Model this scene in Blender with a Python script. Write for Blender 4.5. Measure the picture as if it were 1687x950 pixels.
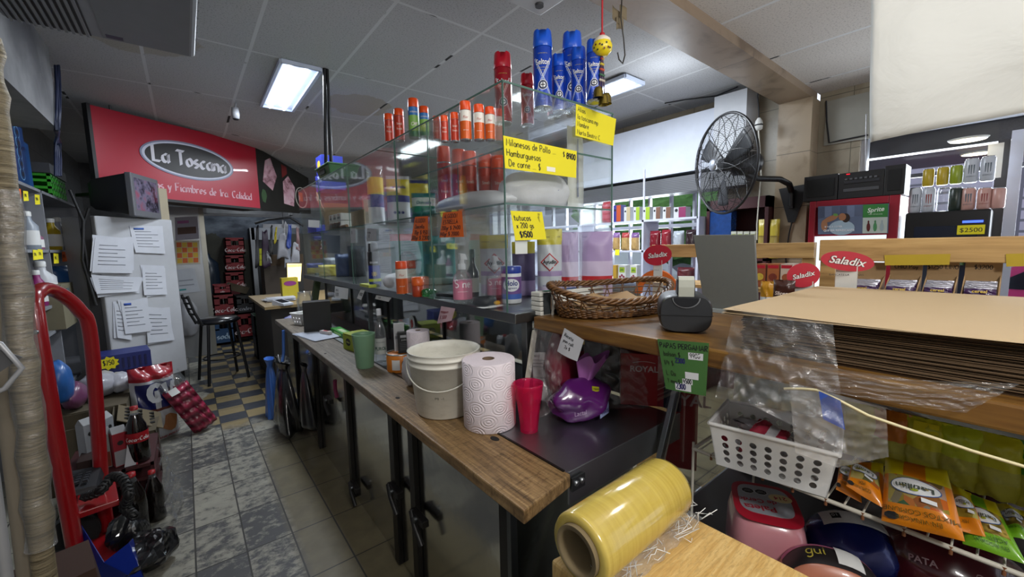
import bpy, math, random
from mathutils import Vector, Matrix, Euler
random.seed(7)
for o in list(bpy.data.objects): bpy.data.objects.remove(o)
SC = bpy.context.scene
COL = SC.collection
R = math.radians

# ------------------------------------------------------------------ camera
CAMZ, FPX = 1.55, 665.4
YAW, PIT, ROL = .67697, .10592, -.02097
_fw = Vector((math.sin(YAW)*math.cos(PIT), math.cos(YAW)*math.cos(PIT), -math.sin(PIT)))
_r0 = Vector((math.cos(YAW), -math.sin(YAW), 0)); _u0 = _r0.cross(_fw)
_r = math.cos(ROL)*_r0 + math.sin(ROL)*_u0
_u = -math.sin(ROL)*_r0 + math.cos(ROL)*_u0
cd = bpy.data.cameras.new('camera'); cam = bpy.data.objects.new('camera', cd); COL.objects.link(cam)
cam.matrix_world = Matrix(((_r.x, _u.x, -_fw.x, 0), (_r.y, _u.y, -_fw.y, 0), (_r.z, _u.z, -_fw.z, CAMZ), (0, 0, 0, 1)))
cd.sensor_fit = 'HORIZONTAL'; cd.sensor_width = 36; cd.lens = FPX/1687*36; cd.clip_start = .05
SC.camera = cam

# ------------------------------------------------------------------ light
SC.view_settings.view_transform = 'Standard'; SC.view_settings.look = 'None'
SC.view_settings.gamma = 1; SC.view_settings.use_curve_mapping = False
SC.view_settings.exposure = 0.35
wd = bpy.data.worlds.new('overcast_sky'); SC.world = wd; wd.use_nodes = True
bg = wd.node_tree.nodes['Background']; bg.inputs[0].default_value = (.80, .88, 1, 1); bg.inputs[1].default_value = 1.0
SC.cycles.transparent_max_bounces = 28
SC.cycles.max_bounces = 8
def area(name, loc, size, energy, color=(1, 1, 1), direction=(0, 0, -1)):
    l = bpy.data.lights.new(name, 'AREA'); l.shape = 'RECTANGLE'; l.size, l.size_y = size
    l.energy = energy; l.color = color
    o = bpy.data.objects.new(name, l); COL.objects.link(o); o.location = loc
    o.rotation_euler = Vector(direction).to_track_quat('-Z', 'Y').to_euler()
    return o
COOL = (.86, .93, 1)
def bulb(name, loc, energy, color=(1, 1, 1), r=.12):
    l = bpy.data.lights.new(name, 'POINT'); l.energy = energy; l.color = color; l.shadow_soft_size = r
    o = bpy.data.objects.new(name, l); COL.objects.link(o); o.location = loc; return o
area('aisle_tubes_light', (.84, 4.2, 2.955), (.26, 1.15), 42, COOL)
bulb('near_fill_light', (.30, -.80, 2.2), 54, (1, .98, .95))  # added fill behind the camera, brightens the near counter and display front
bulb('near_ceiling_lamp_light', (1.3, .1, 2.45), 12, (1, .98, .95))
area('near_aisle_tubes_light', (.25, .6, 2.74), (.3, 1.2), 5, COOL)
area('customer_tubes_light', (2.7, 2.6, 2.95), (.3, 1.2), 70, COOL)
area('customer_far_tubes_light', (2.7, 5.6, 2.95), (.3, 1.2), 60, COOL)
bulb('customer_ceiling_fill', (3.2, 1.9, 2.62), 8, COOL)  # added bare point without a lamp body, brightens the customer-side ceiling
area('back_room_tubes_light', (1.0, 8.2, 2.9), (.3, 1.0), 14, COOL)
area('window_daylight', (4.75, .2, 1.9), (1.6, 1.0), 50, (.85, .92, 1), (-1, 0, -.1))
area('window_far_daylight', (4.75, 3.4, 1.75), (1.6, .7), 30, (.85, .92, 1), (-1, 0, -.1))

# ------------------------------------------------------------------ placing
def ray(px, py): return _fw + _r*((px-843.5)/FPX) - _u*((py-475)/FPX)
def az(px, py, z):
    d = ray(px, py); return Vector((0, 0, CAMZ)) + d*((z-CAMZ)/d.z)
def ax(px, py, x):
    d = ray(px, py); return Vector((0, 0, CAMZ)) + d*(x/d.x)
def ay(px, py, y):
    d = ray(px, py); return Vector((0, 0, CAMZ)) + d*(y/d.y)
def depth(p): return _fw.dot(Vector(p)-Vector((0, 0, CAMZ)))
def ztop(p, py):                      # height z above the spot p that shows on picture row py
    lo, hi = -1, 4
    for _ in range(50):
        m = (lo+hi)/2; v = Vector((p[0], p[1], m-CAMZ)); y = 475-FPX*_u.dot(v)/_fw.dot(v)
        if y > py: lo = m
        else: hi = m
    return m

# ------------------------------------------------------------------ materials
def col(h):
    if not isinstance(h, str): return tuple(h)
    h = h.lstrip('#'); v = [int(h[i:i+2], 16)/255 for i in (0, 2, 4)]
    return tuple(x/12.92 if x <= .04045 else ((x+.055)/1.055)**2.4 for x in v)
MATS = {}
class NT:
    def __init__(s, name):
        s.m = bpy.data.materials.new(name); s.m.use_nodes = True; s.t = s.m.node_tree; s.n = s.t.nodes; s.l = s.t.links
        s.b = s.n['Principled BSDF']; s.out = s.n['Material Output']
    def node(s, typ, **k):
        n = s.n.new(typ)
        for a, v in k.items():
            if a == 'ins':
                for i, x in v.items(): s.set(n.inputs[i], x)
            else: setattr(n, a, v)
        return n
    def set(s, sock, x):
        if isinstance(x, bpy.types.NodeSocket): s.l.new(x, sock)
        elif isinstance(x, bpy.types.Node): s.l.new(x.outputs[0], sock)
        elif isinstance(x, (tuple, list)) and len(x) == 3 and sock.type == 'RGBA': sock.default_value = (*x, 1)
        else: sock.default_value = x
    def coord(s, scale=(1, 1, 1), loc=(0, 0, 0), rot=(0, 0, 0)):
        t = s.node('ShaderNodeTexCoord'); m = s.node('ShaderNodeMapping')
        m.inputs[1].default_value = loc; m.inputs[2].default_value = rot; m.inputs[3].default_value = scale
        s.l.new(t.outputs['Object'], m.inputs[0]); return m.outputs[0]
    def noise(s, vec, scale=5, detail=4, rough=.55, dist=0):
        n = s.node('ShaderNodeTexNoise'); s.l.new(vec, n.inputs['Vector'])
        n.inputs['Scale'].default_value = scale; n.inputs['Detail'].default_value = detail; n.inputs['Roughness'].default_value = rough
        n.inputs['Distortion'].default_value = dist; return n.outputs['Fac']
    def ramp(s, fac, stops):
        r = s.node('ShaderNodeValToRGB'); s.set(r.inputs[0], fac); e = r.color_ramp.elements
        while len(e) < len(stops): e.new(.5)
        for x, (p, c) in zip(e, stops):
            x.position = p; x.color = (*col(c), 1) if not isinstance(c, (int, float)) else (c, c, c, 1)
        return r.outputs[0]
    def mix(s, fac, a, b, mode='MIX'):
        m = s.node('ShaderNodeMix', data_type='RGBA', blend_type=mode)
        s.set(m.inputs[0], fac); s.set(m.inputs[6], a); s.set(m.inputs[7], b); return m.outputs[2]
    def math(s, op, a, b=0.0):
        m = s.node('ShaderNodeMath', operation=op); s.set(m.inputs[0], a); s.set(m.inputs[1], b); return m.outputs[0]
    def bump(s, h, strength=.3, dist=.01):
        b = s.node('ShaderNodeBump'); b.inputs['Strength'].default_value = strength; b.inputs['Distance'].default_value = dist
        s.set(b.inputs['Height'], h); s.l.new(b.outputs[0], s.b.inputs['Normal']); return b
    def base(s, c): s.set(s.b.inputs['Base Color'], c)
    def rough(s, r): s.set(s.b.inputs['Roughness'], r)
def M(c, rough=.5, metal=0, var=.08, scale=12, bump=0, bscale=60, alpha=1, emit=0, trans=0, spec=.5, name=None, coat=0):
    """plain material with a little procedural unevenness"""
    key = ('M', str(c), rough, metal, var, scale, bump, bscale, alpha, emit, trans, spec, coat)
    if key in MATS: return MATS[key]
    k = NT(name or 'paint'); cc = col(c)
    v = k.coord()
    n = k.noise(v, scale)
    k.base(k.mix(n, tuple(x*(1-var) for x in cc), tuple(min(1, x*(1+var)) for x in cc)))
    k.rough(rough); k.b.inputs['Metallic'].default_value = metal
    k.b.inputs['Specular IOR Level'].default_value = spec
    k.b.inputs['Coat Weight'].default_value = coat
    if bump: k.bump(k.noise(v, bscale), bump, .004)
    if alpha < 1: k.b.inputs['Alpha'].default_value = alpha
    if trans: k.b.inputs['Transmission Weight'].default_value = trans
    if emit:
        k.b.inputs['Emission Color'].default_value = (*cc, 1); k.b.inputs['Emission Strength'].default_value = emit
    MATS[key] = k.m; return k.m
def see_through(name, tint=(.95, .98, .97), gloss=.06, rough=.03, haze=0, hazecol=(.8, .85, .9), wrinkle=0, wscale=14):
    """thin clear sheet: light passes, a fresnel share mirrors, a little haze scatters"""
    if name in MATS: return MATS[name]
    k = NT(name); k.n.remove(k.b)
    tr = k.node('ShaderNodeBsdfTransparent', ins={0: tint}); gl = k.node('ShaderNodeBsdfGlossy', ins={0: (1, 1, 1), 1: rough})
    fr = k.node('ShaderNodeLayerWeight', ins={0: .25})
    fac = k.math('ADD', k.math('MULTIPLY', k.math('POWER', fr.outputs['Fresnel'], 1.5), .4), gloss)
    if wrinkle:
        v = k.coord(); h = k.noise(v, wscale, 6, .6, .6)
        b = k.node('ShaderNodeBump', ins={0: wrinkle, 1: .02}); k.set(b.inputs['Height'], h)
        k.l.new(b.outputs[0], gl.inputs['Normal'])
    m = k.node('ShaderNodeMixShader'); k.set(m.inputs[0], fac); k.l.new(tr.outputs[0], m.inputs[1]); k.l.new(gl.outputs[0], m.inputs[2])
    last = m
    if haze:
        df = k.node('ShaderNodeBsdfDiffuse', ins={0: hazecol}); m2 = k.node('ShaderNodeMixShader', ins={0: haze})
        k.l.new(m.outputs[0], m2.inputs[1]); k.l.new(df.outputs[0], m2.inputs[2]); last = m2
    k.l.new(last.outputs[0], k.out.inputs[0])
    MATS[name] = k.m; return k.m
GLASS = see_through('shop_glass', (.985, .995, .99), .004, .03)
EDGE = M('#4f6b62', .2, name='glass_edge')
FILM = see_through('clear_film', (.97, .97, .97), .10, .12, .05, (.8, .8, .8), .5, 30)
FILMH = see_through('hazy_film', (.93, .93, .93), .08, .2, .20, (.86, .87, .9), .8, 16)
CLEARP = see_through('clear_plastic', (.94, .95, .95), .05, .06, .05)

# ------------------------------------------------------------------ mesh building
class B:
    """collects geometry in local coordinates, then becomes ONE mesh object"""
    def __init__(s, *mats):
        s.v = []; s.f = []; s.mi = []; s.sm = []; s.mats = list(mats) or [M('#888888')]; s.M = Matrix.Identity(4)
    def slot(s, m):
        if m is None: return 0
        if isinstance(m, int): return m
        if m not in s.mats: s.mats.append(m)
        return s.mats.index(m)
    def add(s, vs, fs, m=None, smooth=False):
        k = len(s.v); s.v += [s.M @ Vector(p) for p in vs]; i = s.slot(m)
        for f in fs: s.f.append([a+k for a in f]); s.mi.append(i); s.sm.append(smooth)
        return s
    def box(s, c, d, m=None, rz=0, mat=None):
        T = (mat or Matrix.Identity(4)) @ Matrix.Translation(c) @ Matrix.Rotation(rz, 4, 'Z'); x, y, z = d[0]/2, d[1]/2, d[2]/2
        vs = [T @ Vector((a*x, b*y, e*z)) for a in (-1, 1) for b in (-1, 1) for e in (-1, 1)]
        return s.add(vs, [(0, 1, 3, 2), (4, 6, 7, 5), (0, 4, 5, 1), (2, 3, 7, 6), (0, 2, 6, 4), (1, 5, 7, 3)], m)
    def bx(s, a, b, m=None):              # box from corner to corner
        return s.box([(p+q)/2 for p, q in zip(a, b)], [abs(q-p) for p, q in zip(a, b)], m)
    def hexa(s, lo, hi, m=None):          # two quads (4 points each) joined
        return s.add(list(lo)+list(hi), [(3, 2, 1, 0), (4, 5, 6, 7), (0, 1, 5, 4), (1, 2, 6, 5), (2, 3, 7, 6), (3, 0, 4, 7)], m)
    def lathe(s, prof, c=(0, 0, 0), n=24, m=None, axis=None, cap=True, smooth=True, sx=1, sy=1):
        T = Matrix.Translation(c) @ (Vector((0, 0, 1)).rotation_difference(Vector(axis)).to_matrix().to_4x4() if axis else Matrix.Identity(4))
        vs = []; fs = []
        for r, z in prof:
            for i in range(n):
                a = 2*math.pi*i/n; vs.append(T @ Vector((r*sx*math.cos(a), r*sy*math.sin(a), z)))
        for j in range(len(prof)-1):
            for i in range(n):
                k = (i+1) % n; fs.append((j*n+i, j*n+k, (j+1)*n+k, (j+1)*n+i))
        s.add(vs, fs, m, smooth)
        if cap:
            if prof[0][0] > 1e-5: s.add(vs[:n], [tuple(range(n))[::-1]], m)
            if prof[-1][0] > 1e-5: s.add(vs[-n:], [tuple(range(n))], m)
        return s
    def cyl(s, a, b, r, r2=None, n=12, m=None, smooth=True):
        a, b = Vector(a), Vector(b); d = b-a
        return s.lathe([(r, 0), (r2 if r2 is not None else r, d.length)], a, n, m, d, True, smooth)
    def tube(s, pts, r, n=8, m=None, closed=False, rs=None):
        pts = [Vector(p) for p in pts]; N = len(pts); vs = []; fs = []; up = None
        for i, p in enumerate(pts):
            t = (pts[(i+1) % N]-pts[i-1]) if closed else (pts[min(i+1, N-1)]-pts[max(i-1, 0)])
            if t.length < 1e-9: t = Vector((0, 0, 1))
            t.normalize()
            if up is None: up = Vector((0, 0, 1)) if abs(t.z) < .9 else Vector((1, 0, 0))
            x = up.cross(t)
            if x.length < 1e-6: x = Vector((1, 0, 0)).cross(t)
            x.normalize(); y = t.cross(x); up = y.copy()
            if not closed: pass
            q = rs[i] if rs else r
            for j in range(n):
                a = 2*math.pi*j/n; vs.append(p + x*q*math.cos(a) + y*q*math.sin(a))
        for i in range(N if closed else N-1):
            for j in range(n):
                k = (j+1) % n; i2 = (i+1) % N; fs.append((i*n+j, i*n+k, i2*n+k, i2*n+j))
        s.add(vs, fs, m, True)
        if not closed: s.add(vs[:n], [tuple(range(n))[::-1]], m); s.add(vs[-n:], [tuple(range(n))], m)
        return s
    def prism(s, pts, h, mat=None, m=None, m2=None):   # flat outline (x,y) raised along z by h
        T = mat or Matrix.Identity(4); n = len(pts)
        vs = [T @ Vector((x, y, 0)) for x, y in pts] + [T @ Vector((x, y, h)) for x, y in pts]
        s.add(vs, [tuple(range(n))[::-1]], m); s.add(vs, [tuple(range(n, 2*n))], m2 if m2 is not None else m)
        return s.add(vs, [(i, (i+1) % n, n+(i+1) % n, n+i) for i in range(n)], m)
    def grid(s, fn, nu, nv, m=None, smooth=True, wrap=False):
        vs = [fn(i/(nu if wrap else nu-1 or 1), j/(nv-1)) for j in range(nv) for i in range(nu)]
        fs = [(j*nu+i, j*nu+(i+1) % nu, (j+1)*nu+(i+1) % nu, (j+1)*nu+i) for j in range(nv-1) for i in range(nu if wrap else nu-1)]
        return s.add(vs, fs, m, smooth)
    def quad(s, a, b, c, d, m=None): return s.add([a, b, c, d], [(0, 1, 2, 3)], m)
    def sheet(s, a, b, c, d, th, m=None):  # thin plate a b c d with thickness
        a, b, c, d = map(Vector, (a, b, c, d)); n = (b-a).cross(d-a).normalized()*th
        return s.hexa([a-n/2, b-n/2, c-n/2, d-n/2], [a+n/2, b+n/2, c+n/2, d+n/2], m)
    def text(s, txt, size, T, m, align='c', fn=None, sx=1, shear=0, bold=0):
        """printed letters: T places the (x right, y up) plane; fn bends it"""
        vs, fs, w = font_mesh(txt, bold)
        dx = {'c': -w/2, 'l': 0, 'r': -w}[align]
        out = []
        for x, y in vs:
            x2, y2 = ((x+dx)*sx + y*shear)*size, y*size
            out.append(T @ (fn(x2, y2) if fn else Vector((x2, y2, 0))))
        return s.add(out, fs, m)
    def hand(s, txt, size, T, m, w=.09, align='l', nib=None, fn=None, sp=.18, wob=.03):
        """hand-written letters from pen strokes"""
        sts, W = pen_text(txt, sp, wob)
        dx = {'c': -W/2, 'l': 0, 'r': -W}[align]
        for st in sts:
            P = [Vector(((x+dx)*size, y*size)) for x, y in st]
            if len(P) < 2: continue
            L = []; Rr = []
            for i, p in enumerate(P):
                t = P[min(i+1, len(P)-1)]-P[max(i-1, 0)]
                if t.length < 1e-9: t = Vector((1, 0))
                t.normalize()
                if nib is None: q = Vector((-t.y, t.x))*w*size/2
                else:
                    q = Vector((math.cos(nib), math.sin(nib)))*w*size/2
                    k = Vector((-t.y, t.x))
                    if q.dot(k) < 0: q = -q
                    q = q + k*w*size*.12
                L.append(p+q); Rr.append(p-q)
            f = fn or (lambda a, b: Vector((a, b, 0)))
            n = len(P); s.add([T @ f(p.x, p.y) for p in L+Rr], [(i+n, i+1+n, i+1, i) for i in range(n-1)], m)
        return s
    def obj(s, name, parent=None, bevel=0, smooth_angle=None, loc=None):
        me = bpy.data.meshes.new(name); me.from_pydata([tuple(v) for v in s.v], [], s.f)
        for m in s.mats: me.materials.append(m)
        me.polygons.foreach_set('material_index', s.mi); me.polygons.foreach_set('use_smooth', s.sm); me.update()
        o = bpy.data.objects.new(name, me); COL.objects.link(o)
        if parent is not None: o.parent = parent
        if loc is not None: o.location = loc
        if bevel:
            b = o.modifiers.new('soft_edges', 'BEVEL'); b.width = bevel; b.segments = 2; b.limit_method = 'ANGLE'; b.angle_limit = R(40)
        return o
_FC = {}
def font_mesh(txt, bold=0):
    k = (txt, bold)
    if k not in _FC:
        c = bpy.data.curves.new('t', 'FONT'); c.body = txt; c.size = 1; c.resolution_u = 3; c.offset = bold
        o = bpy.data.objects.new('t', c); me = o.to_mesh()
        vs = [(v.co.x, v.co.y) for v in me.vertices]; fs = [tuple(p.vertices) for p in me.polygons]
        w = max((x for x, y in vs), default=0)
        o.to_mesh_clear(); bpy.data.objects.remove(o); bpy.data.curves.remove(c)
        _FC[k] = (vs, fs, w)
    return _FC[k]
# pen strokes: cell height 1 for capitals; x-height .6; each glyph: width ; strokes of points
def _arc(cx, cy, rx, ry, a0, a1, n=9): return [(cx+rx*math.cos(R(a0+(a1-a0)*i/(n-1))), cy+ry*math.sin(R(a0+(a1-a0)*i/(n-1)))) for i in range(n)]
def _o(cx, cy, rx, ry): return _arc(cx, cy, rx, ry, 90, 450, 13)
G = {
 'A': (.6, [(0, 0), (.3, 1), (.6, 0)], [(.1, .35), (.5, .35)]), 'B': (.5, [(0, 0), (0, 1)], [(0, 1)]+_arc(.2, .76, .25, .24, 90, -90)+_arc(.22, .27, .3, .27, 90, -90)+[(0, 0)]),
 'C': (.55, _arc(.32, .5, .3, .5, 50, 310)), 'D': (.55, [(0, 0), (0, 1)], [(0, 1)]+_arc(.15, .5, .4, .5, 90, -90)+[(0, 0)]),
 'E': (.45, [(.45, 1), (0, 1), (0, 0), (.45, 0)], [(0, .5), (.35, .5)]), 'F': (.45, [(.45, 1), (0, 1), (0, 0)], [(0, .5), (.35, .5)]),
 'G': (.6, _arc(.32, .5, .3, .5, 50, 340)+[(.6, .45), (.35, .45)]), 'H': (.55, [(0, 0), (0, 1)], [(.55, 0), (.55, 1)], [(0, .5), (.55, .5)]),
 'I': (.1, [(.05, 0), (.05, 1)]), 'L': (.45, [(0, 1), (0, 0), (.45, 0)]), 'M': (.7, [(0, 0), (.08, 1), (.35, .3), (.62, 1), (.7, 0)]),
 'N': (.55, [(0, 0), (0, 1), (.55, 0), (.55, 1)]), 'O': (.6, _o(.3, .5, .3, .5)), 'P': (.5, [(0, 0), (0, 1)]+_arc(.2, .73, .28, .27, 90, -90)+[(0, .46)]),
 'Q': (.6, _o(.3, .5, .3, .5), [(.35, .2), (.65, -.1)]), 'R': (.52, [(0, 0), (0, 1)]+_arc(.2, .75, .28, .25, 90, -90)+[(.05, .5), (.52, 0)]),
 'S': (.5, _arc(.26, .75, .24, .25, 40, 270)+_arc(.26, .25, .25, .25, 90, -140)), 'T': (.55, [(0, 1), (.55, 1)], [(.28, 1), (.28, 0)]),
 'U': (.55, [(0, 1), (0, .3)]+_arc(.27, .27, .27, .27, 180, 360)+[(.55, 1)]), 'V': (.55, [(0, 1), (.27, 0), (.55, 1)]), 'X': (.5, [(0, 1), (.5, 0)], [(0, 0), (.5, 1)]),
 'Y': (.5, [(0, 1), (.25, .5), (.5, 1)], [(.25, .5), (.25, 0)]), 'Z': (.5, [(0, 1), (.5, 1), (0, 0), (.5, 0)]), 'K': (.5, [(0, 0), (0, 1)], [(.5, 1), (0, .45), (.5, 0)]),
 'J': (.4, [(.4, 1), (.4, .2)]+_arc(.2, .2, .2, .2, 0, -150)), 'W': (.7, [(0, 1), (.17, 0), (.35, .7), (.53, 0), (.7, 1)]),
 'a': (.42, _arc(.2, .28, .2, .28, 60, 360)+[(.4, .55), (.4, .05), (.45, 0)]), 'b': (.4, [(0, 1), (0, 0)], _arc(.18, .28, .2, .28, 160, -160)),
 'c': (.38, _arc(.22, .28, .2, .28, 50, 310)), 'd': (.42, _arc(.2, .28, .2, .28, 60, 360), [(.4, 1), (.4, .03), (.46, 0)]),
 'e': (.4, [(.02, .3), (.38, .34)]+_arc(.2, .3, .19, .28, 15, 315)), 'f': (.32, _arc(.25, .8, .13, .2, 40, 180)+[(.12, 0)], [(0, .55), (.3, .55)]),
 'g': (.42, _arc(.2, .28, .2, .28, 60, 360)+[(.4, .55), (.4, -.15)]+_arc(.2, -.18, .2, .2, 0, -150)), 'h': (.4, [(0, 1), (0, 0)], [(0, .3)]+_arc(.2, .35, .18, .22, 150, 0)+[(.38, 0)]),
 'i': (.12, [(.05, .56), (.05, .06), (.12, 0)], [(.05, .74), (.06, .8)]), 'l': (.14, [(.04, 1), (.04, .08), (.13, 0)]), 'm': (.64, [(0, .56), (0, 0)], [(0, .35)]+_arc(.16, .38, .15, .18, 150, 0)+[(.31, 0)], [(.31, .35)]+_arc(.47, .38, .15, .18, 150, 0)+[(.62, .06), (.66, 0)]),
 'n': (.4, [(0, .56), (0, 0)], [(0, .32)]+_arc(.2, .36, .18, .2, 150, 0)+[(.38, .06), (.43, 0)]), 'o': (.4, _o(.2, .28, .2, .28)), 'p': (.4, [(0, .56), (0, -.35)], _arc(.18, .28, .2, .28, 160, -160)),
 'q': (.4, _arc(.2, .28, .2, .28, 60, 360), [(.4, .55), (.4, -.35)]), 'r': (.3, [(0, .56), (0, 0)], [(0, .32)]+_arc(.17, .36, .15, .2, 150, 40)),
 's': (.34, _arc(.17, .42, .15, .14, 40, 270)+_arc(.17, .14, .16, .14, 90, -140)), 't': (.32, [(.13, .85), (.13, .1), (.22, 0), (.3, .05)], [(0, .58), (.3, .58)]),
 'u': (.42, [(0, .56), (0, .2)]+_arc(.19, .2, .19, .2, 180, 350)+[(.39, .56), (.39, .05), (.45, 0)]), 'v': (.36, [(0, .56), (.18, 0), (.36, .56)]), 'x': (.36, [(0, .56), (.36, 0)], [(0, 0), (.36, .56)]),
 'y': (.38, [(0, .56), (.19, .02)], [(.38, .56), (.1, -.35)]), 'z': (.34, [(0, .56), (.34, .56), (0, 0), (.36, 0)]),
 '0': (.45, _o(.22, .5, .22, .5)), '1': (.2, [(0, .75), (.15, 1), (.15, 0)]), '2': (.45, _arc(.22, .75, .22, .25, 160, -30)+[(0, 0), (.47, 0)]),
 '3': (.42, _arc(.18, .76, .22, .24, 150, -80)+_arc(.18, .27, .25, .26, 80, -150)), '4': (.48, [(.1, 1), (0, .4), (.48, .4)], [(.34, .8), (.34, 0)]), '5': (.42, [(.42, 1), (.05, 1), (.02, .55)]+_arc(.2, .3, .22, .3, 110, -140)),
 '6': (.42, [(.35, 1), (.08, .5)]+_arc(.21, .26, .2, .26, 170, -190)), '7': (.42, [(0, 1), (.42, 1), (.12, 0)]), '8': (.42, _arc(.21, .75, .19, .24, -90, 270, 13)+_arc(.21, .26, .22, .26, 90, -270, 13)),
 '9': (.42, _arc(.2, .7, .2, .28, 0, 360)+[(.4, .7), (.3, 0)]), '$': (.45, _arc(.23, .73, .2, .22, 40, 270)+_arc(.23, .28, .21, .23, 90, -140), [(.23, 1.12), (.23, -.12)]),
 '.': (.1, [(.03, .0), (.07, .05)]), ',': (.1, [(.06, .05), (.0, -.12)]), '!': (.1, [(.05, 1), (.05, .3)], [(.05, .05), (.06, 0)]), '-': (.35, [(.03, .4), (.32, .4)]), '%': (.6, _o(.12, .8, .12, .18), _o(.46, .2, .12, .18), [(.5, 1), (.08, 0)]),
 '/': (.3, [(0, 0), (.3, 1)]), '#': (.3, [(0, .2), (.3, .25)]),
}
def pen_text(txt, sp=.18, wob=.03):
    rnd = random.Random(txt); x = 0; out = []
    for ch in txt:
        if ch == ' ': x += .42; continue
        g = G.get(ch) or G.get(ch.upper()) or G['-']
        dy = rnd.uniform(-wob, wob)
        for st in g[1:]: out.append([(x+a, b+dy) for a, b in st])
        x += g[0]+sp
    return out, max(x-sp, .01)
def frame(o, xdir, ydir):
    """matrix with x along xdir, y near ydir, z out of the face"""
    x = Vector(xdir).normalized(); z = x.cross(Vector(ydir)).normalized(); y = z.cross(x)
    return Matrix(((x.x, y.x, z.x, o[0]), (x.y, y.y, z.y, o[1]), (x.z, y.z, z.z, o[2]), (0, 0, 0, 1)))

# ------------------------------------------------------------------ naming
def tag(o, label=None, cat=None, group=None, kind=None):
    if label: o['label'] = label
    if cat: o['category'] = cat
    if group: o['group'] = group
    if kind: o['kind'] = kind
    return o
def thing(name, label, cat, loc=(0, 0, 0), rz=0, group=None, rot=None):
    o = bpy.data.objects.new(name, None); o.empty_display_size = .05; COL.objects.link(o); o.location = loc
    o.rotation_euler = rot if rot else (0, 0, rz)
    return tag(o, label, cat, group)
def struct(o): o['kind'] = 'structure'; return o
def dup(root, loc, rz=None, label=None, group=None, scale=None):
    r = root.copy(); COL.objects.link(r); r.location = loc
    if rz is not None: r.rotation_euler = (0, 0, rz)
    if scale: r.scale = scale if not isinstance(scale, (int, float)) else (scale,)*3
    if label: r['label'] = label
    if group: r['group'] = group
    for ch in list(root.children):
        c = ch.copy(); COL.objects.link(c); c.parent = r
        for g in list(ch.children):
            d = g.copy(); COL.objects.link(d); d.parent = c
    return r
ORD = ['first', 'second', 'third', 'fourth', 'fifth', 'sixth', 'seventh', 'eighth', 'ninth', 'tenth', 'eleventh', 'twelfth']

# ================================================================== THE ROOM
# floor: worn checker of navy and ochre tiles under a white wash
k = NT('worn_tiles'); v = k.coord()
T = .21
ck = k.node('ShaderNodeTexChecker'); k.l.new(k.coord((1/T, 1/T, 1), (-.125/T, 0, .5)), ck.inputs[0]); ck.inputs['Scale'].default_value = 1
k.set(ck.inputs[1], col('#23272f')); k.set(ck.inputs[2], col('#776846'))
sp = k.node('ShaderNodeSeparateXYZ'); k.l.new(v, sp.inputs[0])
big = k.noise(v, 1.6, 5, .6, .8); fine = k.noise(k.coord((2.5, 4, 1)), 3.5, 7, .7, .4)
wash = k.mix(fine, col('#6f6c62'), col('#aaa798'))
ochre = k.mix(k.noise(v, 9), col('#4c4634'), col('#736a50'))
# bare checker shows along the walkway far in; white wash near; ochre tiles by the counter
bare = k.math('MULTIPLY', k.node('ShaderNodeMapRange', ins={0: sp.outputs['Y'], 1: 3.6, 2: 5.2}).outputs[0],
              k.node('ShaderNodeMapRange', ins={0: k.math('ADD', sp.outputs['X'], k.math('MULTIPLY', big, .35)), 1: .16, 2: .30}).outputs[0])
spots = k.ramp(k.math('ADD', k.math('MULTIPLY', fine, .65), k.math('MULTIPLY', big, .35)), [(.49, 0), (.56, 1)])
bare = k.math('MAXIMUM', k.ramp(k.math('ADD', k.math('MULTIPLY', bare, .6), k.math('MULTIPLY', big, .5)), [(.47, 0), (.55, 1)]), k.math('MULTIPLY', k.math('SUBTRACT', 1.0, spots), 0.0))
rb = k.node('ShaderNodeTexBrick', offset=0, ins={1: (0, 0, 0), 2: (1, 1, 1), 3: (.5, .5, .5), 'Scale': 1, 'Mortar Size': .0, 'Brick Width': T, 'Row Height': T*1.9}); k.l.new(k.coord((1, 1, 1), (-.125, 0, 0)), rb.inputs[0])
wear = k.ramp(k.math('ADD', k.noise(k.coord((3.2, 4.0, 1)), 4.2, 10, .72, .2), k.math('MULTIPLY', k.math('SUBTRACT', rb.outputs[0], .5), .22)), [(.42, 0), (.56, .92)])
dirt = k.math('MULTIPLY', wear, k.node('ShaderNodeMapRange', ins={0: k.math('ABSOLUTE', k.math('SUBTRACT', sp.outputs['X'], .12)), 1: .62, 2: .22}).outputs[0])
c1 = k.mix(dirt, wash, k.mix(fine, col('#1f2126'), col('#45464a')))
byc = k.node('ShaderNodeMapRange', ins={0: sp.outputs['X'], 1: .30, 2: .37}).outputs[0]
near = k.node('ShaderNodeMapRange', ins={0: sp.outputs['Y'], 1: 4.0, 2: 3.4}).outputs[0]
c1 = k.mix(k.math('MULTIPLY', byc, near), c1, ochre)
c2 = k.mix(bare, c1, ck.outputs[0])
br = k.node('ShaderNodeTexBrick', offset=0, ins={1: (1, 1, 1), 2: (1, 1, 1), 3: (0, 0, 0), 'Scale': 1, 'Mortar Size': .004, 'Mortar Smooth': .1, 'Brick Width': T, 'Row Height': T*1.9})
k.l.new(k.coord((1, 1, 1), (-.125, 0, 0)), br.inputs[0])
k.base(k.mix(br.outputs['Fac'], c2, col('#26241f')))
k.rough(k.math('ADD', .38, k.math('MULTIPLY', fine, .3))); k.bump(k.math('SUBTRACT', fine, k.math('MULTIPLY', br.outputs['Fac'], .8)), .15, .004)
struct(B(k.m).bx((-1.2, -2.2, -.05), (4.5, 9.4, 0)).obj('floor'))

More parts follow.
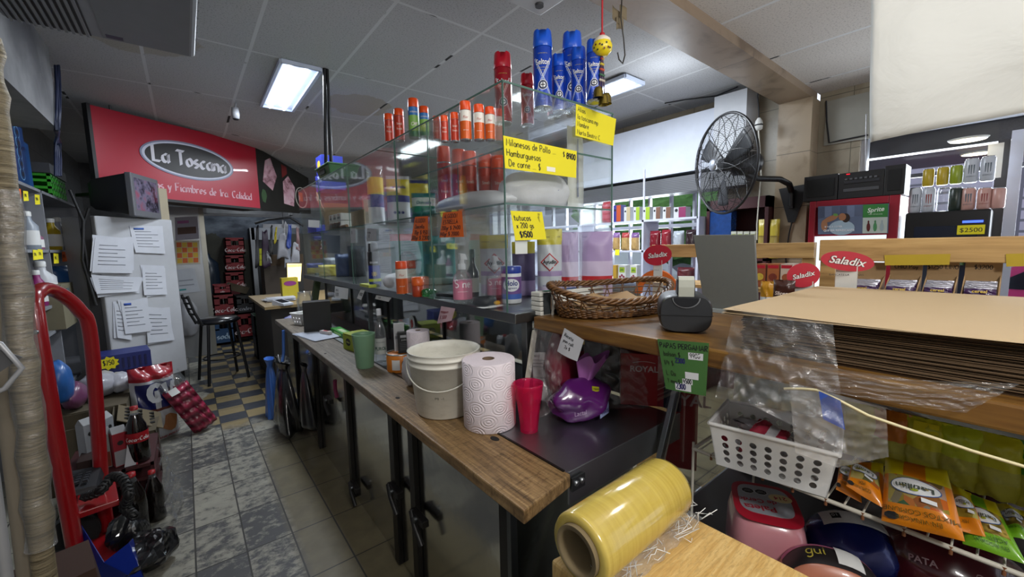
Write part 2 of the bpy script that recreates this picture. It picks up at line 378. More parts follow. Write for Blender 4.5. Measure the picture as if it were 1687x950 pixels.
# ceilings: mineral tiles in a T grid
def ceiling_mat(name, ox, oy, tw, tl, base, stains):
    k = NT(name); v = k.coord()
    br = k.node('ShaderNodeTexBrick', offset=0, ins={1: (1, 1, 1), 2: (1, 1, 1), 3: (0, 0, 0), 'Scale': 1, 'Mortar Size': .011, 'Mortar Smooth': .05, 'Brick Width': tw, 'Row Height': tl})
    k.l.new(k.coord((1, 1, 1), (-ox, -oy, 0)), br.inputs[0])
    pits = k.ramp(k.noise(v, 95, 3, .7), [(.36, .62), (.46, 1)])
    c = k.mix(1, k.mix(k.noise(v, 1.1, 3), tuple(x*.88 for x in col(base)), col(base)), pits, 'MULTIPLY')
    for (sx, sy, sr, strength) in stains:
        d = k.node('ShaderNodeVectorMath', operation='DISTANCE'); k.l.new(v, d.inputs[0]); d.inputs[1].default_value = (sx, sy, 3)
        dd = k.math('ADD', d.outputs['Value'], k.math('MULTIPLY', k.noise(v, 5), .22))
        c = k.mix(k.math('MULTIPLY', k.ramp(dd, [(sr, 1), (sr+.015, 0)]), strength), c, col('#9c8f78'))
    gap = k.ramp(k.noise(v, 3.3, 2), [(.6, 0), (.63, 1)])
    grid = k.mix(gap, col('#c9cbcd'), col('#2b2b2c'))
    k.base(k.mix(br.outputs['Fac'], c, grid)); k.rough(.85); k.bump(k.math('SUBTRACT', pits, k.math('MULTIPLY', br.outputs['Fac'], .8)), .25, .006)
    return k.m
CT = ceiling_mat('ceiling_tiles', 1.1, 2.40, .61, 1.2, '#b9babd', [(1.5, 4.3, .42, .55), (-.15, 3.75, .45, .5)])
def sag(u, v):
    x = -1.2+5.7*u; y = 1.2+8.2*v
    s = math.exp(-((x-1.6)/1.0)**2)*(math.exp(-((y-6.0)/.55)**2)*.16 + math.exp(-((y-7.2)/.6)**2)*.12)
    return Vector((x, y, 3.0-s))
b = B(CT); b.grid(sag, 40, 60); b.bx((-1.3, 1.2, 3.02), (4.5, 9.4, 3.04)); struct(b.obj('ceiling'))
CN = ceiling_mat('near_ceiling_tiles', 2.53, -.6, .745, 6, '#c9c3bd', [])
struct(B(CN).bx((-1.2, -2.2, 2.80), (4.5, 1.16, 2.84)).obj('ceiling_near'))
# the beam and its pillar in marble-look tile
def tile_mat(name, base, vein, w, h, grout, rough=.35, axis='YZ'):
    k = NT(name); v = k.coord()
    n = k.noise(v, 3, 6, .6, 1.5)
    c = k.ramp(n, [(.3, vein), (.5, base), (.75, base)])
    rot = {'YZ': (R(90), 0, R(90)), 'XZ': (R(90), 0, 0), 'XY': (0, 0, 0)}[axis]
    s2 = k.node('ShaderNodeSeparateXYZ'); k.l.new(v, s2.inputs[0]); cb = k.node('ShaderNodeCombineXYZ')
    k.l.new(s2.outputs[axis[0]], cb.inputs[0]); k.l.new(s2.outputs[axis[1]], cb.inputs[1])
    br = k.node('ShaderNodeTexBrick', offset=0, ins={1: (1, 1, 1), 2: (1, 1, 1), 3: (0, 0, 0), 'Scale': 1, 'Mortar Size': .003, 'Mortar Smooth': .1, 'Brick Width': w, 'Row Height': h})
    k.l.new(cb.outputs[0], br.inputs[0])
    k.base(k.mix(br.outputs['Fac'], c, col(grout))); k.rough(rough); return k.m
TB = tile_mat('beige_marble_tile', '#8d7a66', '#6b5a4a', 3, 3, '#4e443a', axis='XY')
struct(B(TB).bx((-1.2, 1.16, 2.74), (4.35, 1.40, 3.0)).obj('trim_1'))
TP = tile_mat('pillar_tile', '#97866f', '#77664f', 3, .46, '#5d5244', axis='YZ')
struct(B(TP).bx((4.2, 1.15, 0), (4.45, 1.40, 2.74)).obj('trim_2'))
WT = tile_mat('wall_tile_beige', '#8f8674', '#7c715f', .46, .46, '#5c5648', axis='YZ')
# right wall, X = 4.35 : solid left of the pillar above the shop windows, glazed to the right
b = B(WT)
b.bx((4.45, 2.0, 2.15), (4.55, 9.4, 3.0)); b.bx((4.40, 1.40, 0), (4.55, 2.0, 3.0)); b.bx((4.45, 2.0, 0), (4.55, 9.4, 1.0)); b.bx((4.45, 6.2, 1.0), (4.55, 9.4, 2.15))
b.bx((4.40, .86, 0), (4.55, 1.15, 2.80)); b.bx((4.40, -2.2, 2.42), (4.55, .86, 2.80))
struct(b.obj('wall_right'))
PW = M('#8f9092', .8, var=.15, scale=3, name='grey_wall_paint')
k = NT('dirty_left_wall'); v = k.coord(); k.base(k.mix(k.ramp(k.noise(v, 2.2, 5), [(.35, 0), (.7, 1)]), col('#55565a'), col('#8a8b8c'))); k.rough(.7); LW = k.m
struct(B(tile_mat('left_wall_tile', '#85878a', '#74767a', .3, .3, '#55565a', axis='YZ')).bx((-1.3, -2.2, 0), (-1.2, 9.4, 3.0)).obj('wall_left'))
struct(B(LW).bx((-1.2, 9.4, 0), (4.55, 9.5, 3.0)).obj('wall_back'))
struct(B(M('#a8a49c', .8)).bx((-1.3, -2.3, 0), (1.4, -2.2, 2.84)).obj('wall_near'))
# grey soffit box above the left shelves
b = B(LW); p = ax(98, 216, -.63); b.bx((-1.2, 1.4, p.z), (-.63, p.y, 3.0)); struct(b.obj('trim_3'))

# ================================================================== SERVICE COUNTER AND GLASS CASE
def steel_mat(name, c='#8d9196', rough=.22, streak=(60, 2, 60), dark=.75, bumpy=.03):
    k = NT(name); v = k.coord(streak); n = k.noise(v, 2.0, 5, .6); m2 = k.noise(k.coord(), 2.5, 5, .65, .8)
    k.base(k.mix(m2, tuple(x*dark for x in col(c)), col(c))); k.b.inputs['Metallic'].default_value = 1
    k.rough(k.math('ADD', rough, k.math('MULTIPLY', n, .12)))
    if bumpy: k.bump(k.noise(k.coord(), 6, 3), bumpy, .02)
    return k.m
STEEL = steel_mat('brushed_steel', '#a9acb0', .34, (2, 60, 2))
MIRROR = steel_mat('worn_mirror_steel', '#dcdcd6', .10, (2, 2, 2), .9, .10)
DSTEEL = steel_mat('dull_steel', '#6f7376', .35)
BLACK = M('#141416', .45, name='black_plastic')
BLACKM = M('#1a1817', .4, .3, name='black_metal')
WHITE = M('#d9d9d6', .45, name='white_plastic')
PAPER = M('#d6d6d4', .8, var=.04, name='paper')
INK = M('#17171b', .7, name='ink')
k = NT('worn_counter_wood'); v = k.coord()
gr = k.noise(k.coord((40, 1.6, 12)), 2.2, 7, .65, .6); wr = k.noise(k.coord((1, .7, 1)), 2.6, 5, .6); sc = k.noise(k.coord((3, 14, 3)), 7, 6, .75, 1.5)
sp = k.node('ShaderNodeSeparateXYZ'); k.l.new(v, sp.inputs[0])
dull = k.node('ShaderNodeMapRange', ins={0: k.math('ADD', sp.outputs['Y'], k.math('MULTIPLY', k.math('SUBTRACT', wr, .5), 1.6)), 1: 1.55, 2: 2.1}).outputs[0]
warm = k.ramp(gr, [(.28, '#4a3820'), (.5, '#836743'), (.72, '#a88b60')]); grey = k.ramp(gr, [(.3, '#4b443c'), (.7, '#8a8174')])
c = k.mix(dull, warm, grey)
c = k.mix(k.ramp(sc, [(.5, 0), (.68, .75)]), c, col('#3a2614'))
c = k.mix(k.ramp(wr, [(.62, 0), (.72, .4)]), c, col('#2c2118'))
k.base(c); k.rough(k.math('ADD', .38, k.math('MULTIPLY', sc, .25))); k.bump(k.math('ADD', gr, k.math('MULTIPLY', sc, .7)), .25, .003)
COUNTERWOOD = k.m
# wooden ledge along the shopkeeper's side
b = B(COUNTERWOOD)
b.hexa([(.598, .715, .86), (.803, .750, .86), (.795, 4.36, .86), (.612, 4.36, .86)], [(.598, .715, .9), (.803, .750, .9), (.795, 4.36, .9), (.612, 4.36, .9)])
led = tag(b.obj('worktop_plank', bevel=.005), 'long worn wooden worktop plank running along the shopkeeper side of the counter', 'worktop')
for px, py, r_ in ((815, 722, .013), (655, 655, .009), (536, 582, .007)):
    p = az(px, py, .9005); b = B(M('#0e0d0c', .8)); b.lathe([(r_, -.0008), (r_*.9, .0006)], p, 14, sx=1, sy=1.6); b.obj('knot_hole', led)

dc = thing('display_counter', 'long stainless steel refrigerated display counter behind the wooden worktop plank', 'counter', (1.1, 2.5, 0))
def P(bd, name, **kw):
    o = bd.obj(name, **kw); o.parent = dc; o.matrix_parent_inverse = Matrix.Translation((-1.1, -2.5, 0)); return o
b = B(MIRROR); b.bx((.712, .95, .0), (1.40, 4.40, .858)); P(b, 'body')
b = B(STEEL); b.bx((.797, .762, .872), (1.40, 4.40, .899)); b.bx((.803, .757, .80), (1.42, .765, .902)); P(b, 'steel_top', bevel=.002)
b = B(BLACKM); b.bx((.793, .77, .896), (.8, 4.36, .904)); P(b, 'edge_seal')
posts = [(.725, .06, 1)] 
for (px, py, w_) in ((650, 705, .055), (683, 725, .05), (575, 643, .05), (520, 592, .045), (488, 572, .04), (838, 850, .045)):
    p = ax(px, py, .71); b = B(BLACKM); b.bx((.688, p.y-w_/2, .015), (.711, p.y+w_/2, .856)); 
    if px == 838: b.bx((.684, p.y-w_/2-.018, .015), (.711, p.y-w_/2, .85), DSTEEL)
    P(b, 'door_post', bevel=.002)
for (px, py) in ((545, 657), (588, 800), (655, 805), (695, 850)):
    p = ax(px, py, .69); b = B(BLACKM); b.box((.678, p.y, p.z), (.03, .12, .03)); b.tube([(.665, p.y+.05, p.z+.01), (.655, p.y, p.z-.03), (.66, p.y-.05, p.z-.09)], .012, 8)
    b.lathe([(.012, 0), (.012, .012)], (.664, p.y, p.z), 12, DSTEEL, (-1, 0, 0)); P(b, 'door_latch', bevel=.003)
b = B(DSTEEL); b.bx((.806, .746, .845), (.86, .752, .885)); 
for x in (.822, .846): b.lathe([(.009, 0), (.009, .003), (.005, .006)], (x, .746, .866), 10, STEEL, (0, -1, 0))
P(b, 'corner_bracket')

cp = thing('display_compartment', 'low glass-fronted compartment with steel shelf on top, between steel counter top and glass case', 'display case', (1.2, 2.8, .9))
def P2(bd, name, **kw):
    o = bd.obj(name, **kw); o.parent = cp; o.matrix_parent_inverse = Matrix.Translation((-1.2, -2.8, -.9)); return o
# compartment between steel top and the shelf that carries the glass case
b = B(DSTEEL); b.bx((1.44, 1.15, .9), (1.46, 4.40, 1.26)); b.bx((1.08, 4.38, .9), (1.46, 4.40, 1.26)); P2(b, 'back_panel')
b = B(steel_mat('shelf_steel', '#7d8082', .3)); b.bx((.92, 1.13, 1.262), (1.55, 4.52, 1.300)); P2(b, 'case_shelf', bevel=.003)
for y0, y1 in ((1.2, 1.95), (1.97, 2.75), (2.77, 3.55), (3.57, 4.36)):
    b = B(GLASS); b.bx((1.085, y0, .905), (1.091, y1, 1.258)); P2(b, 'sliding_glass')
    b = B(BLACK); b.bx((1.080, y0-.012, .905), (1.096, y0, 1.258)); P2(b, 'glass_strip')
for px in (612, 868):
    p = ax(px, 545, 1.0); b = B(DSTEEL); b.bx((.985, p.y-.016, .9), (1.015, p.y+.016, 1.262)); P2(b, 'shelf_post', bevel=.002)
b = B(M('#1d1b1c', .35, name='shade_dark')); b.bx((1.425, .766, .9), (1.44, 1.14, 1.233)); P2(b, 'shade_sheet')  # added dark sheet standing for the darkness under the board

# glass case
GX0, GX1, GY0, GY1, GZ0, GZM, GZ1 = .92, 1.547, 1.175, 4.5, 1.301, 1.70, 2.13
gc = thing('glass_case', 'tall clear glass display case with shelves standing on the steel counter shelf', 'display case', (1.23, 2.8, GZ0))
def PG(bd, name):
    o = bd.obj(name); o.parent = gc; o.matrix_parent_inverse = Matrix.Translation((-1.23, -2.8, -GZ0)); return o
def pane(name, a, c, edges):
    b = B(GLASS); b.bx(a, c)
    for e in edges: b.bx(e[0], e[1], EDGE)
    return PG(b, name)
t = .005; e = .0022
ys = [GY0, 1.75, 2.13, 2.95, 3.72, GY1]
for y0, y1 in zip(ys, ys[1:]):
    pane('side_pane', (GX0, y0+.004, GZ0), (GX0+t, y1-.004, GZ1-.006), [((GX0-.0006, y0+.003, GZ0), (GX0+t, y0+.005, GZ1-.006))])
pane('front_pane', (GX0+t, GY0, GZ0), (GX1, GY0+t, GZ1-.006), [((GX0+.001, GY0-.0006, GZ0), (GX0+.004, GY0+.001, GZ1-.006)), ((GX1-.004, GY0-.0006, GZ0), (GX1, GY0+t, GZ1-.006))])
for y0, y1 in ((GY0+.01, 2.9), (2.91, GY1)):
    pane('back_pane', (GX1-t, y0, GZ0), (GX1, y1, GZ1-.006), [])
pane('end_pane', (GX0+t, GY1-t, GZ0), (GX1-t, GY1, GZ1-.006), [])
def hshelf(name, x0, x1, y0, y1, z):
    return pane(name, (x0+.003, y0+.003, z), (x1-.003, y1-.003, z+.007), [((x0+.001, y0, z), (x0+.003, y1, z+.007)), ((x0, y0, z), (x1, y0+.003, z+.007))])
hshelf('top_pane', GX0-.002, GX1+.002, GY0-.002, 2.40, GZ1-.006); hshelf('top_pane', GX0-.002, GX1+.002, 2.41, GY1, GZ1-.006)
hshelf('shelf_pane', GX0+t, GX1-t, GY0+t, 2.90, GZM); hshelf('shelf_pane', GX0+t, GX1-t, 2.92, GY1-t, GZM)
hshelf('upper_shelf_pane', 1.0, GX1-t, GY0+t, 2.10, 1.925)
pane('divider_pane', (GX0+t, 2.13, GZM+.007), (GX1-t, 2.134, GZ1-.007), [((GX0+t, 2.129, GZM+.007), (GX0+t+.002, 2.135, GZ1-.007))])
pane('divider_pane', (1.0, 1.62, GZM+.007), (GX1-t, 1.624, 1.925), [((1.0, 1.619, GZM+.007), (1.002, 1.625, 1.925))])
pane('divider_pane', (GX0+t, 2.91, GZ0), (GX1-t, 2.914, GZM), [((GX0+t, 2.909, GZ0), (GX0+t+.002, 2.915, GZM))])

# oak board that carries scale, basket and paper stack
k = NT('oak_board'); gr = k.noise(k.coord((14, 1.3, 14)), 2.5, 6, .6, .5)
k.base(k.ramp(gr, [(.25, '#3d2913'), (.5, '#6b4a22'), (.75, '#86642f')])); k.rough(.32); k.bump(gr, .08, .002); BOARD = k.m
b = B(BOARD); b.bx((1.0, -.55, 1.235), (1.80, 1.12, 1.284)); brd = tag(b.obj('serving_board', bevel=.006), 'thick varnished brown wooden board continuing the counter under basket and paper stack', 'board')

# ================================================================== THINGS ON THE NEAR COUNTER
# cling film roll on the chopping block
k = NT('chopping_block_wood'); gr = k.noise(k.coord((3, 40, 10)), 2.0, 7, .7, .8); sw = k.noise(k.coord((26, 90, 20), rot=(0, 0, .12)), 2, 4, .7)
c = k.ramp(gr, [(.25, '#8d6a34'), (.45, '#c09a58'), (.75, '#dcc084')]); c = k.mix(k.ramp(sw, [(.5, 0), (.62, .6)]), c, col('#a98c55'))
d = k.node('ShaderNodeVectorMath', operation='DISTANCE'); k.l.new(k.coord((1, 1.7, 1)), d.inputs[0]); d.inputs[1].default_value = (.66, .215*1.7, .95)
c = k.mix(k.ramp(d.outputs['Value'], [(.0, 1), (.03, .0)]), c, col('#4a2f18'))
k.base(c); k.rough(.6); k.bump(k.math('ADD', gr, sw), .3, .002)
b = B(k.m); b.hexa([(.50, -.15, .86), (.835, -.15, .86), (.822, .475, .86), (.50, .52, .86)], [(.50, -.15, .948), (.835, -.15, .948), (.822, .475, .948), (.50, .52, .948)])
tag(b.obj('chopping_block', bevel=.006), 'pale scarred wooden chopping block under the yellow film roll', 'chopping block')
b = B(STEEL); 
for x, y in ((.53, .45), (.79, .43), (.53, -.1), (.79, -.1)): b.bx((x-.02, y-.02, 0), (x+.02, y+.02, .859))
b.bx((.51, -.12, .70), (.81, .47, .72)); b.bx((.51, -.12, .815), (.81, .47, .859)); tag(b.obj('block_stand', bevel=.002), 'steel stand carrying the chopping block', 'stand')
def amber():
    k = NT('amber_film'); v = k.coord((1, 30, 30)); n = k.noise(k.coord((60, 2, 2)), 2, 4)
    k.base(k.mix(n, col('#a58c3a'), col('#cdb75c'))); k.rough(.16); k.b.inputs['Coat Weight'].default_value = .6; k.b.inputs['Coat Roughness'].default_value = .12
    k.bump(k.noise(k.coord((2, 5, 14)), 5, 4), .10, .01); return k.m
L0 = az(950, 908, 1.011); L1 = az(1097, 800, 1.011); dirv = (L1-L0).normalized()
r_ = .063
fr = thing('film_roll', 'large roll of yellow cling film lying on the chopping block', 'film roll', (L0.x, L0.y, .948+r_))
fr.rotation_euler = Vector((1, 0, 0)).rotation_difference(Vector((dirv.x, dirv.y, 0))).to_euler(); Lg = (L1-L0).length
b = B(amber()); b.lathe([(.046, .006), (r_-.004, .004), (r_, .012), (r_, Lg-.01), (r_-.003, Lg), (.046, Lg)], (0, 0, 0), 56, None, (1, 0, 0), cap=False); b.obj('film', fr)
b = B(M('#7a6a4c', .8, name='card')); b.lathe([(.0455, .0), (.0455, Lg), (.037, Lg), (.037, 0), (.0455, 0)], (-.003, 0, 0), 40, None, (1, 0, 0), cap=False); b.obj('cardboard_core', fr)
def crumple(name, cx, cy, lx, ly, z, h, seed, m=FILM, rot=0, n=26, lift=0):
    rnd = random.Random(seed); ph = [(rnd.uniform(4, 14), rnd.uniform(4, 14), rnd.uniform(0, 6)) for _ in range(7)]
    def f(u, v):
        q = sum(math.sin(a*u*2+b2*v*2+c2) for a, b2, c2 in ph)/7
        q2 = sum(math.sin(b2*u*3-a*v*2+c2*2) for a, b2, c2 in ph)/7
        x = (u-.5)*lx; y = (v-.5)*ly + q2*.012
        ed = min(1, 6*min(u, 1-u))*min(1, 5*min(v, 1-v))
        return Vector((cx+x*math.cos(rot)-y*math.sin(rot), cy+x*math.sin(rot)+y*math.cos(rot), z+h*(.55+.6*q)*ed+.001+lift*v))
    return B(m).grid(f, n, n, smooth=False)
CRISP = see_through('crisp_film', (.95, .95, .95), .12, .10, .10, (.85, .85, .85), 1.0, 45)
cq = az(1075, 893, .95); o = crumple('x', cq.x, cq.y, .30, .07, .9485, .045, 3, CRISP, math.atan2(dirv.y, dirv.x), 40); rnd = random.Random(2); STRA = M('#e4e4e0', .12, coat=.8, name='film_glint')  # opaque white strands stand for the glints on the clear film
for i in range(34):
    u = rnd.uniform(-.15, .16); w_ = rnd.uniform(-.035, .045); P_ = [cq+dirv.normalized()*(u+rnd.uniform(-.03, .03))+Vector((dirv.y, -dirv.x, 0))*(w_+rnd.uniform(-.015, .015))+Vector((0, 0, rnd.uniform(.001, .028))) for _ in range(5)]
    o.tube(P_, .0009, 4, STRA)
o = o.obj('loose_film', fr); o.matrix_parent_inverse = fr.matrix_basis.inverted()

# bucket
p = az(736, 691, .9); vd = Vector((p.x, p.y, 0)).normalized(); p = p+vd*.105; bk = thing('plastic_bucket', 'dirty white plastic bucket with wire handle on the worktop beside the paper towel roll', 'bucket', (p.x, p.y, .9005))
k = NT('bucket_plastic'); v = k.coord(); k.base(k.mix(k.ramp(k.noise(k.coord((2, 2, 5)), 9, 6, .7), [(.5, 0), (.75, .35)]), col('#d8d5c9'), col('#9c9788'))); k.rough(.42); BUCK = k.m
H_ = ztop(p, 573)-.9; R1 = .5*117/FPX*depth(p); R0 = R1*.8
b = B(BUCK); b.lathe([(0, .004), (R0-.004, .002), (R0, .006), (R1-.006, H_-.05), (R1-.002, H_-.05), (R1-.002, H_-.043), (R1-.005, H_-.042), (R1-.004, H_-.026), (R1, H_-.026), (R1, H_-.019), (R1-.003, H_-.018), (R1-.002, H_-.002), (R1+.001, H_), (R1-.006, H_), (R1-.009, H_-.03), (R0-.004, .008), (0, .008)], (0, 0, 0), 56, cap=False)
b.text('MI  -1', .014, Matrix.Identity(4), M('#55554f', .8), fn=lambda x, y: Vector(((R0+.0108+ (y)*.09)*math.cos(R(-130)+x/R0), (R0+.0108+y*.09)*math.sin(R(-130)+x/R0), .085+y)))
b.obj('pail', bk)
b = B(M('#d0cec2', .4)); hp = []
for i in range(25):
    a = math.pi*i/24; hp.append((math.cos(a)*(R1+.004)*math.cos(R(-42)) + math.sin(a)*.135*math.cos(R(-132)), math.cos(a)*(R1+.004)*math.sin(R(-42)) + math.sin(a)*.135*math.sin(R(-132)), H_-.034-.098*math.sin(a)))
b.tube(hp, .0028, 8); b.obj('handle', bk)

# paper towel roll
p = az(808, 716, .9); vd = Vector((p.x, p.y, 0)).normalized(); TR = .5*88/FPX*depth(p)*1.04; p = p+vd*TR; TH = ztop(p, 590)-.9
k = NT('embossed_paper'); v = k.coord(); sp = k.node('ShaderNodeSeparateXYZ'); k.l.new(v, sp.inputs[0])
ang = k.math('ARCTAN2', sp.outputs['Y'], sp.outputs['X']); cb = k.node('ShaderNodeCombineXYZ')
U = k.math('MULTIPLY', ang, 7/6.28318); V = k.math('MULTIPLY', sp.outputs['Z'], 11.3)
def rings(du, dv):
    uu = k.math('SUBTRACT', k.math('FRACT', k.math('ADD', U, du)), .5); vv = k.math('MULTIPLY', k.math('SUBTRACT', k.math('FRACT', k.math('ADD', V, dv)), .5), 1.35)
    dd = k.math('SQRT', k.math('ADD', k.math('MULTIPLY', uu, uu), k.math('MULTIPLY', vv, vv)))
    s_ = k.math('SINE', k.math('MULTIPLY', dd, 50)); return k.math('MULTIPLY', s_, k.math('LESS_THAN', dd, .42))
rg = k.math('ADD', rings(.0, .0), rings(.5, .5))
k.base(col('#e3d8dd')); k.rough(.9); k.bump(k.math('ADD', rg, k.math('MULTIPLY', k.noise(v, 260), .5)), .5, .002); EMB = k.m
tr = thing('paper_towel_roll', 'large white embossed paper towel roll standing beside the bucket', 'paper towel', (p.x, p.y, .9005))
b = B(EMB); b.lathe([(.021, 0), (TR-.002, 0), (TR, .003), (TR, TH-.003), (TR-.003, TH)], n=72, cap=False); b.lathe([(TR-.003, TH), (.022, TH-.001)], n=72, m=M('#dbcfd4', .95, bump=.3, bscale=150), cap=False); b.obj('paper', tr)
b = B(M('#6b5745', .85)); b.lathe([(.022, TH-.001), (.020, TH-.002), (.019, .01), (0, .01)], n=28, cap=False); b.lathe([(.0225, TH-.0015), (.0225, TH), (.0195, TH), (.0195, TH-.0015)], n=28, cap=False); b.obj('core', tr)

# tumblers
def tumbler(name, label, cat, loc, h, r0, r1, m, ridged, group=None):
    prof = [(0, .002), (r0-.002, 0), (r0, .003), (r1-.002, h*.93), (r1, h*.985), (r1-.001, h), (r1-.0035, h), (r1-.004, h*.9), (r0-.003, .008), (0, .008)]
    b = B(m)
    n = 64
    if not ridged: b.lathe(prof, n=n, cap=False)
    else:
        vs = []; fs = []
        for j, (r, z) in enumerate(prof):
            for i in range(n):
                a = 2*math.pi*i/n; q = 1
                if .04*h < z < .62*h and j < 7: q = 1-.05*abs(math.sin(a*5))
                vs.append((r*q*math.cos(a), r*q*math.sin(a), z))
        prof2 = []
        def fr_(z): return r0+(r1-r0)*z/h
        vs = []; zz = [0, .006]+[h*x/20 for x in range(1, 21)]
        for z in zz:
            for i in range(n):
                a = 2*math.pi*i/n; w = 1 if h*.06 < z < h*.62 else 0
                q = fr_(z)*(1-.07*w*abs(math.sin(a*4.5))) + (.0015 if z > h*.63 else 0)
                vs.append((q*math.cos(a), q*math.sin(a), z))
        for z in zz[::-1][:-1]:
            for i in range(n):
                a = 2*math.pi*i/n; q = fr_(z)-.0035; vs.append((q*math.cos(a), q*math.sin(a), z if z > .01 else .01))
        rows = len(vs)//n
        for j in range(rows-1):
            for i in range(n):
                k2 = (i+1) % n; fs.append((j*n+i, j*n+k2, (j+1)*n+k2, (j+1)*n+i))
        b.add(vs, fs, None, True); b.add(vs[:n], [tuple(range(n))[::-1]])
        b.add(vs[-n:], [tuple(range(n))])
    o = b.obj(name); o.location = loc; return tag(o, label, cat, group)
k = NT('pink_plastic'); k.n.remove(k.b)
tp = k.node('ShaderNodeBsdfTransparent', ins={0: (.95, .22, .42, 1)}); gp = k.node('ShaderNodeBsdfPrincipled', ins={0: (.72, .03, .15, 1), 2: .12})
mx = k.node('ShaderNodeMixShader', ins={0: .27}); k.l.new(tp.outputs[0], mx.inputs[1]); k.l.new(gp.outputs[0], mx.inputs[2]); k.l.new(mx.outputs[0], k.out.inputs[0]); PINKP = k.m
p = az(881, 713, .9); tumbler('plastic_tumbler', 'see-through pink ridged tumbler on the steel counter top', 'tumbler', (p.x, p.y+.03, .9), ztop((p.x, p.y+.03), 630)-.9, .031, .051, PINKP, True)
p = az(605, 606, .9); tumbler('plastic_tumbler', 'plain sage green plastic tumbler near the yellow-green tea box', 'tumbler', (p.x, p.y+.03, .9), ztop((p.x, p.y+.03), 549)-.9, .046, .062, M('#6f9476', .35, name='sage_plastic'), False)

# counter-top lidded things behind the tumbler
def carton(b, c, d, rz, m, faces=()):
    b.box((c[0], c[1], c[2]+d[2]/2), d, m, 0)
def box_thing(name, label, cat, loc, d, rz, m, deco=None, group=None, bevel=.0015, parts=None):
    b = B(m); b.box((0, 0, d[2]/2), d)
    if deco: deco(b)
    o = b.obj(name, bevel=bevel); o.location = loc; o.rotation_euler = (0, 0, rz); return tag(o, label, cat, group)
def face(d, side, dz=.0006):
    """matrix on the centre of a box face: 'f' is -Y, 'l' is -X, 'r' +X, 't' top"""
    if side == 'f': return frame((0, -d[1]/2-dz, d[2]/2), (1, 0, 0), (0, 0, 1))
    if side == 'l': return frame((-d[0]/2-dz, 0, d[2]/2), (0, -1, 0), (0, 0, 1))
    if side == 'r': return frame((d[0]/2+dz, 0, d[2]/2), (0, 1, 0), (0, 0, 1))
    return frame((0, 0, d[2]+dz), (1, 0, 0), (0, 1, 0))
def oval(rx, ry, n=28): return [(rx*math.cos(2*math.pi*i/n), ry*math.sin(2*math.pi*i/n)) for i in range(n)]
def rect(w, h, x=0, y=0): return [(x-w/2, y-h/2), (x+w/2, y-h/2), (x+w/2, y+h/2), (x-w/2, y+h/2)]
def patch(b, T, pts, m, h=.0004): return b.prism(pts, h, T, m)
p = az(573, 580, .9); d = (.14, .15, .105)
def tea(b):
    for s_ in ('l', 'f'):
        T = face(d, s_); patch(b, T, oval(.033, .024), INK); b.hand('Aleluia', .014, T @ Matrix.Translation((0, -.005, .0008)), M('#c9cf6a', .6), .16, 'c')
        patch(b, T @ Matrix.Translation((0, .045, 0)), rect(.1, .006), M('#6e7d18', .6))
box_thing('tea_box', 'yellow-green tea box with a black oval badge behind the green tumbler', 'box', (p.x+.09, p.y+.06, .9), d, R(8), M('#93a21f', .55), tea)

# ================================================================== FACTORIES FOR GOODS
def bil(q, lift=.0008, dirn=None):
    TL, TR, BR, BL = map(Vector, q); n = (TR-TL).cross(BL-TL).normalized()*-1
    if n.dot(Vector((0, 0, CAMZ))-TL) < 0: n = -n
    def f(u, v): return (TL*(1-u)+TR*u)*v + (BL*(1-u)+BR*u)*(1-v) + n*lift
    return f, n
def paper_sign(name, label, cat, q, m, lines, group=None, th=.0008, ink=None, curl=0, asp=None):
    q = [Vector(x) for x in q]; f, n = bil(q, 0); w = (q[1]-q[0]).length; h = (q[3]-q[0]).length; A = asp or w/h
    b = B(m)
    def g(side):
        return lambda u, v: f(u, v) + n*(side*th/2 + curl*math.sin(u*3.1)*(1-v) )
    b.grid(g(1), 9, 9); b.grid(g(-1), 9, 9)
    for ln in lines:
        txt, u0, v0, hh = ln[:4]; mm = ln[4] if len(ln) > 4 and ln[4] else (ink or INK); kind = ln[5] if len(ln) > 5 else 'hand'; al = ln[6] if len(ln) > 6 else 'l'
        fn = lambda x, y, u0=u0, v0=v0: f(u0+x/A, v0+y) + n*(th/2+.0007+curl*math.sin((u0+x/A)*3.1)*(1-v0-y))
        if kind == 'hand': b.hand(txt, hh, Matrix.Identity(4), mm, .16, al, None, fn)
        elif kind == 'bold': b.hand(txt, hh, Matrix.Identity(4), mm, .24, al, None, fn)
        elif kind == 'bar': b.grid(lambda u, v: fn(txt*u, hh*v), 2, 2, mm)
        elif kind == 'vert': b.hand(txt, hh, Matrix.Identity(4), mm, .13, al, None, lambda x, y, u0=u0, v0=v0: f(u0+y/A, v0-x)+n*(th/2+.0007))
        else: b.text(txt, hh, Matrix.Identity(4), mm, al, fn)
    return tag(b.obj(name), label, cat, group)
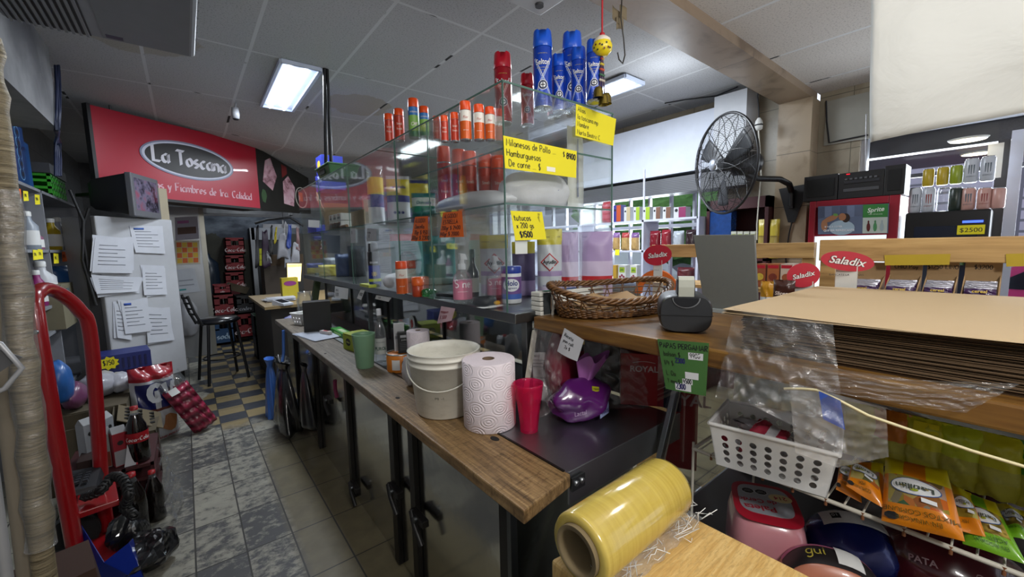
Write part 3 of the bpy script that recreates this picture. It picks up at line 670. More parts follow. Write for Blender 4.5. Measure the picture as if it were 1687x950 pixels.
def pouch(b, w, h, d, matfn, T=None, nu=13, nv=15, top=.12, bottom=.55, back=None, pinch=.02, seed=0, wr=.003):
    """filled bag standing on z=0, front toward -y"""
    T = T or Matrix.Identity(4); rnd = random.Random(seed); ph = [(rnd.uniform(3, 9), rnd.uniform(3, 9), rnd.uniform(0, 6)) for _ in range(4)]
    def th(u, v):
        e = max(0, 1-abs(2*u-1)**2.4)**.6; pv = min(1, (1-v)/top*.55) if v > 1-top else 1-.35*max(0, v-.4)
        if v < .08: pv *= bottom+(1-bottom)*v/.08
        return d/2*e*pv
    def wob(u, v): return wr*sum(math.sin(a*u*3+c*v*3+e) for a, c, e in ph)/2
    for s_, mf in ((-1, matfn), (1, back or matfn)):
        vs = []
        for j in range(nv):
            for i in range(nu):
                u, v = i/(nu-1), j/(nv-1); ww = w*(1-pinch*math.sin(v*3.1))
                vs.append(T @ Vector(((u-.5)*ww, s_*(th(u, v)+(wob(u, v) if 0 < i < nu-1 else 0)), v*h)))
        for j in range(nv-1):
            for i in range(nu-1):
                q = (j*nu+i, j*nu+i+1, (j+1)*nu+i+1, (j+1)*nu+i)
                m = mf((i+.5)/(nu-1), (j+.5)/(nv-1))
                b.f.append([len(b.v)+a for a in (q if s_ < 0 else q[::-1])]); b.mi.append(b.slot(m)); b.sm.append(True)
        b.v += [b.M @ x for x in vs]
    return lambda x, z, lift=.0012: T @ Vector((x, -th(max(0, min(1, x/w+.5)), max(0, min(1, z/h)))-wr-lift, z))
def blob(b, c, r, seed=1, amp=.12, fr=2.2, m=None, nu=28, nv=18, matfn=None, flat=.0, T=None, sharp=False):
    rnd = random.Random(seed); ws = [(Vector((rnd.uniform(-1, 1), rnd.uniform(-1, 1), rnd.uniform(-1, 1)))*fr*rnd.uniform(.7, 2.4), rnd.uniform(0, 6), rnd.uniform(.4, 1)) for _ in range(9)]
    vs = []; fs = []; T = T or Matrix.Identity(4)
    for j in range(nv):
        t = math.pi*j/(nv-1)
        for i in range(nu):
            a = 2*math.pi*i/nu; d = Vector((math.sin(t)*math.cos(a), math.sin(t)*math.sin(a), -math.cos(t)))
            n_ = sum(k3*(1-2*abs(math.sin(d.dot(q)+p)) if sharp else math.sin(d.dot(q)*2+p)) for q, p, k3 in ws)/4
            d2 = d*(1+amp*n_); z = max(d2.z, -1+flat)
            vs.append(T @ Vector((c[0]+d2.x*r[0], c[1]+d2.y*r[1], c[2]+z*r[2])))
    for j in range(nv-1):
        for i in range(nu):
            b.f.append([len(b.v)+x for x in (j*nu+i, j*nu+(i+1) % nu, (j+1)*nu+(i+1) % nu, (j+1)*nu+i)]); b.sm.append(not sharp)
            b.mi.append(b.slot(matfn(i/nu, j/(nv-1)) if matfn else m))
    b.v += [b.M @ Vector(x) for x in vs]
def wrap(r, z0, a0, lift=.0006):        # bends flat print round a can; a0 = heading of its middle
    return lambda x, y: Vector(((r+lift)*math.cos(a0+x/r), (r+lift)*math.sin(a0+x/r), z0+y))
def wdisc(b, g, rx, ry, m, n=20):
    vs = [g(rx*j/6*math.cos(6.2832*i/n), ry*j/6*math.sin(6.2832*i/n)) for j in range(1, 7) for i in range(n)]+[g(0, 0)]
    b.add(vs, [(i, (i+1) % n, 6*n) for i in range(n)]+[(j*n+i, j*n+n+i, j*n+n+(i+1) % n, j*n+(i+1) % n) for j in range(5) for i in range(n)], m)
TOCAM = lambda p: math.atan2(-p[1], -p[0])
def aerosol(label, loc, h, r, style, group=None, name='aerosol_can'):
    """body + cap; printed side faces the aisle"""
    t = thing(name, label, 'aerosol can', loc, 0, group); a0 = TOCAM(loc)
    rb = r; ch = h*.22; bh = h-ch; I = Matrix.Identity(4)
    tin = M('#b9bcc0', .25, .9, name='tin')
    if style in ('blue', 'red'):
        bm = M('#0f3fae' if style == 'blue' else '#a31226', .25, .2, coat=.4, name=style+'_tin'); cm = M('#1552c4' if style == 'blue' else '#b8152a', .3, name=style+'_cap')
        w = M('#e6e8ea', .5, name='print_white'); dk = M('#0a1a48', .5, name='print_navy'); gd = M('#b9b04a', .5, name='print_gold')
        b = B(bm); b.lathe([(rb*.92, 0), (rb, .004), (rb, .007)], m=tin, cap=False, n=32); b.lathe([(rb*.92, 0), (0, .006)], m=tin, n=32, cap=False); b.lathe([(rb, .007), (rb, bh*.97), (rb*.93, bh)], n=32, cap=False)
        T = I
        def strip(x0, z0, x1, z1, wd, m):
            f = wrap(rb, 0, a0); n = 8; vs = []
            dx, dz = x1-x0, z1-z0; L = math.hypot(dx, dz); ox, oz = -dz/L*wd/2, dx/L*wd/2
            for i in range(n+1):
                x, z = x0+dx*i/n, z0+dz*i/n; vs += [f(x+ox, z+oz), f(x-ox, z-oz)]
            b.add(vs, [(2*i, 2*i+1, 2*i+3, 2*i+2) for i in range(n)], m)
        for s_ in (-1, 1):
            strip(s_*rb*1.0, bh*.10, -s_*rb*.95, bh*.80, r*.10, M('#8fa4d8' if style == 'blue' else '#d88f98', .4, name='print_band')); strip(s_*rb*1.15, bh*.10, -s_*rb*.8, bh*.80, r*.05, w)
        f = wrap(rb, bh*.36, a0, .0009)
        def disc(rr, m, lift):
            wdisc(b, wrap(rb, bh*.36, a0, lift), rr, rr, m, 16)
        disc(r*.50, w, .0008); disc(r*.44, dk, .0011); disc(r*.28, w, .0014)
        b.tube([wrap(rb, bh*.36, a0, .002)(x*r*.1, 0) for x in (-2, -1, 0, 1, 2)], r*.05, 5, INK); b.tube([wrap(rb, bh*.36, a0, .002)(0, x*r*.1) for x in (-3, -1, 1, 3)], r*.04, 5, INK)
        b.text('Selton', r*.74, I, dk, 'c', wrap(rb, bh*.69, a0, .0010), .8, 0, .03); b.text('Selton', r*.74, I, w, 'c', wrap(rb, bh*.69, a0, .0015), .8, 0, .01)
        for z in (.63, .59): b.text('MOSCAS Y MOSQUITOS' if z > .6 else 'acción rápida', r*.13, I, gd, 'c', wrap(rb, bh*z, a0, .0012), .9)
        b.text('CONTRA INSECTOS', r*.12, I, gd, 'c', wrap(rb, bh*.86, a0, .0012), .9)
        b.text('400 ml', r*.16, I, w, 'c', wrap(rb, bh*.12, a0, .0012))
        bo = b.obj('can_body', t)
        b = B(cm); n = 32; vs = []; zs = [(0, 1.0), (.02, 1.02), (.3, 1.0), (.9, .93), (1, .88)]
        for q, k3 in zs:
            for i in range(n):
                a = 2*math.pi*i/n; notch = .30*ch if (q == 1 and abs(((a-a0+math.pi) % (2*math.pi))-math.pi) < .42) else 0
                n2 = notch*.9 if q == .9 else notch
                vs.append((rb*k3*math.cos(a), rb*k3*math.sin(a), bh-.002+ch*q-(n2 if q == 1 else 0)))
        b.add(vs, [(j*n+i, j*n+(i+1) % n, (j+1)*n+(i+1) % n, (j+1)*n+i) for j in range(4) for i in range(n)], None, True)
        b.add(vs[-n:]+[(0, 0, bh+ch*.68)], [(i, (i+1) % n, n) for i in range(n)]); b.obj('cap', t)
    elif style in ('orange', 'smell', 'green'):
        oc = M('#d9480f', .35, name='orange_cap'); w = M('#d8d2c8', .35, name='print_white2')
        bc = {'orange': '#c8571a', 'smell': '#b3341d', 'green': '#2f7a3a'}[style]
        k2 = M(bc, .3, .1, coat=.3, name='can_print')
        b = B(k2); b.lathe([(rb*.93, 0), (rb, .004)], m=tin, n=24, cap=False); b.lathe([(rb*.93, 0), (0, .005)], m=tin, n=24, cap=False)
        if style == 'green':
            b.lathe([(rb, .004), (rb, bh*.22)], m=k2, n=24, cap=False); b.lathe([(rb, bh*.22), (rb, bh*.72)], n=24, m=M('#7fae52', .35, name='print_leaf'), cap=False); b.lathe([(rb, bh*.72), (rb, bh*.98)], n=24, m=M('#2b6fb4', .35, name='print_blue'), cap=False)
            b.text('EXCELENTE', r*.34, I, w, 'c', wrap(rb, bh*.80, a0), .8, 0, .02); b.text('Off', r*.9, I, w, 'c', wrap(rb, bh*.38, a0), 1, .2, .02)
        else:
            b.lathe([(rb, .004), (rb, bh*.62)], m=k2, n=24, cap=False); b.lathe([(rb, bh*.62), (rb, bh*.97)], n=24, m=w if style == 'orange' else k2, cap=False)
            if style == 'smell': b.text('Smell', r*.62, I, w, 'c', wrap(rb, bh*.62, a0), .8); b.text('Fresh', r*.62, I, w, 'c', wrap(rb, bh*.42, a0), .8)
            else: b.text('Flor', r*.6, I, M('#b0301c', .4), 'c', wrap(rb, bh*.70, a0), .9, .2); b.text('aerosol', r*.3, I, w, 'c', wrap(rb, bh*.3, a0))
        b.lathe([(rb, bh*.97), (rb*.9, bh*1.01)], n=24, m=tin, cap=False); b.obj('can_body', t)
        b = B(oc); b.lathe([(rb*.97, bh-.001), (rb*.98, bh+ch*.2), (rb*.94, bh+ch*.92), (rb*.86, bh+ch), (0, bh+ch)], n=28, cap=False); b.obj('cap', t)
    elif style == 'escudo':
        b = B(M('#10298f', .25, .2, coat=.4)); b.lathe([(rb*.93, 0), (rb, .005), (rb, bh*.62)], n=28, cap=False); b.lathe([(rb, bh*.62), (rb, bh), (rb*.8, bh*1.02)], m=BLACK, n=28, cap=False)
        b.text('ESCUDO', r*.46, I, M('#c9c9d0', .5), 'c', wrap(rb, bh*.68, a0), .8, 0, .02)
        st = []; g = wrap(rb, bh*.38, a0)
        for i in range(16):
            q = r*(.55 if i % 2 else .26); st.append(g(q*math.cos(i*.3927), q*math.sin(i*.3927)))
        b.add(st+[g(0, 0)], [(i, (i+1) % 16, 16) for i in range(16)], M('#d8b82a', .5))
        b.lathe([(rb+.0005, bh*.16), (rb+.0005, bh*.24)], m=M('#b5c22a', .5), n=28, cap=False); b.obj('can_body', t)
        b = B(BLACK); b.lathe([(rb*.8, bh), (rb*.86, bh+ch*.1), (rb*.78, h-.01), (rb*.5, h), (0, h)], n=24, cap=False); b.obj('cap', t)
    return t

# ================================================================== ON AND IN THE GLASS CASE
GT = GZ1+.0015
rs = .0345
def stand_cans(items, z, style):
    for (px, pb, pt, lab) in items:
        if pb: p = az(px, pb, z); h = ztop(p, pt)-z
        else: h = .245; p = az(px, pt, z+h)
        aerosol(lab, (p.x, p.y, z), h, h*.128, style)
stand_cans([(895, 181, 52, 'blue insect spray can on glass case top, nearest the front left corner'),
            (943, 184, 55, 'blue insect spray can beside the yellow alias note, white wordmark fully visible'),
            (979, None, 66, 'blue insect spray can behind the hanging bell charm'),
            (921, None, 90, 'blue insect spray can mostly hidden between the two foremost blue cans'),
            (953, None, 79, 'blue insect spray can hidden just behind the can with the fully visible wordmark')], GT, 'blue')
stand_cans([(830, 205, 88, 'tall red insect spray can above the front left corner of the glass case'),
            (868, None, 122, 'red insect spray can whose cap peeps over the front edge between red and blue cans'),
            (912, None, 101, 'red insect spray can sliver right behind the foremost blue can')], GT, 'red')
for (px, pb, pt, st, lab) in [(683, 228, 163, 'green', 'orange-capped repellent can with blue and green label on top of the glass case'),
        (659, 233, 180, 'smell', 'orange aerosol can on top of the case directly left of the green-label can'),
        (642, 235, 188, 'smell', 'orange aerosol can at the far left end of the row on top of the case'),
        (700, 226, 176, 'green', 'orange-capped repellent can tucked behind the green-label can'),
        (720, 231, 192, 'smell', 'low orange can on case top, right of the two green-label cans')]:
    p = az(px, pb, GT); h = ztop(p, pt)-GT; aerosol(lab, (p.x, p.y, GT), h, h*.16 if h < .2 else h*.14, st)
UZ = 1.933
for i, (px, pb, pt, st) in enumerate([(733, 234, 191, 'smell'), (750, 234, 186, 'smell'), (768, 232, 168, 'orange'), (790, 232, 173, 'orange'), (808, 232, 177, 'orange')]):
    p = az(px, pb, UZ); h = ztop(p, pt)-UZ
    aerosol('%s orange-capped aerosol from the left on the short upper glass shelf' % ORD[i], (p.x, p.y, UZ), h, h*.155, st)
MZ = GZM+.0085
for i, (px, pt, x, st) in enumerate([(730, 242, 1.06, 'smell'), (755, 247, 1.09, 'smell'), (773, 250, 1.12, 'smell'), (799, 255, 1.16, 'smell'), (820, 257, 1.19, 'smell')]):
    q = ax(px, pt, x); h = q.z-MZ; aerosol('%s red-orange air freshener can from the left in the row behind the white bags' % ORD[i], (x, q.y, MZ), h, .0345, st)
# white wadding bags on the middle shelf
BAGW = M('#c9c9cd', .45, bump=.5, bscale=40, name='white_bag')
def lying_bag(label, loc, r, seed, txt=None, rz=0, m=BAGW, group=None):
    b = B(m); blob(b, (0, 0, r[2]), r, seed, .07, 3, flat=.25)
    if txt: b.text(txt, .028, frame((0, -r[1]*.98, r[2]*1.0), (1, 0, 0), (0, .1, 1)), M('#1d3b8f', .6), 'c', None, 1, .1, .02)
    o = b.obj('cotton_bag'); o.location = loc; o.rotation_euler = (0, 0, rz); return tag(o, label, 'bag', group)
p = ax(772, 345, 1.02); lying_bag('big translucent white bag lying on the middle glass shelf below the orange cans', (1.04, p.y, MZ-.02), (.10, .30, .052), 4, None, 0)
p = ay(880, 300, 1.30); lying_bag('wide white cotton pack seen behind the price sign for chicken milanesas', (1.22, 1.33, MZ-.02), (.20, .095, .09), 9, 'estrella', 0)
p = ay(900, 310, 1.36); lying_bag('upper white cotton pack stacked behind the milanesas price sign', (1.36, 1.36, MZ+.125), (.13, .10, .055), 12, None, .2)
# tall white strip pack near the case's right end
b = B(M('#c3c5bf', .5)); pouch(b, .10, .36, .05, lambda u, v: 0, wr=.002); b.quad((-.02, -.032, .05), (-.014, -.032, .05), (-.014, -.032, .3), (-.02, -.032, .3), M('#2c3f78'))
o = b.obj('plastic_sleeve'); o.location = (1.40, 1.27, MZ); tag(o, 'tall pale plastic sleeve standing at the right end inside the glass case', 'sleeve')
# household packs, left half of the middle shelf
YEL = M('#c9b81d', .4, name='pack_yellow'); NAVY = M('#1b2a78', .4, name='pack_navy'); PWH = M('#c3c6cb', .4, name='pack_white'); TEAL = M('#0c6b66', .4, name='pack_teal')
def shelf_pack(name, label, cat, px0, px1, pt, pb, x, d, matfn, deco=None, z=None, rz=None, m0=None, seed=3, group=None, top=.14):
    """upright soft pack whose front shows between px0..px1, top pt, base at pb or shelf height z"""
    a = ax((px0+px1)/2, pb, x)
    if z is not None: a.z = z
    ang = math.atan2(a.y, a.x)-math.pi/2 if rz is None else rz          # turned toward the shopkeeper
    dep = depth((a.x, a.y, a.z)); w = abs(px1-px0)/FPX*dep*1.02; h = ztop(a, pt)-a.z
    b = B(m0 or PWH); f = pouch(b, w, h, d, matfn, seed=seed, top=top)
    if deco: deco(b, f, w, h)
    o = b.obj(name); o.location = a; o.rotation_euler = (0, 0, ang+R(0)); return tag(o, label, cat, group)
def bands(*bs):
    return lambda u, v: next((m for y, m in bs if v < y), bs[-1][1])
def cartab(b, f, w, h):
    b.text('cartabella', w*.17, Matrix.Identity(4), NAVY, 'c', lambda x, y: f(x, h*.72+y), 1, 0, .02)
    for i in (-1, 0, 1): b.add([f(i*w*.17, h*.2, .0015)]+[f(i*w*.17+w*.06*math.cos(q*.5236), h*.2+w*.06*math.sin(q*.5236), .0015) for q in range(12)], [(0, 1+q, 1+(q+1) % 12) for q in range(12)], NAVY)
shelf_pack('tissue_pack', 'yellow, blue and white tissue roll pack upright behind the glass, print facing out', 'tissue pack', 640, 676, 290, 362, 1.06, .10, bands((.42, PWH), (.56, NAVY), (.9, YEL), (1, PWH)), cartab, MZ)
shelf_pack('tissue_pack', 'yellow and blue roll pack behind and right of the printed tissue pack', 'tissue pack', 672, 706, 297, 348, 1.22, .09, bands((.35, NAVY), (.9, YEL), (1, NAVY)), None, MZ, seed=5)
shelf_pack('tissue_pack', 'crumpled yellow and blue clear-wrapped roll pack at the left, leaning against the glass', 'tissue pack', 609, 634, 272, 368, 1.02, .12, bands((.3, PWH), (.52, NAVY), (.78, YEL), (1, CLEARP)), None, MZ, seed=8)
def donc(b, f, w, h): b.text('Doncella', w*.17, Matrix.Identity(4), NAVY, 'c', lambda x, y: f(x, h*.52+y), 1, .2, .02)
shelf_pack('sanitary_pack', 'teal and white sanitary pad pack lying tilted between tissue packs and white bag', 'pack', 680, 718, 318, 360, .99, .09, bands((.45, TEAL), (.8, PWH), (1, TEAL)), donc, MZ)
# cardboard tray with cigarette-size boxes, far part
CARD = M('#7d6a50', .85, var=.12, bump=.15, bscale=30, name='cardboard'); CARDD = M('#5d4d3a', .9, name='cardboard_dark')
q = ax(555, 372, .98)
t = thing('cardboard_tray', 'torn brown cardboard tray holding small white boxes inside the glass case', 'cardboard tray', (1.02, q.y, MZ))
b = B(CARD); b.bx((-.06, -.16, 0), (.14, .28, .006)); b.bx((.134, -.16, 0), (.14, .28, .16)); b.bx((-.06, .274, 0), (.14, .28, .24)); b.bx((-.06, -.16, 0), (-.054, .28, .05)); b.obj('tray', t)
b = B(CARD); b.sheet((-.06, .28, .10), (-.055, .52, .30), (-.05, .52, .36), (-.06, .25, .16), .004); b.obj('torn_flap', t)
SB = M('#c3c2bc', .5, name='small_box_white')
for i, (dy, dz) in enumerate([(-.13, 0), (-.13, .058), (-.02, 0), (-.02, .058), (.09, 0), (.09, .058)]):
    d = (.08, .10, .055)
    def deco(b, i=i):
        T = face(d, 'l'); patch(b, T, rect(.06, .018, 0, -.006), M('#4a4a52')); patch(b, T @ Matrix.Translation((0, .014, 0)), rect(.03, .012), M('#96503c'))
    box_thing('medicine_box', 'small white box, %s, %s layer in the torn cardboard tray' % (['nearest pair', 'middle pair', 'farthest pair'][i//2], ['bottom', 'top'][i % 2]), 'box', (1.0, q.y+dy, MZ+.0075+dz), d, 0, SB, deco, 'small boxes in the torn tray')
b = B(M('#a9855a', .6)); b.cyl((0, -.06, 0), (0, .06, .02), .012); b.obj
o = B(M('#6b4a2a', .6)).cyl((-.01, -.07, .013), (-.01, .07, .013), .012).obj('lip_balm_tube'); o.location = (.965, q.y-.27, MZ); tag(o, 'small brown tube lying on the shelf before the torn cardboard tray', 'tube')
# far end of the case
q = ax(525, 395, 1.0)
BLUEB = M('#1a2a86', .5, name='blue_box')
def bx2(b): T = face((.10, .22, .09), 'l'); b.text('75%', .06, T, M('#c8c8d0'), 'c', None, 1, 0, .02); 
box_thing('chocolate_box', 'dark blue flat box at the far end on the middle shelf with yellow-topped box', 'box', (1.03, q.y+.15, MZ), (.10, .34, .075), 0, BLUEB, lambda b: patch(b, face((.10, .34, .075), 't'), rect(.09, .33), M('#b8b22a')))
# green tray with two dark poles on top of the case, blue boxes behind
q = az(545, 274, GT+.10); q.z = GT
t = thing('green_tray', 'dark green plastic tray on the far top of the glass case', 'tray', (q.x+.05, q.y, GT))
GRN = M('#3f6a42', .5, name='tray_green')
b = B(GRN); b.hexa([(-.10, -.15, 0), (.10, -.15, 0), (.10, .15, 0), (-.10, .15, 0)], [(-.12, -.19, .085), (.12, -.19, .085), (.12, .19, .085), (-.12, .19, .085)]); b.bx((-.13, -.2, .085), (.13, .2, .098)); b.obj('tray_body', t, bevel=.006)
b = B(M('#16241a', .7)); b.bx((-.121, -.07, .03), (-.11, .08, .07)); b.obj('grip_slot', t)
for i, (px0, py0, px1, py1, lab) in enumerate([(536, 262, 534, 76, 'left dark metal pole rising from the green tray to the ceiling'), (545, 262, 537, 77, 'right dark metal pole leaning on its twin above the green tray')]):
    a = Vector((q.x+.0+.02*i, q.y+.08+.05*i, GT+.0985)); zt = ztop((a.x, a.y), py1)
    a = Vector((ax(px0, py0, a.x).x, ax(px0, py0, a.x).y, GT+.0985)); e2 = ax(px1, py1, a.x)
    t2 = thing('metal_pole', lab, 'pole', a)
    B(M('#17181b', .35, .4, name='pole_dark')).cyl((0, 0, 0), e2-a, .014, .0135, 14).obj('tube', t2)
    B(BLACK).cyl((e2-a)*.955, (e2-a)*1.003, .0165, n=14).obj('end_cap', t2)
for (px, pb, pt, w_, lab, txt) in [(538, 272, 253, .13, 'dark blue box on the far end of the case top, behind the poles', ''), (530, 300, 272, .20, 'dark blue carton with 75% print at the far end, beneath the upper blue box', '75%')]:
    a = ax(px, pb, 1.12); zb = a.z; hh = .17 if pt == 253 else .16
    d = (.20, w_*1.6, hh)
    z0 = GT if pt != 253 else GT+.162
    box_thing('blue_carton', lab, 'box', (1.20, GY1-.12 if txt else GY1-.13, z0), d, 0, BLUEB, (lambda b, d=d: b.text('75%', .09, face(d, 'l'), M('#aab4dd'), 'c', None, 1, 0, .02)) if txt else (lambda b, d=d: patch(b, face(d, 'l'), oval(.05, .04), M('#c9a233'))))

# ---- goods on the steel shelf (bottom of the case)
SZ = 1.3015
def spot(px, pb): return az(px, pb, SZ)
p = spot(618, 472); h = ztop(p, 399)-SZ; aerosol('black-capped dark blue insect killer can with yellow burst on the case floor', (p.x, p.y, SZ), h, h*.128, 'escudo')
p = spot(663, 484); h = ztop(p, 430)-SZ; aerosol('orange and white aerosol with orange cap on the case floor beside the orange jar', (p.x, p.y, SZ), h, h*.175, 'orange')
p = spot(689, 488); h = ztop(p, 456)-SZ
t = thing('orange_jar', 'orange lidded jar with dark lower half beside the orange aerosol', 'jar', (p.x, p.y, SZ))
b = B(M('#a3391a', .3)); b.lathe([(.026, 0), (.029, .004), (.029, h*.55), (.027, h*.57)], n=28); b.obj('jar', t); b = B(M('#d25a1c', .35)); b.lathe([(.03, h*.57), (.031, h*.6), (.03, h), (0, h)], n=28, cap=False); b.obj('lid', t)
p = spot(707, 489); b = B(see_through('green_glass', (.1, .45, .2), .1, .05, .25, (.05, .3, .1))); b.lathe([(0, 0), (.02, .004), (.022, .03), (.012, .055), (.010, .075), (.013, .08), (0, .082)], (0, 0, .022), 20, None, (1, .35, 0), cap=False)
o = b.obj('green_bottle'); o.location = (p.x-.03, p.y, SZ); tag(o, 'small green glass bottle lying on its side on the case floor', 'bottle')
b = B(BLACK); b.cyl((0, 0, .012), (.05, -.16, .012), .011); b.cyl((.05, -.16, .012), (.06, -.19, .012), .007); o = b.obj('marker_pen'); o.location = (p.x+.03, p.y-.03, SZ); tag(o, 'thick black marker lying behind the small green bottle', 'marker')
def spray_bottle(px, pb, pt, lab):
    p = spot(px, pb); H = ztop(p, pt)-SZ; r = H*.19; a0 = TOCAM(p)
    t = thing('spray_bottle', lab, 'spray bottle', (p.x, p.y, SZ), 0, 'pink spray bottles'); PK = M('#c0708c', .35, name='pink_liquid')
    b = B(CLEARP); b.lathe([(r*.8, 0), (r, .006), (r, H*.5), (r*.8, H*.6), (r*.34, H*.66), (r*.34, H*.7)], n=28); b.obj('bottle', t)
    b = B(PK); b.lathe([(r*.9, H*.085), (r*.955, H*.095), (r*.955, H*.47), (0, H*.47)], n=28, cap=False); b.lathe([(r+.0006, H*.09), (r+.0006, H*.45)], n=28, m=M('#c4768f', .5), cap=False)
    b.hand('S ne', r*.8, Matrix.Identity(4), M('#e8dfe4'), .14, 'c', None, wrap(r, H*.33, a0, .0014)); b.text('aromatizante', r*.2, Matrix.Identity(4), M('#e8dfe4'), 'c', wrap(r, H*.24, a0, .0014)); b.obj('label', t)
    b = B(M('#d9dadd', .35)); b.lathe([(r*.4, H*.68), (r*.4, H*.78), (r*.26, H*.8), (r*.24, H*.88)], n=18); b.hexa([(-r*.25, -r*.25, H*.87), (r*.6, -r*.25, H*.87), (r*.6, r*.25, H*.87), (-r*.25, r*.25, H*.87)], [(-r*.3, -r*.2, H), (r*.35, -r*.2, H*.985), (r*.35, r*.2, H*.985), (-r*.3, r*.2, H)]); b.obj('trigger_head', t, bevel=.002)
spray_bottle(763, 499, 417, 'pink spray bottle on the case floor left of the dark green bottle'); spray_bottle(816, 491, 421, 'pink spray bottle behind the white magnesium jar')
p = spot(780, 488); H = ztop(p, 410)-SZ
t = thing('dark_bottle', 'slim dark green bottle with pale label between the two pink spray bottles', 'bottle', (p.x, p.y, SZ)); b = B(M('#0f1a14', .12)); r = H*.125
b.lathe([(r*.9, 0), (r, .005), (r, H*.52), (r*.42, H*.68), (r*.40, H*.84)], n=26, cap=False); b.lathe([(r*.9, 0), (0, .003)], n=26, cap=False); b.obj('glass', t)
b = B(M('#1d3f31', .3)); b.lathe([(r*.46, H*.82), (r*.48, H*.99), (0, H)], n=22, cap=False); b.obj('cap', t)
b = B(M('#8d8f86', .6)); b.lathe([(r+.0006, H*.1), (r+.0006, H*.4)], n=26, cap=False); b.obj('label', t)
p = spot(843, 498); H = ztop(p, 438)-SZ; r = H*.275; a0 = TOCAM(p)
t = thing('powder_jar', 'white jar with blue lid and purple magnesium label at the front of the case', 'jar', (p.x, p.y, SZ))
b = B(M('#cfd0d4', .35)); b.lathe([(r*.92, 0), (r, .005), (r, H*.8), (r*.9, H*.84)], n=32); b.obj('jar', t)
b = B(M('#1f3a96', .3)); b.lathe([(r*1.0, H*.81), (r*1.02, H*.83), (r*1.02, H*.98), (r*.97, H), (0, H)], n=32, cap=False); b.obj('lid', t)
b = B(M('#6b4a86', .45)); b.lathe([(r+.0006, H*.12), (r+.0006, H*.72)], n=32, cap=False); b.lathe([(r+.0008, H*.12), (r+.0008, H*.26)], n=32, m=M('#3b5aa8', .45), cap=False)
wdisc(b, wrap(r, H*.50, a0, .0014), r*.85, r*.62, M('#d8dade', .5))
b.text('Holo', r*.72, Matrix.Identity(4), NAVY, 'c', wrap(r, H*.49, a0, .0026), .85, 0, .02); b.text('Magnesio', r*.30, Matrix.Identity(4), NAVY, 'c', wrap(r, H*.40, a0, .0026)); b.obj('label', t)
p = spot(800, 501); t = thing('ashtray', 'round black dish on a paper scrap at the front of the case', 'dish', (p.x+.01, p.y+.02, SZ)); b = B(BLACK); b.lathe([(.05, 0), (.054, .004), (.046, .028), (.042, .028), (.040, .01), (0, .01)], n=32, cap=False); b.lathe([(.05, 0), (0, 0)], n=32, cap=False); b.obj('dish', t)
o = B(PAPER).grid(lambda u, v: Vector(((u-.5)*.11, (v-.5)*.04, .003+.012*abs(u-.5)**1.5)), 9, 3).obj('paper_scrap'); p = spot(808, 507); o.location = (p.x, p.y, SZ); tag(o, 'curled white paper scrap lying before the black dish', 'paper scrap')
p = spot(819, 504); b = B(M('#c99a1c', .6)); blob(b, (0, 0, .009), (.015, .012, .009), 3, .08, 2, nu=14, nv=10); o = b.obj('yellow_candy'); o.location = (p.x, p.y, SZ+.0045); tag(o, 'small yellow candy lying on the curled paper scrap', 'candy')
# laundry and detergent pouches standing behind the front pane
LIL = M('#9a86ad', .4, name='lilac'); LIL2 = M('#b7a9c2', .4, name='lilac_pale'); PUR = M('#5b3f8c', .4); YELT = M('#b5a92a', .4, name='yellow_top'); REDP = M('#a8141d', .5, name='print_red'); GRYW = M('#b9bcc3', .4, name='pouch_white')
def ayud(b, f, w, h):
    s_ = w*.36
    for k3, m in ((1, REDP), (.84, GRYW)): b.add([f(0, h*.55+s_*k3, .001+.0006*(k3 < 1)), f(s_*k3, h*.55, .001+.0006*(k3 < 1)), f(0, h*.55-s_*k3, .001+.0006*(k3 < 1)), f(-s_*k3, h*.55, .001+.0006*(k3 < 1))], [(0, 1, 2, 3)], m)
    b.text('Ayudín', w*.21, Matrix.Identity(4), INK, 'c', lambda x, y: f(x, h*.53+y, .0022), .9, 0, .025); b.text('ROPA BLANCA Y COLOR', w*.075, Matrix.Identity(4), INK, 'c', lambda x, y: f(x, h*.88+y, .0015))
    b.text('tela y manchas', w*.1, Matrix.Identity(4), PUR, 'c', lambda x, y: f(x, h*.22+y, .0015))
AY = bands((.08, GRYW), (.2, LIL2), (.35, GRYW), (.42, LIL), (.82, GRYW), (1, YELT))
LB = lambda u, v: PUR if abs(v-.58) < .025 or abs(v-.45) < .015 else (REDP if abs(v-.37) < .02 else (LIL if v > .6 or (int(v*40) % 3 == 0) else LIL2))
LBP = bands((.3, LIL2), (.36, REDP), (.4, LIL2), (.46, PUR), (.56, LIL2), (.6, PUR), (1, LIL))
shelf_pack('detergent_pouch', 'yellow-topped white bleach pouch standing left of the red diamond pouch, behind pink bottle', 'pouch', 793, 838, 387, 480, 1.16, .07, AY, ayud, SZ)
shelf_pack('detergent_pouch', 'yellow-topped white bleach pouch with red diamond behind the snack price note', 'pouch', 886, 926, 377, 468, 1.24, .07, AY, ayud, SZ, seed=4)
shelf_pack('detergent_pouch', 'lilac lined back of a detergent pouch directly right of the red diamond pouch', 'pouch', 922, 953, 382, 466, 1.31, .06, LBP, None, SZ, seed=6)
shelf_pack('detergent_pouch', 'wide lilac detergent pouch at the right end of the case floor', 'pouch', 955, 1008, 381, 466, 1.42, .08, LBP, None, SZ, seed=7)
shelf_pack('detergent_pouch', 'dark violet pouch in shade between the two bleach pouches', 'pouch', 845, 882, 398, 480, 1.30, .07, bands((.3, LIL), (.8, M('#4b3f66', .5)), (1, YELT)), None, SZ, seed=11)
o = B(WHITE).bx((-.03, -.001, 0), (.03, .001, .11)).obj('white_card'); p = ay(860, 416, GY0+.04); paper = o; o.location = ay(859, 418, GY0+.009); o.rotation_euler = (0, 0, 0); tag(o, 'plain white card below the yellow snack note inside the front pane', 'card')
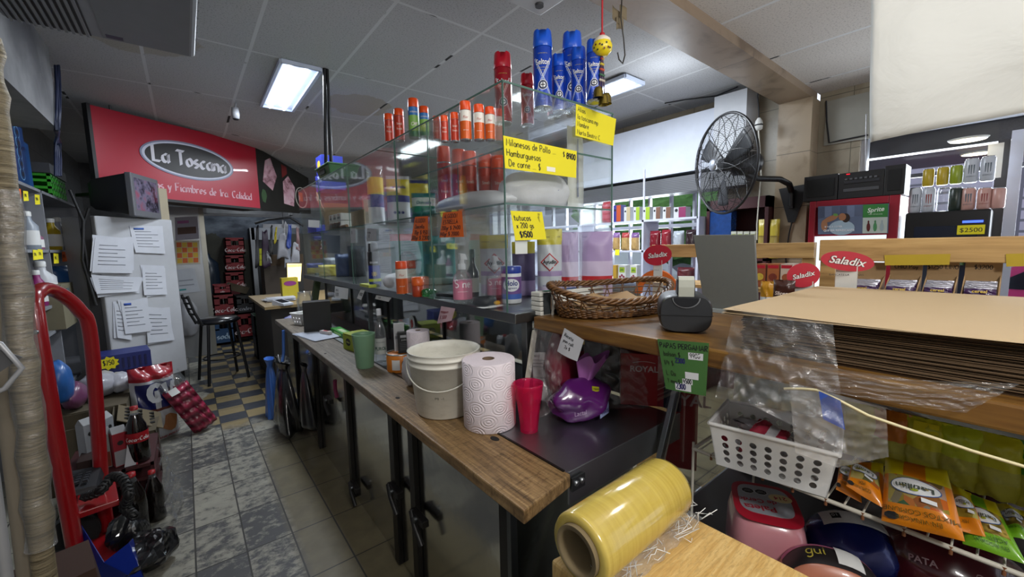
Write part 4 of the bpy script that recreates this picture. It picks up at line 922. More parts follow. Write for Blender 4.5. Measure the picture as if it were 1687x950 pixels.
# teal nappy packs behind the side pane
def nap(b, f, w, h): b.text('Huggies', w*.2, Matrix.Identity(4), M('#c4d4d2'), 'c', lambda x, y: f(x, h*.7+y)); q = [f(w*.3*math.cos(i*.3142), h*.4+w*.3*math.sin(i*.3142), .0015) for i in range(20)]; b.add(q, [tuple(range(20))], M('#17413f'))
def nap(b, f, w, h):
    q = [f(w*.28*math.cos(i*.3142), h*.42+w*.34*math.sin(i*.3142), .0015) for i in range(20)]; b.add(q, [tuple(range(20))], M('#17413f'))
TEA = M('#3f7d78', .4, name='nappy_teal'); TEAP = M('#8fb0ac', .45, name='nappy_pale')
shelf_pack('nappy_pack', 'teal nappy pack with dark round window behind the orange aerosol', 'nappy pack', 648, 700, 385, 478, 1.24, .12, bands((.12, TEAP), (.85, TEA), (1, REDP)), nap, SZ)
shelf_pack('nappy_pack', 'teal nappy pack behind the second orange price note', 'nappy pack', 700, 752, 388, 486, 1.33, .12, bands((.15, TEAP), (.55, TEA), (.6, TEAP), (1, TEA)), None, SZ, seed=9)
lying_bag('white tissue heap in clear bag beside the black-capped blue can', (spot(640, 478).x+.04, spot(640, 478).y, SZ), (.06, .09, .05), 21)
# darker goods at the far half, behind glass
for i, (px, pb, pt, x, c1, c2, lab) in enumerate([(590, 466, 405, 1.2, '#20242c', '#3a3f49', 'dark grey backpack-like pack behind the blue insect killer can'), (569, 470, 418, 1.12, '#203a6a', '#27416f', 'navy blue cap-shaped pack on the case floor far left of the insect killer'), (549, 462, 424, 1.18, '#5a1f27', '#8a9099', 'red-labelled clear bottle pack far along the case floor'),
        (541, 470, 436, 1.02, '#b7a922', '#b7a922', 'yellow school pack on the far case floor'), (522, 466, 433, 1.05, '#b0a12a', '#27357f', 'blue and yellow pack near the far end of the case floor'), (532, 408, 396, 1.3, '#24306a', '#24306a', 'navy pack hung at the far end of the case')]):
    shelf_pack('goods_pack', lab, 'pack', px-13, px+13, pt, pb, x, .09, bands((.6, M(c1, .5)), (1, M(c2, .5))), None, MZ if i == 5 else SZ, seed=20+i)
p = spot(596, 473); box_thing('yellow_green_box', 'flat yellow-green box lying at the edge of the case floor', 'box', (p.x+.04, p.y, SZ), (.05, .17, .018), 0, M('#a9b03a', .5))

# ---- price notes
YN = M('#e3d51c', .75, var=.03, name='yellow_card'); ON = M('#e0641c', .75, var=.03, name='orange_card')
yq = GY0-.0022
PEN = M('#5d5a22', .8, name='pencil')
paper_sign('price_note', 'wide yellow handwritten card for milanesas and burgers on the front pane', 'price note', [ay(*a, yq) for a in ((829, 223), (950, 249), (949, 293), (832, 277))], YN,
    [('Milanesas de Pollo ...', .03, .72, .21, PEN), ('Hamburguesas', .03, .40, .21, PEN), ('De carne ... $', .05, .09, .21, PEN), ('$', .79, .70, .17, INK), ('8900', .845, .66, .20, INK, 'bold'), (.42, .55, .10, .16, M('#e8e6d2', .7), 'bar')])
paper_sign('price_note', 'yellow card with alias and name written, at top right of the front pane', 'price note', [ay(*a, yq-.001) for a in ((949, 171), (1015, 196), (1010, 240), (948, 223))], YN,
    [('Alias', .04, .79, .16, PEN), ('la.toscana.mp', .04, .55, .16, PEN), ('Nombre', .04, .32, .16, PEN), ('Marta Beatriz C.', .04, .07, .15, PEN)])
paper_sign('price_note', 'square yellow note priced 1500 hanging on the middle shelf front', 'price note', [ay(*a, yq) for a in ((841, 347), (893, 349), (900, 394), (849, 396))], YN,
    [('tutucos', .06, .68, .2, INK), ('x 200 gs', .1, .42, .18, INK), ('$1500', .16, .1, .2, INK, 'bold'), ('Riquisimo!!', .83, .93, .1, INK, 'vert')], curl=.004)
xq = GX0-.0022
paper_sign('price_note', 'smaller orange price note on the side pane, left one', 'price note', [ax(*a, xq) for a in ((684, 357), (705, 356), (705, 397), (677, 397))], ON,
    [('ALGODON', .08, .76, .16), ('Doncella', .15, .52, .16), ('70gr $ 950', .15, .28, .16), ('300gr $ 2300', .04, .06, .16)], curl=.004, asp=1.05)
paper_sign('price_note', 'larger orange price note on the side pane, nearer the front corner', 'price note', [ax(*a, xq) for a in ((730, 350), (761, 347), (764, 390), (724, 391))], ON,
    [('ALGODON', .1, .76, .16), ('ESTRELLA', .1, .53, .16), ('200gr $ 2400', .05, .30, .15), ('140gr $ 2000', .02, .06, .15)], curl=.004, asp=1.2)
PINKN = M('#c9a9b0', .8, name='pink_paper'); xs = .917
paper_sign('price_note', 'curled pinkish note with red writing taped to the steel shelf edge above the bucket', 'price note', [ax(*a, xs) for a in ((727, 504), (750, 508), (744, 528), (720, 533))], PINKN, [('maquin', .1, .62, .2, M('#8a2030')), ('$ 500', .15, .25, .22, M('#8a2030'))], curl=.008)
paper_sign('price_note', 'small white note folded over the shelf edge above the water bottle', 'price note', [ax(*a, xs) for a in ((620, 486), (645, 490), (640, 497), (618, 492))], PAPER, [('$ 300', .2, .3, .4)])
paper_sign('price_note', 'white note on the shelf edge far left, beside the narrow tag', 'price note', [ax(*a, xs) for a in ((552, 471), (574, 475), (573, 493), (551, 490))], PAPER, [('arroz', .1, .6, .25), ('$ 1200', .1, .2, .25)], curl=.004)
paper_sign('price_note', 'narrow tilted white tag on the shelf edge between two white notes', 'price note', [ax(*a, xs) for a in ((594, 477), (601, 478), (595, 494), (588, 491))], PAPER, [('900', .2, .4, .3)])
paper_sign('price_note', 'white hanging price tag below the torn cardboard tray', 'price note', [ax(*a, xq) for a in ((605, 376), (620, 377), (620, 397), (604, 397))], M('#a9aaad', .8), [('viñetas', .05, .6, .2), ('17', .2, .25, .25)])
paper_sign('price_note', 'narrow white paper strip hanging under the torn cardboard tray', 'price note', [ax(*a, xq) for a in ((577, 376), (585, 376), (586, 400), (578, 400))], M('#a9aaad', .8), [('70', .2, .6, .2)])
paper_sign('price_note', 'white note taped on the far end of the side pane', 'price note', [ax(*a, xq) for a in ((508, 362), (526, 363), (526, 375), (508, 374))], PAPER, [])
paper_sign('number_plate', 'dark blue plate with a pale 5 seen through the far end of the case', 'sign', [ax(*a, 1.28) for a in ((512, 385), (560, 388), (560, 418), (512, 415))], M('#2c3a4a', .5), [('5', .38, .2, .7, M('#c8d0dc'), 'print')])

# ================================================================== ON THE WOODEN BOARD
BZ = 1.2845
# wicker basket
wb = thing('wicker_basket', 'shallow oval brown wicker basket with open weave on the wooden board', 'basket', (1.255, .955, BZ), R(-22))
k = NT('wicker'); n_ = k.noise(k.coord((1, 1, 3)), 40, 4, .7); k.base(k.ramp(n_, [(.3, '#2a1a0c'), (.5, '#5b3a1a'), (.75, '#8d6230')])); k.rough(.45); k.bump(n_, .5, .002); WICK = k.m
A_, B_, Hb = .25, .13, .092
def brim(a): return Hb*(1+.28*math.sin(a)*.9 + .16*math.cos(2*a))     # wavy rim, higher at the far side
def bring(a, f_, off=0): 
    q = .84+.16*f_; return Vector(((A_*q+off)*math.cos(a), (B_*q+off)*math.sin(a), .006+brim(a)*f_))
b = B(WICK)
for rr in range(7):
    f_ = rr*.055; pts = [bring(2*math.pi*i/120, f_, .004*(1 if (i//2+rr) % 2 else -1)) for i in range(120)]; b.tube(pts, .0042, 6, closed=True)
b.grid(lambda u, v: Vector((A_*.83*v*math.cos(u*2*math.pi), B_*.83*v*math.sin(u*2*math.pi), .004+.0015*math.sin(v*60))), 40, 24, wrap=True)
b.obj('woven_body', wb)
b = B(WICK)
for i in range(44):
    a = 2*math.pi*i/44
    b.tube([bring(a+.10*(1 if i % 2 else -1)*s_, .33+.62*s_) for s_ in (0, .33, .66, 1)], .0026, 5)
for f2 in (.55, .74): b.tube([bring(2*math.pi*i/120, f2, .003*(1 if (i//3) % 2 else -1)) for i in range(120)], .0024, 5, closed=True)
b.obj('open_weave', wb)
b = B(WICK)
for s_ in range(4):
    b.tube([bring(2*math.pi*i/160, 1.0)+Vector((math.cos(2*math.pi*i/160)*.008*math.cos(i*.55+s_*1.57), math.sin(2*math.pi*i/160)*.008*math.cos(i*.55+s_*1.57), .008*math.sin(i*.55+s_*1.57))) for i in range(160)], .0052, 6, closed=True)
b.obj('braided_rim', wb)
KR = M('#9a7d58', .8, var=.06, name='kraft_bag')
for i, (x, y, rz, lab) in enumerate([(-.06, .0, .2, 'folded kraft paper bag on the left inside the wicker basket'), (.06, .02, -.5, 'folded kraft paper bag on the right inside the wicker basket')]):
    b = B(KR)
    for j in range(4): b.sheet((-.085, -.05+.004*j, .012+.006*j), (.085, -.05, .014+.006*j), (.085, .05-.003*j, .034+.007*j), (-.08, .05, .030+.007*j), .0015)
    b.sheet((-.06, -.03, .045), (.07, -.02, .05), (.02, .05, .075), (-.05, .045, .06), .001)
    o = b.obj('paper_bag'); T = Matrix.Translation(wb.location) @ Matrix.Rotation(R(-22), 4, 'Z') @ Vector((x, y, 0)); o.location = T; o.rotation_euler = (0, 0, R(-22)+rz); tag(o, lab, 'paper bag')
# folded newspaper / magazines behind the basket
t = thing('newspaper_stack', 'tied stack of folded printed paper between wicker basket and glass case', 'newspaper', (1.02, 1.15, BZ))
b = B(M('#c6c5bd', .8)); dr = Vector((.37, -.02, 0))
for i in range(5): b.hexa([(0, -.05+.001*i, .018*i), (.34, -.075, .018*i), (.34, -.02, .018*i), (0, .005, .018*i)], [(0, -.05+.001*i, .016+.018*i), (.34, -.075, .016+.018*i), (.34, -.02, .016+.018*i), (0, .005, .016+.018*i)])
b.obj('paper', t, bevel=.003)
b = B(M('#23282a', .7)); f, n = bil([(.012, -.0525, .086), (.09, -.059, .086), (.09, -.059, .004), (.012, -.0525, .004)], 0)
b.grid(lambda u, v: f(u, v)-Vector((0, .001, 0)), 2, 2)
b.grid(lambda u, v: Vector((.03+.05*u, -.048+.03*v-.004*u, .0905)), 2, 2, M('#3f7a5f', .7)); b.grid(lambda u, v: Vector((.13+.08*u, -.055+.03*v, .0905)), 2, 2, M('#3b62a8', .7)); b.grid(lambda u, v: Vector((.24+.08*u, -.06+.03*v, .0905)), 2, 2, M('#7a3a35', .7))
b.grid(lambda u, v: Vector((.045+.03*u, -.0575-.003*u, .02+.05*v)), 2, 2, M('#b59d86', .7)); b.obj('print', t)
b = B(M('#cfcabd', .6)); b.tube([(.05, -.06, .095), (.05, -.064, .07), (.052, -.066, .04), (.05, -.062, .0)], .006, 6); b.tube([(.052, -.066, .06), (.065, -.072, .075), (.09, -.075, .088)], .005, 6); b.obj('tie_ribbon', t)

# tape dispenser
p = az(1129, 549, BZ); ang = math.atan2(p.y, p.x)-math.pi/2
td = thing('tape_dispenser', 'rounded black tape dispenser with pale tape band on the wooden board', 'tape dispenser', (p.x, p.y, BZ), ang+R(6))
CHAR = M('#25272a', .42, name='charcoal_plastic')
def sup(w, h, n=40, e=.55): return [(w/2*math.copysign(abs(math.cos(a))**e, math.cos(a)), h/2+h/2*math.copysign(abs(math.sin(a))**(e+.15), math.sin(a))) for a in [2*math.pi*i/n for i in range(n)]]
def loft(b, secs, m=None):
    vs = [v for s_ in secs for v in s_]; n = len(secs[0])
    b.add(vs, [(j*n+i, j*n+(i+1) % n, (j+1)*n+(i+1) % n, (j+1)*n+i) for j in range(len(secs)-1) for i in range(n)], m, True)
    b.add(secs[0], [tuple(range(n))[::-1]], m); b.add(secs[-1], [tuple(range(n))], m)
b = B(CHAR); loft(b, [[(x*k3, y, .001+(z-.055)*k3+.055) for x, z in sup(.146, .112)] for y, k3 in ((0, .93), (.008, .985), (.02, 1), (.13, 1), (.145, .95))]); b.obj('housing', td)
b = B(M('#1b1c1f', .3)); b.prism([(.034*math.cos(a), .026*math.sin(a)) for a in [math.pi+math.pi*i/16 for i in range(17)]], .012, frame((0, .006, .104), (1, 0, 0), (0, 0, 1))); b.tube([Vector((.036*math.cos(math.pi+math.pi*i/16), -.002, .104+.028*math.sin(math.pi+math.pi*i/16))) for i in range(17)], .0022, 6, M('#7a7d80', .3)); b.obj('finger_recess', td)
b = B(M('#aeb0a4', .35, name='tape')); pts = [(-.022, 0), (.022, 0)]
prof = [(.0, .108), (-.002, .135), (.0, .155), (.008, .1635), (.02, .165), (.034, .162), (.05, .15), (.06, .118)]
for (y0, z0), (y1, z1) in zip(prof, prof[1:]): b.sheet((-.021, y0, z0), (.021, y0, z0), (.021, y1, z1), (-.021, y1, z1), .002)
b.obj('tape_band', td)
b = B(M('#2f3236', .4)); b.cyl((-.024, .034, .128), (.024, .034, .128), .030, n=24); b.obj('tape_roll', td)
b = B(M('#151618', .4)); b.bx((-.073, -.002, .052), (.073, .0, .0535)); b.obj('seam', td)

# grey upright panel (scale display) behind the dispenser
k = NT('grey_panel'); k.base(k.mix(k.noise(k.coord(), 60, 5, .8), col('#5a5c5b'), col('#63655f'))); k.rough(.6); GP = k.m
pts = [ax(*a, 1.56) for a in ((1143, 387), (1244, 386), (1251, 507), (1162, 503))]; pts[2].z = pts[3].z = BZ+.006
t = thing('grey_panel', 'plain grey upright panel standing on the board behind the tape dispenser', 'panel', (1.56, (pts[2].y+pts[3].y)/2, BZ)); O = Vector(t.location)
b = B(GP); b.sheet(*[q-O for q in pts], .012); b.obj('plate', t, bevel=.002)
b = B(M('#8d9494', .4)); b.bx((-.03, pts[2].y-O.y-.01, 0), (.0, pts[3].y-O.y+.01, .012)); b.bx((.0, pts[2].y-O.y+.02, 0), (.11, pts[3].y-O.y-.02, .01)); b.obj('stand_foot', t)

# stack of kraft sheets
kt = thing('kraft_paper_stack', 'tall stack of brown kraft wrapping sheets on the near end of the board', 'paper stack', (1.40, -.05, BZ))
KP = M('#a58e6b', .75, var=.04, scale=3, name='kraft_paper'); KS = M('#5f4a33', .85, var=.25, scale=60, name='kraft_edges_shaded')  # edge colour darkened to carry the shade below the top sheets
rnd = random.Random(5); b = B(KS); z = 0
lay = [(.0, .018)]; 
while z < .088:
    th = rnd.uniform(.0009, .0021); dx = rnd.uniform(-.004, .004); dy = rnd.uniform(-.006, .006)
    if z > .062 and z < .074: dx -= .006
    b.bx((-.35+dx, -.55+dy, z), (.35, .455+dy, z+th-.0004)); z += th
b.obj('sheet_pile', kt)
for i in range(4):
    b = B(KP); zz = z+.001+.0026*i; ox = rnd.uniform(-.006, .002)
    b.grid(lambda u, v: Vector((-.372+ox+.73*u+ (1-u)*.006*math.sin(v*5+i), -.56+1.045*v+.012*(1-u)*(v > .5), zz+.004*math.sin(3*u+i)*(1-u)*abs(v-.5) - .010*max(0, .12-u)*8*(.5+.5*math.sin(7*v+i))*.5)), 14, 20); b.obj('top_sheet', kt)

# clear polythene sheet draped from under the stack
def film_drape(name, label, top, bot, m, seed, nu=30, nv=26, wr=.012, cat='plastic sheet', flare=0):
    rnd = random.Random(seed); ph = [(rnd.uniform(-14, 14), rnd.uniform(3, 22), rnd.uniform(0, 6), rnd.uniform(.3, 1)) for _ in range(9)]; nu, nv = 2*nu, 2*nv
    top = [Vector(p) for p in top]; bot = [Vector(p) for p in bot]
    def along(P, u):
        x = u*(len(P)-1); i = min(int(x), len(P)-2); return P[i].lerp(P[i+1], x-i)
    def f(u, v):
        p = along(bot, u).lerp(along(top, u), v); w_ = sum(k3*(1-1.6*abs(math.sin(a*u+c*v+e+.8*math.sin(c*u)))) for a, c, e, k3 in ph)/3
        return p + Vector((-1, -.25, 0))*wr*w_*(.35+.7*(1-v)) + Vector((0, 0, 1))*wr*.4*w_*(1-v)
    return tag(B(m).grid(f, nu, nv).obj(name), label, cat)
fx = .985
film_drape('plastic_sheet', 'clear wrinkled plastic sheet hanging from the kraft stack down to the white basket', [Vector((1.045, .425, 1.386)), ax(1290, 522, .999)+Vector((.0, 0, .0)), ax(1372, 533, .995)],
   [ax(1178, 655, .965), ax(1240, 668, .94), ax(1395, 745, .93)], FILM, 4, wr=.014)
film_drape('plastic_sheet', 'cloudy plastic bag sheet with blue print lying over the white basket', [ax(1300, 628, .97), ax(1460, 672, .98)], [ax(1310, 745, .985), ax(1380, 770, 1.02), ax(1464, 752, 1.04)], FILMH, 8, wr=.005)
film_drape('plastic_sheet', 'long clear plastic strip hanging along the lower front of the kraft stack', [ax(1320, 598, .992), ax(1500, 625, .992), ax(1680, 632, .992)], [ax(1330, 640, .985), ax(1500, 668, .985), ax(1590, 680, .985)], FILM, 12, wr=.006)
o = B(M('#3354b0', .6)).grid(lambda u, v: ax(1356, 690, .955)+Vector((0, -.035*u+.01*v, .055*v-.01*u)), 4, 4).obj('blue_print_label'); tag(o, 'small blue printed label on the cloudy bag above the white basket', 'label')
# yellow cord
cpts = [ax(*a, x) for a, x in (((1292, 640), .965), ((1320, 640), .962), ((1345, 642), .96), ((1380, 658), .96), ((1430, 684), .965), ((1500, 708), .975), ((1600, 742), .98), ((1720, 778), .985))]
cord = []
for i in range(len(cpts)-1):
    for s_ in range(4): cord.append(cpts[i].lerp(cpts[i+1], s_/4))
tag(B(M('#cfc49c', .6)).tube(cord, .0028, 6).obj('twine'), 'thin pale yellow cord crossing in front of the stack to the lower right', 'cord')
# green hand-written note on the board's edge
GN = M('#3f6b33', .8, var=.05, name='green_card'); xg = .9965
gs = paper_sign('price_note', 'green handwritten bread price card with white patches taped to the board edge', 'price note', [ax(*a, xg) for a in ((1083, 558), (1168, 565), (1163, 652), (1097, 640))], GN,
    [('PAPAS PERGAMAR', .04, .84, .10), ('bolson $', .1, .68, .09, M('#26331f')), ('1/4 $', .08, .5, .09, M('#26331f')), ('L. Da', .1, .3, .09, M('#26331f')), ('Y mon $', .1, .15, .08, M('#26331f')), (.30, .54, .28, .13, M('#d4d6da', .7), 'bar'), ('2300', .34, .565, .09, M('#22225c'), 'bold'), (.30, .62, .66, .13, M('#d4d6da', .7), 'bar'), ('9900', .65, .69, .09, INK), (.24, .47, .17, .10, M('#d4d6da', .7), 'bar'), ('4500', .49, .185, .08, INK, 'bold'), (.40, .28, .03, .14, M('#d4d6da', .7), 'bar'), ('2300', .31, .06, .10, M('#22225c'), 'bold')], curl=.003)

# ================================================================== CHILLED DISPLAY UNDER THE BOARD
dd = thing('deli_display', 'low chilled display with wire shelf under the wooden board', 'display case', (1.4, .1, 0))
def PD(bd, name, **kw):
    o = bd.obj(name, **kw); o.parent = dd; o.matrix_parent_inverse = Matrix.Translation((-1.4, -.1, 0)); return o
DK = M('#20181a', .3, name='dark_liner')
b = B(DSTEEL); b.bx((.86, -.55, 0), (1.78, .70, .60)); PD(b, 'base')
b = B(DK); b.bx((.88, -.54, .60), (1.74, .69, .606)); PD(b, 'floor_plate')
b = B(MIRROR); b.bx((1.72, -.54, .606), (1.74, .69, 1.232)); PD(b, 'back_mirror')
b = B(GLASS); b.bx((1.16, .694, .61), (1.70, .699, 1.20)); PD(b, 'end_glass')
WW = M('#c7c2b4', .4, name='white_wire'); RUST = M('#7a4a2a', .8, name='rusty_tip')
b = B(WW); zs = .938; x0, x1, y0, y1 = 1.13, 1.60, -.45, .56
for (a, c) in (((x0, y0, zs), (x0, y1, zs)), ((x1, y0, zs), (x1, y1, zs)), ((x0, y0, zs), (x1, y0, zs)), ((x0, y1, zs), (x1, y1, zs)), ((1.36, y0, zs-.004), (1.36, y1, zs-.004))): b.cyl(a, c, .0052, n=10)
for i in range(30):
    y = y0+.02+i*(y1-y0-.04)/29; b.cyl((x0, y, zs+.004), (x1, y, zs+.004), .0022, n=6)
for x, y in ((x0, y1), (x1, y1), (x0, y0), (x1, y0)): b.cyl((x, y, .607), (x, y, zs+.02 if y > 0 else zs), .004, n=8)
PD(b, 'wire_shelf')
for i in range(0, 30, 2):
    y = y0+.02+i*(y1-y0-.04)/29; PD(B(RUST).cyl((x0-.002, y, zs-.012), (x0-.002, y, zs+.004), .0035, n=6), 'rusty_tip')
b = B(M('#c9c7c9', .35)); q = [Vector((1.455, .17, 1.098)), Vector((1.455, -.12, 1.03)), Vector((1.455, -.12, 1.018)), Vector((1.455, .17, 1.086))]; b.sheet(*q, .01); b.sheet(Vector((1.455, .17, 1.098)), Vector((1.455, .24, 1.112)), Vector((1.455, .24, 1.10)), Vector((1.455, .17, 1.086)), .01); PD(b, 'white_rail')
# leaning steel post at the counter's end
a = ay(1114, 632, .74); c = ay(1086, 752, .74)
t = thing('steel_post', 'leaning bare steel post between counter end and chilled display', 'post', (c.x, c.y, c.z-.9)); O = Vector(t.location)
dz_ = (a-c); tp_ = c+dz_*((1.233-c.z)/dz_.z); bt_ = c+dz_*((0.0-c.z)/dz_.z); t.location = bt_; O = bt_
b = B(STEEL); b.hexa([Vector(q) for q in ((-.013, -.012, 0), (.013, -.012, 0), (.013, .006, 0), (-.013, .006, 0))], [tp_-O+Vector(q) for q in ((-.013, -.012, 0), (.013, -.012, 0), (.013, .006, 0), (-.013, .006, 0))]); b.obj('post', t, bevel=.002)
b = B(M('#b9b7ad', .5)); b.hexa([Vector(q) for q in ((.0135, -.014, 0), (.021, -.014, 0), (.021, .004, 0), (.0135, .004, 0))], [tp_-O+Vector(q) for q in ((.0135, -.014, 0), (.021, -.014, 0), (.021, .004, 0), (.0135, .004, 0))]); b.obj('pale_strip', t)

# white perforated basket
def crate_basket(name, label, cat, loc, rz, lb, wb_, lt, wt, h, m, rows, cols, hr, group=None, handle=True):
    """tapered basket, real round holes through its walls"""
    b = B(m); t = .0025
    cb = [(-lb/2, -wb_/2), (lb/2, -wb_/2), (lb/2, wb_/2), (-lb/2, wb_/2)]; ct = [(-lt/2, -wt/2), (lt/2, -wt/2), (lt/2, wt/2), (-lt/2, wt/2)]
    for sd in range(4):
        a0, a1 = cb[sd], cb[(sd+1) % 4]; c0, c1 = ct[sd], ct[(sd+1) % 4]
        f = lambda u, v: Vector(((a0[0]*(1-u)+a1[0]*u)*(1-v)+(c0[0]*(1-u)+c1[0]*u)*v, (a0[1]*(1-u)+a1[1]*u)*(1-v)+(c0[1]*(1-u)+c1[1]*u)*v, h*v))
        L = lt if sd % 2 == 0 else wt; nc = cols if sd % 2 == 0 else max(2, round(cols*wt/lt)); u0, u1, v0, v1 = .06, .94, .10, .80
        inward = Vector((0, 1, 0) if sd == 0 else (-1, 0, 0) if sd == 1 else (0, -1, 0) if sd == 2 else (1, 0, 0))*t
        def cell(ua, ub, va, vb, hole):
            sq = []
            K = 12
            for q in range(K):
                a = 2*math.pi*(q+.5)/K; c_, s_ = math.cos(a), math.sin(a); mx_ = max(abs(c_), abs(s_)); sq.append((c_/mx_, s_/mx_))
            um, vm, du, dv = (ua+ub)/2, (va+vb)/2, (ub-ua)/2, (vb-va)/2
            O_ = [f(um+du*x, vm+dv*y) for x, y in sq]
            if not hole:
                b.add(O_+[p+inward for p in O_], [tuple(range(K)), tuple(range(2*K-1, K-1, -1))]); return
            I_ = [f(um+hr/L*math.cos(2*math.pi*(q+.5)/K), vm+hr/h*math.sin(2*math.pi*(q+.5)/K)) for q in range(K)]
            vs = O_+I_+[p+inward for p in O_]+[p+inward for p in I_]
            fs = []
            for q in range(K):
                r2 = (q+1) % K; fs += [(q, r2, K+r2, K+q), (2*K+r2, 2*K+q, 3*K+q, 3*K+r2), (K+q, K+r2, 3*K+r2, 3*K+q)]
            b.add(vs, fs)
        def slab(ua, ub, va, vb):
            P = [f(ua, va), f(ub, va), f(ub, vb), f(ua, vb)]; b.hexa(P, [p+inward for p in P])
        slab(0, 1, 0, v0); slab(0, 1, v1, 1); slab(0, u0, v0, v1); slab(u1, 1, v0, v1)
        for i in range(nc):
            for j in range(rows):
                cell(u0+(u1-u0)*i/nc, u0+(u1-u0)*(i+1)/nc, v0+(v1-v0)*j/rows, v0+(v1-v0)*(j+1)/rows, True)
    b.bx((-lb/2, -wb_/2, 0), (lb/2, wb_/2, .003))
    o = b.obj(name); o.location = loc; o.rotation_euler = (0, 0, rz); tag(o, label, cat, group)
    r_ = B(m)
    for sd in range(4):
        a0, a1 = Vector((*ct[sd], h)), Vector((*ct[(sd+1) % 4], h)); r_.cyl(a0, a1, .0055, n=10)
    rim = r_.obj('rim', o)
    if handle:
        hb = B(M('#3a3730', .8))
        for s_ in (-1, 1): hb.bx((s_*lt/2-.001 if s_ > 0 else -lt/2-.003, -.03, h*.80), (lt/2+.003 if s_ > 0 else -lt/2+.001, .03, h*.93))
    return o
bzs = zs+.0068
PB = M('#eeeeec', .45, name='basket_plastic')
f1, f2 = az(1180, 764, bzs), az(1362, 820, bzs)
ctr = (f1+f2)/2; dv_ = (f2-f1); ang = math.atan2(dv_.y, dv_.x); Lb = dv_.length; nrm = Vector((-math.sin(ang), math.cos(ang), 0))
if nrm.x < 0: nrm = -nrm
wbk = .17; cc_ = ctr+nrm*(wbk/2)
crate_basket('storage_basket', 'white perforated plastic basket holding small packets on the wire shelf', 'basket', (cc_.x, cc_.y, bzs), ang+(0 if nrm.dot(Vector((-math.sin(ang), math.cos(ang), 0))) > 0 else math.pi), Lb, wbk, Lb*1.14, wbk*1.2, .118, PB, 4, 7, .0085)
RB = Matrix.Translation((cc_.x, cc_.y, bzs)) @ Matrix.Rotation(ang, 4, 'Z')
for i, (x, y, rz, c_, lab) in enumerate([(-.06, -.02, .4, '#a83242', 'red and white packet at the near left inside the white basket'), (.0, .02, -.3, '#8f2b3a', 'dark red packet in the middle of the white basket'), (.06, -.01, .9, '#b5b5bb', 'silvery packet at the right inside the white basket'), (-.03, .04, 1.4, '#c9c9d0', 'white striped packet at the back of the white basket'), (.03, -.045, .1, '#a03044', 'red packet pressed against the front wall of the white basket')]):
    b = B(); pouch(b, .10, .075, .03, bands((.3, M(c_, .35)), (.6, M('#c8c8cc', .35)), (1, M(c_, .35))), Matrix.Rotation(R(-70), 4, 'X'), seed=i, wr=.004)
    o = b.obj('snack_packet'); o.location = RB @ Vector((x, y, .045+.012*i)); o.rotation_euler = (0, 0, rz); tag(o, lab, 'packet')

# packaged hams on the display floor
def ham(name, label, loc, d, rz, body, rot=(0, 0)):
    t = thing(name, label, 'ham', loc, 0, None, Euler((rot[0], rot[1], rz)))
    b = B(body); w, l, h = d
    secs = []
    for z, k3 in ((0, .86), (.06, .95), (.25, 1), (.7, .97), (.88, .90), (.97, .80), (1, .72)):
        secs.append([(x*k3, y*k3, z*h) for x, y in [(w/2*math.copysign(abs(math.cos(a))**.5, math.cos(a)), l/2*math.copysign(abs(math.sin(a))**.5, math.sin(a))) for a in [2*math.pi*i/40 for i in range(40)]]])
    loft(b, secs); b.obj('meat', t)
    return t
def sq_lab(w, l, k3=1): return [(w/2*k3*math.copysign(abs(math.cos(a))**.5, math.cos(a)), l/2*k3*math.copysign(abs(math.sin(a))**.5, math.sin(a))) for a in [2*math.pi*i/36 for i in range(36)]]
PKH = M('#bd7f86', .28, coat=.5, name='ham_pink'); REDL = M('#a5142a', .4, name='label_red'); SIL = M('#a9adb5', .35, .3, name='label_silver')
def octo(b, T, s_, txt):
    b.prism([(s_*math.cos(R(22.5+45*i))*1.25, s_*math.sin(R(22.5+45*i))) for i in range(8)], .0004, T, PAPER); b.prism([(s_*.92*math.cos(R(22.5+45*i))*1.25, s_*.92*math.sin(R(22.5+45*i))) for i in range(8)], .0004, T @ Matrix.Translation((0, 0, .0005)), INK)
    b.text('EXCESO EN', s_*.30, T @ Matrix.Translation((0, s_*.1, .0012)), PAPER); b.text(txt, s_*.30, T @ Matrix.Translation((0, -s_*.35, .0012)), PAPER)
# 1: pork shoulder block
a = ax(1265, 835, 1.24); h1 = ham('packaged_ham', 'pink cooked pork block with red and silver label below the white basket', (1.25, a.y+.01, .607), (.19, .225, .185), R(-62), PKH)
b = B(REDL); b.prism(sq_lab(.168, .20), .0012, Matrix.Translation((0, 0, .1852)))
T = Matrix.Translation((0, -.0, .1868)) @ Matrix.Rotation(R(180+90-85), 4, 'Z') 
b.prism(sq_lab(.135, .145), .0006, Matrix.Translation((0, .012, .1866)), SIL)
b.text('Paleta', .034, T @ Matrix.Translation((.02, .02, .001)), REDL, 'c', None, 1, 0, .02); b.text('de Cerdo', .026, T @ Matrix.Translation((.02, -.012, .001)), REDL, 'c', None, 1, 0, .02)
b.prism(oval(.03, .02), .0006, T @ Matrix.Translation((-.045, -.03, .0008)), M('#d8c690', .5)); b.text('214', .022, T @ Matrix.Translation((-.045, -.037, .0018)), REDL, 'c', None, 1, 0, .02)
octo(b, T @ Matrix.Translation((.035, -.05, .0008)), .014, 'GRASAS'); octo(b, T @ Matrix.Translation((-.0, -.05, .0008)), .014, 'SODIO'); b.obj('label', h1)
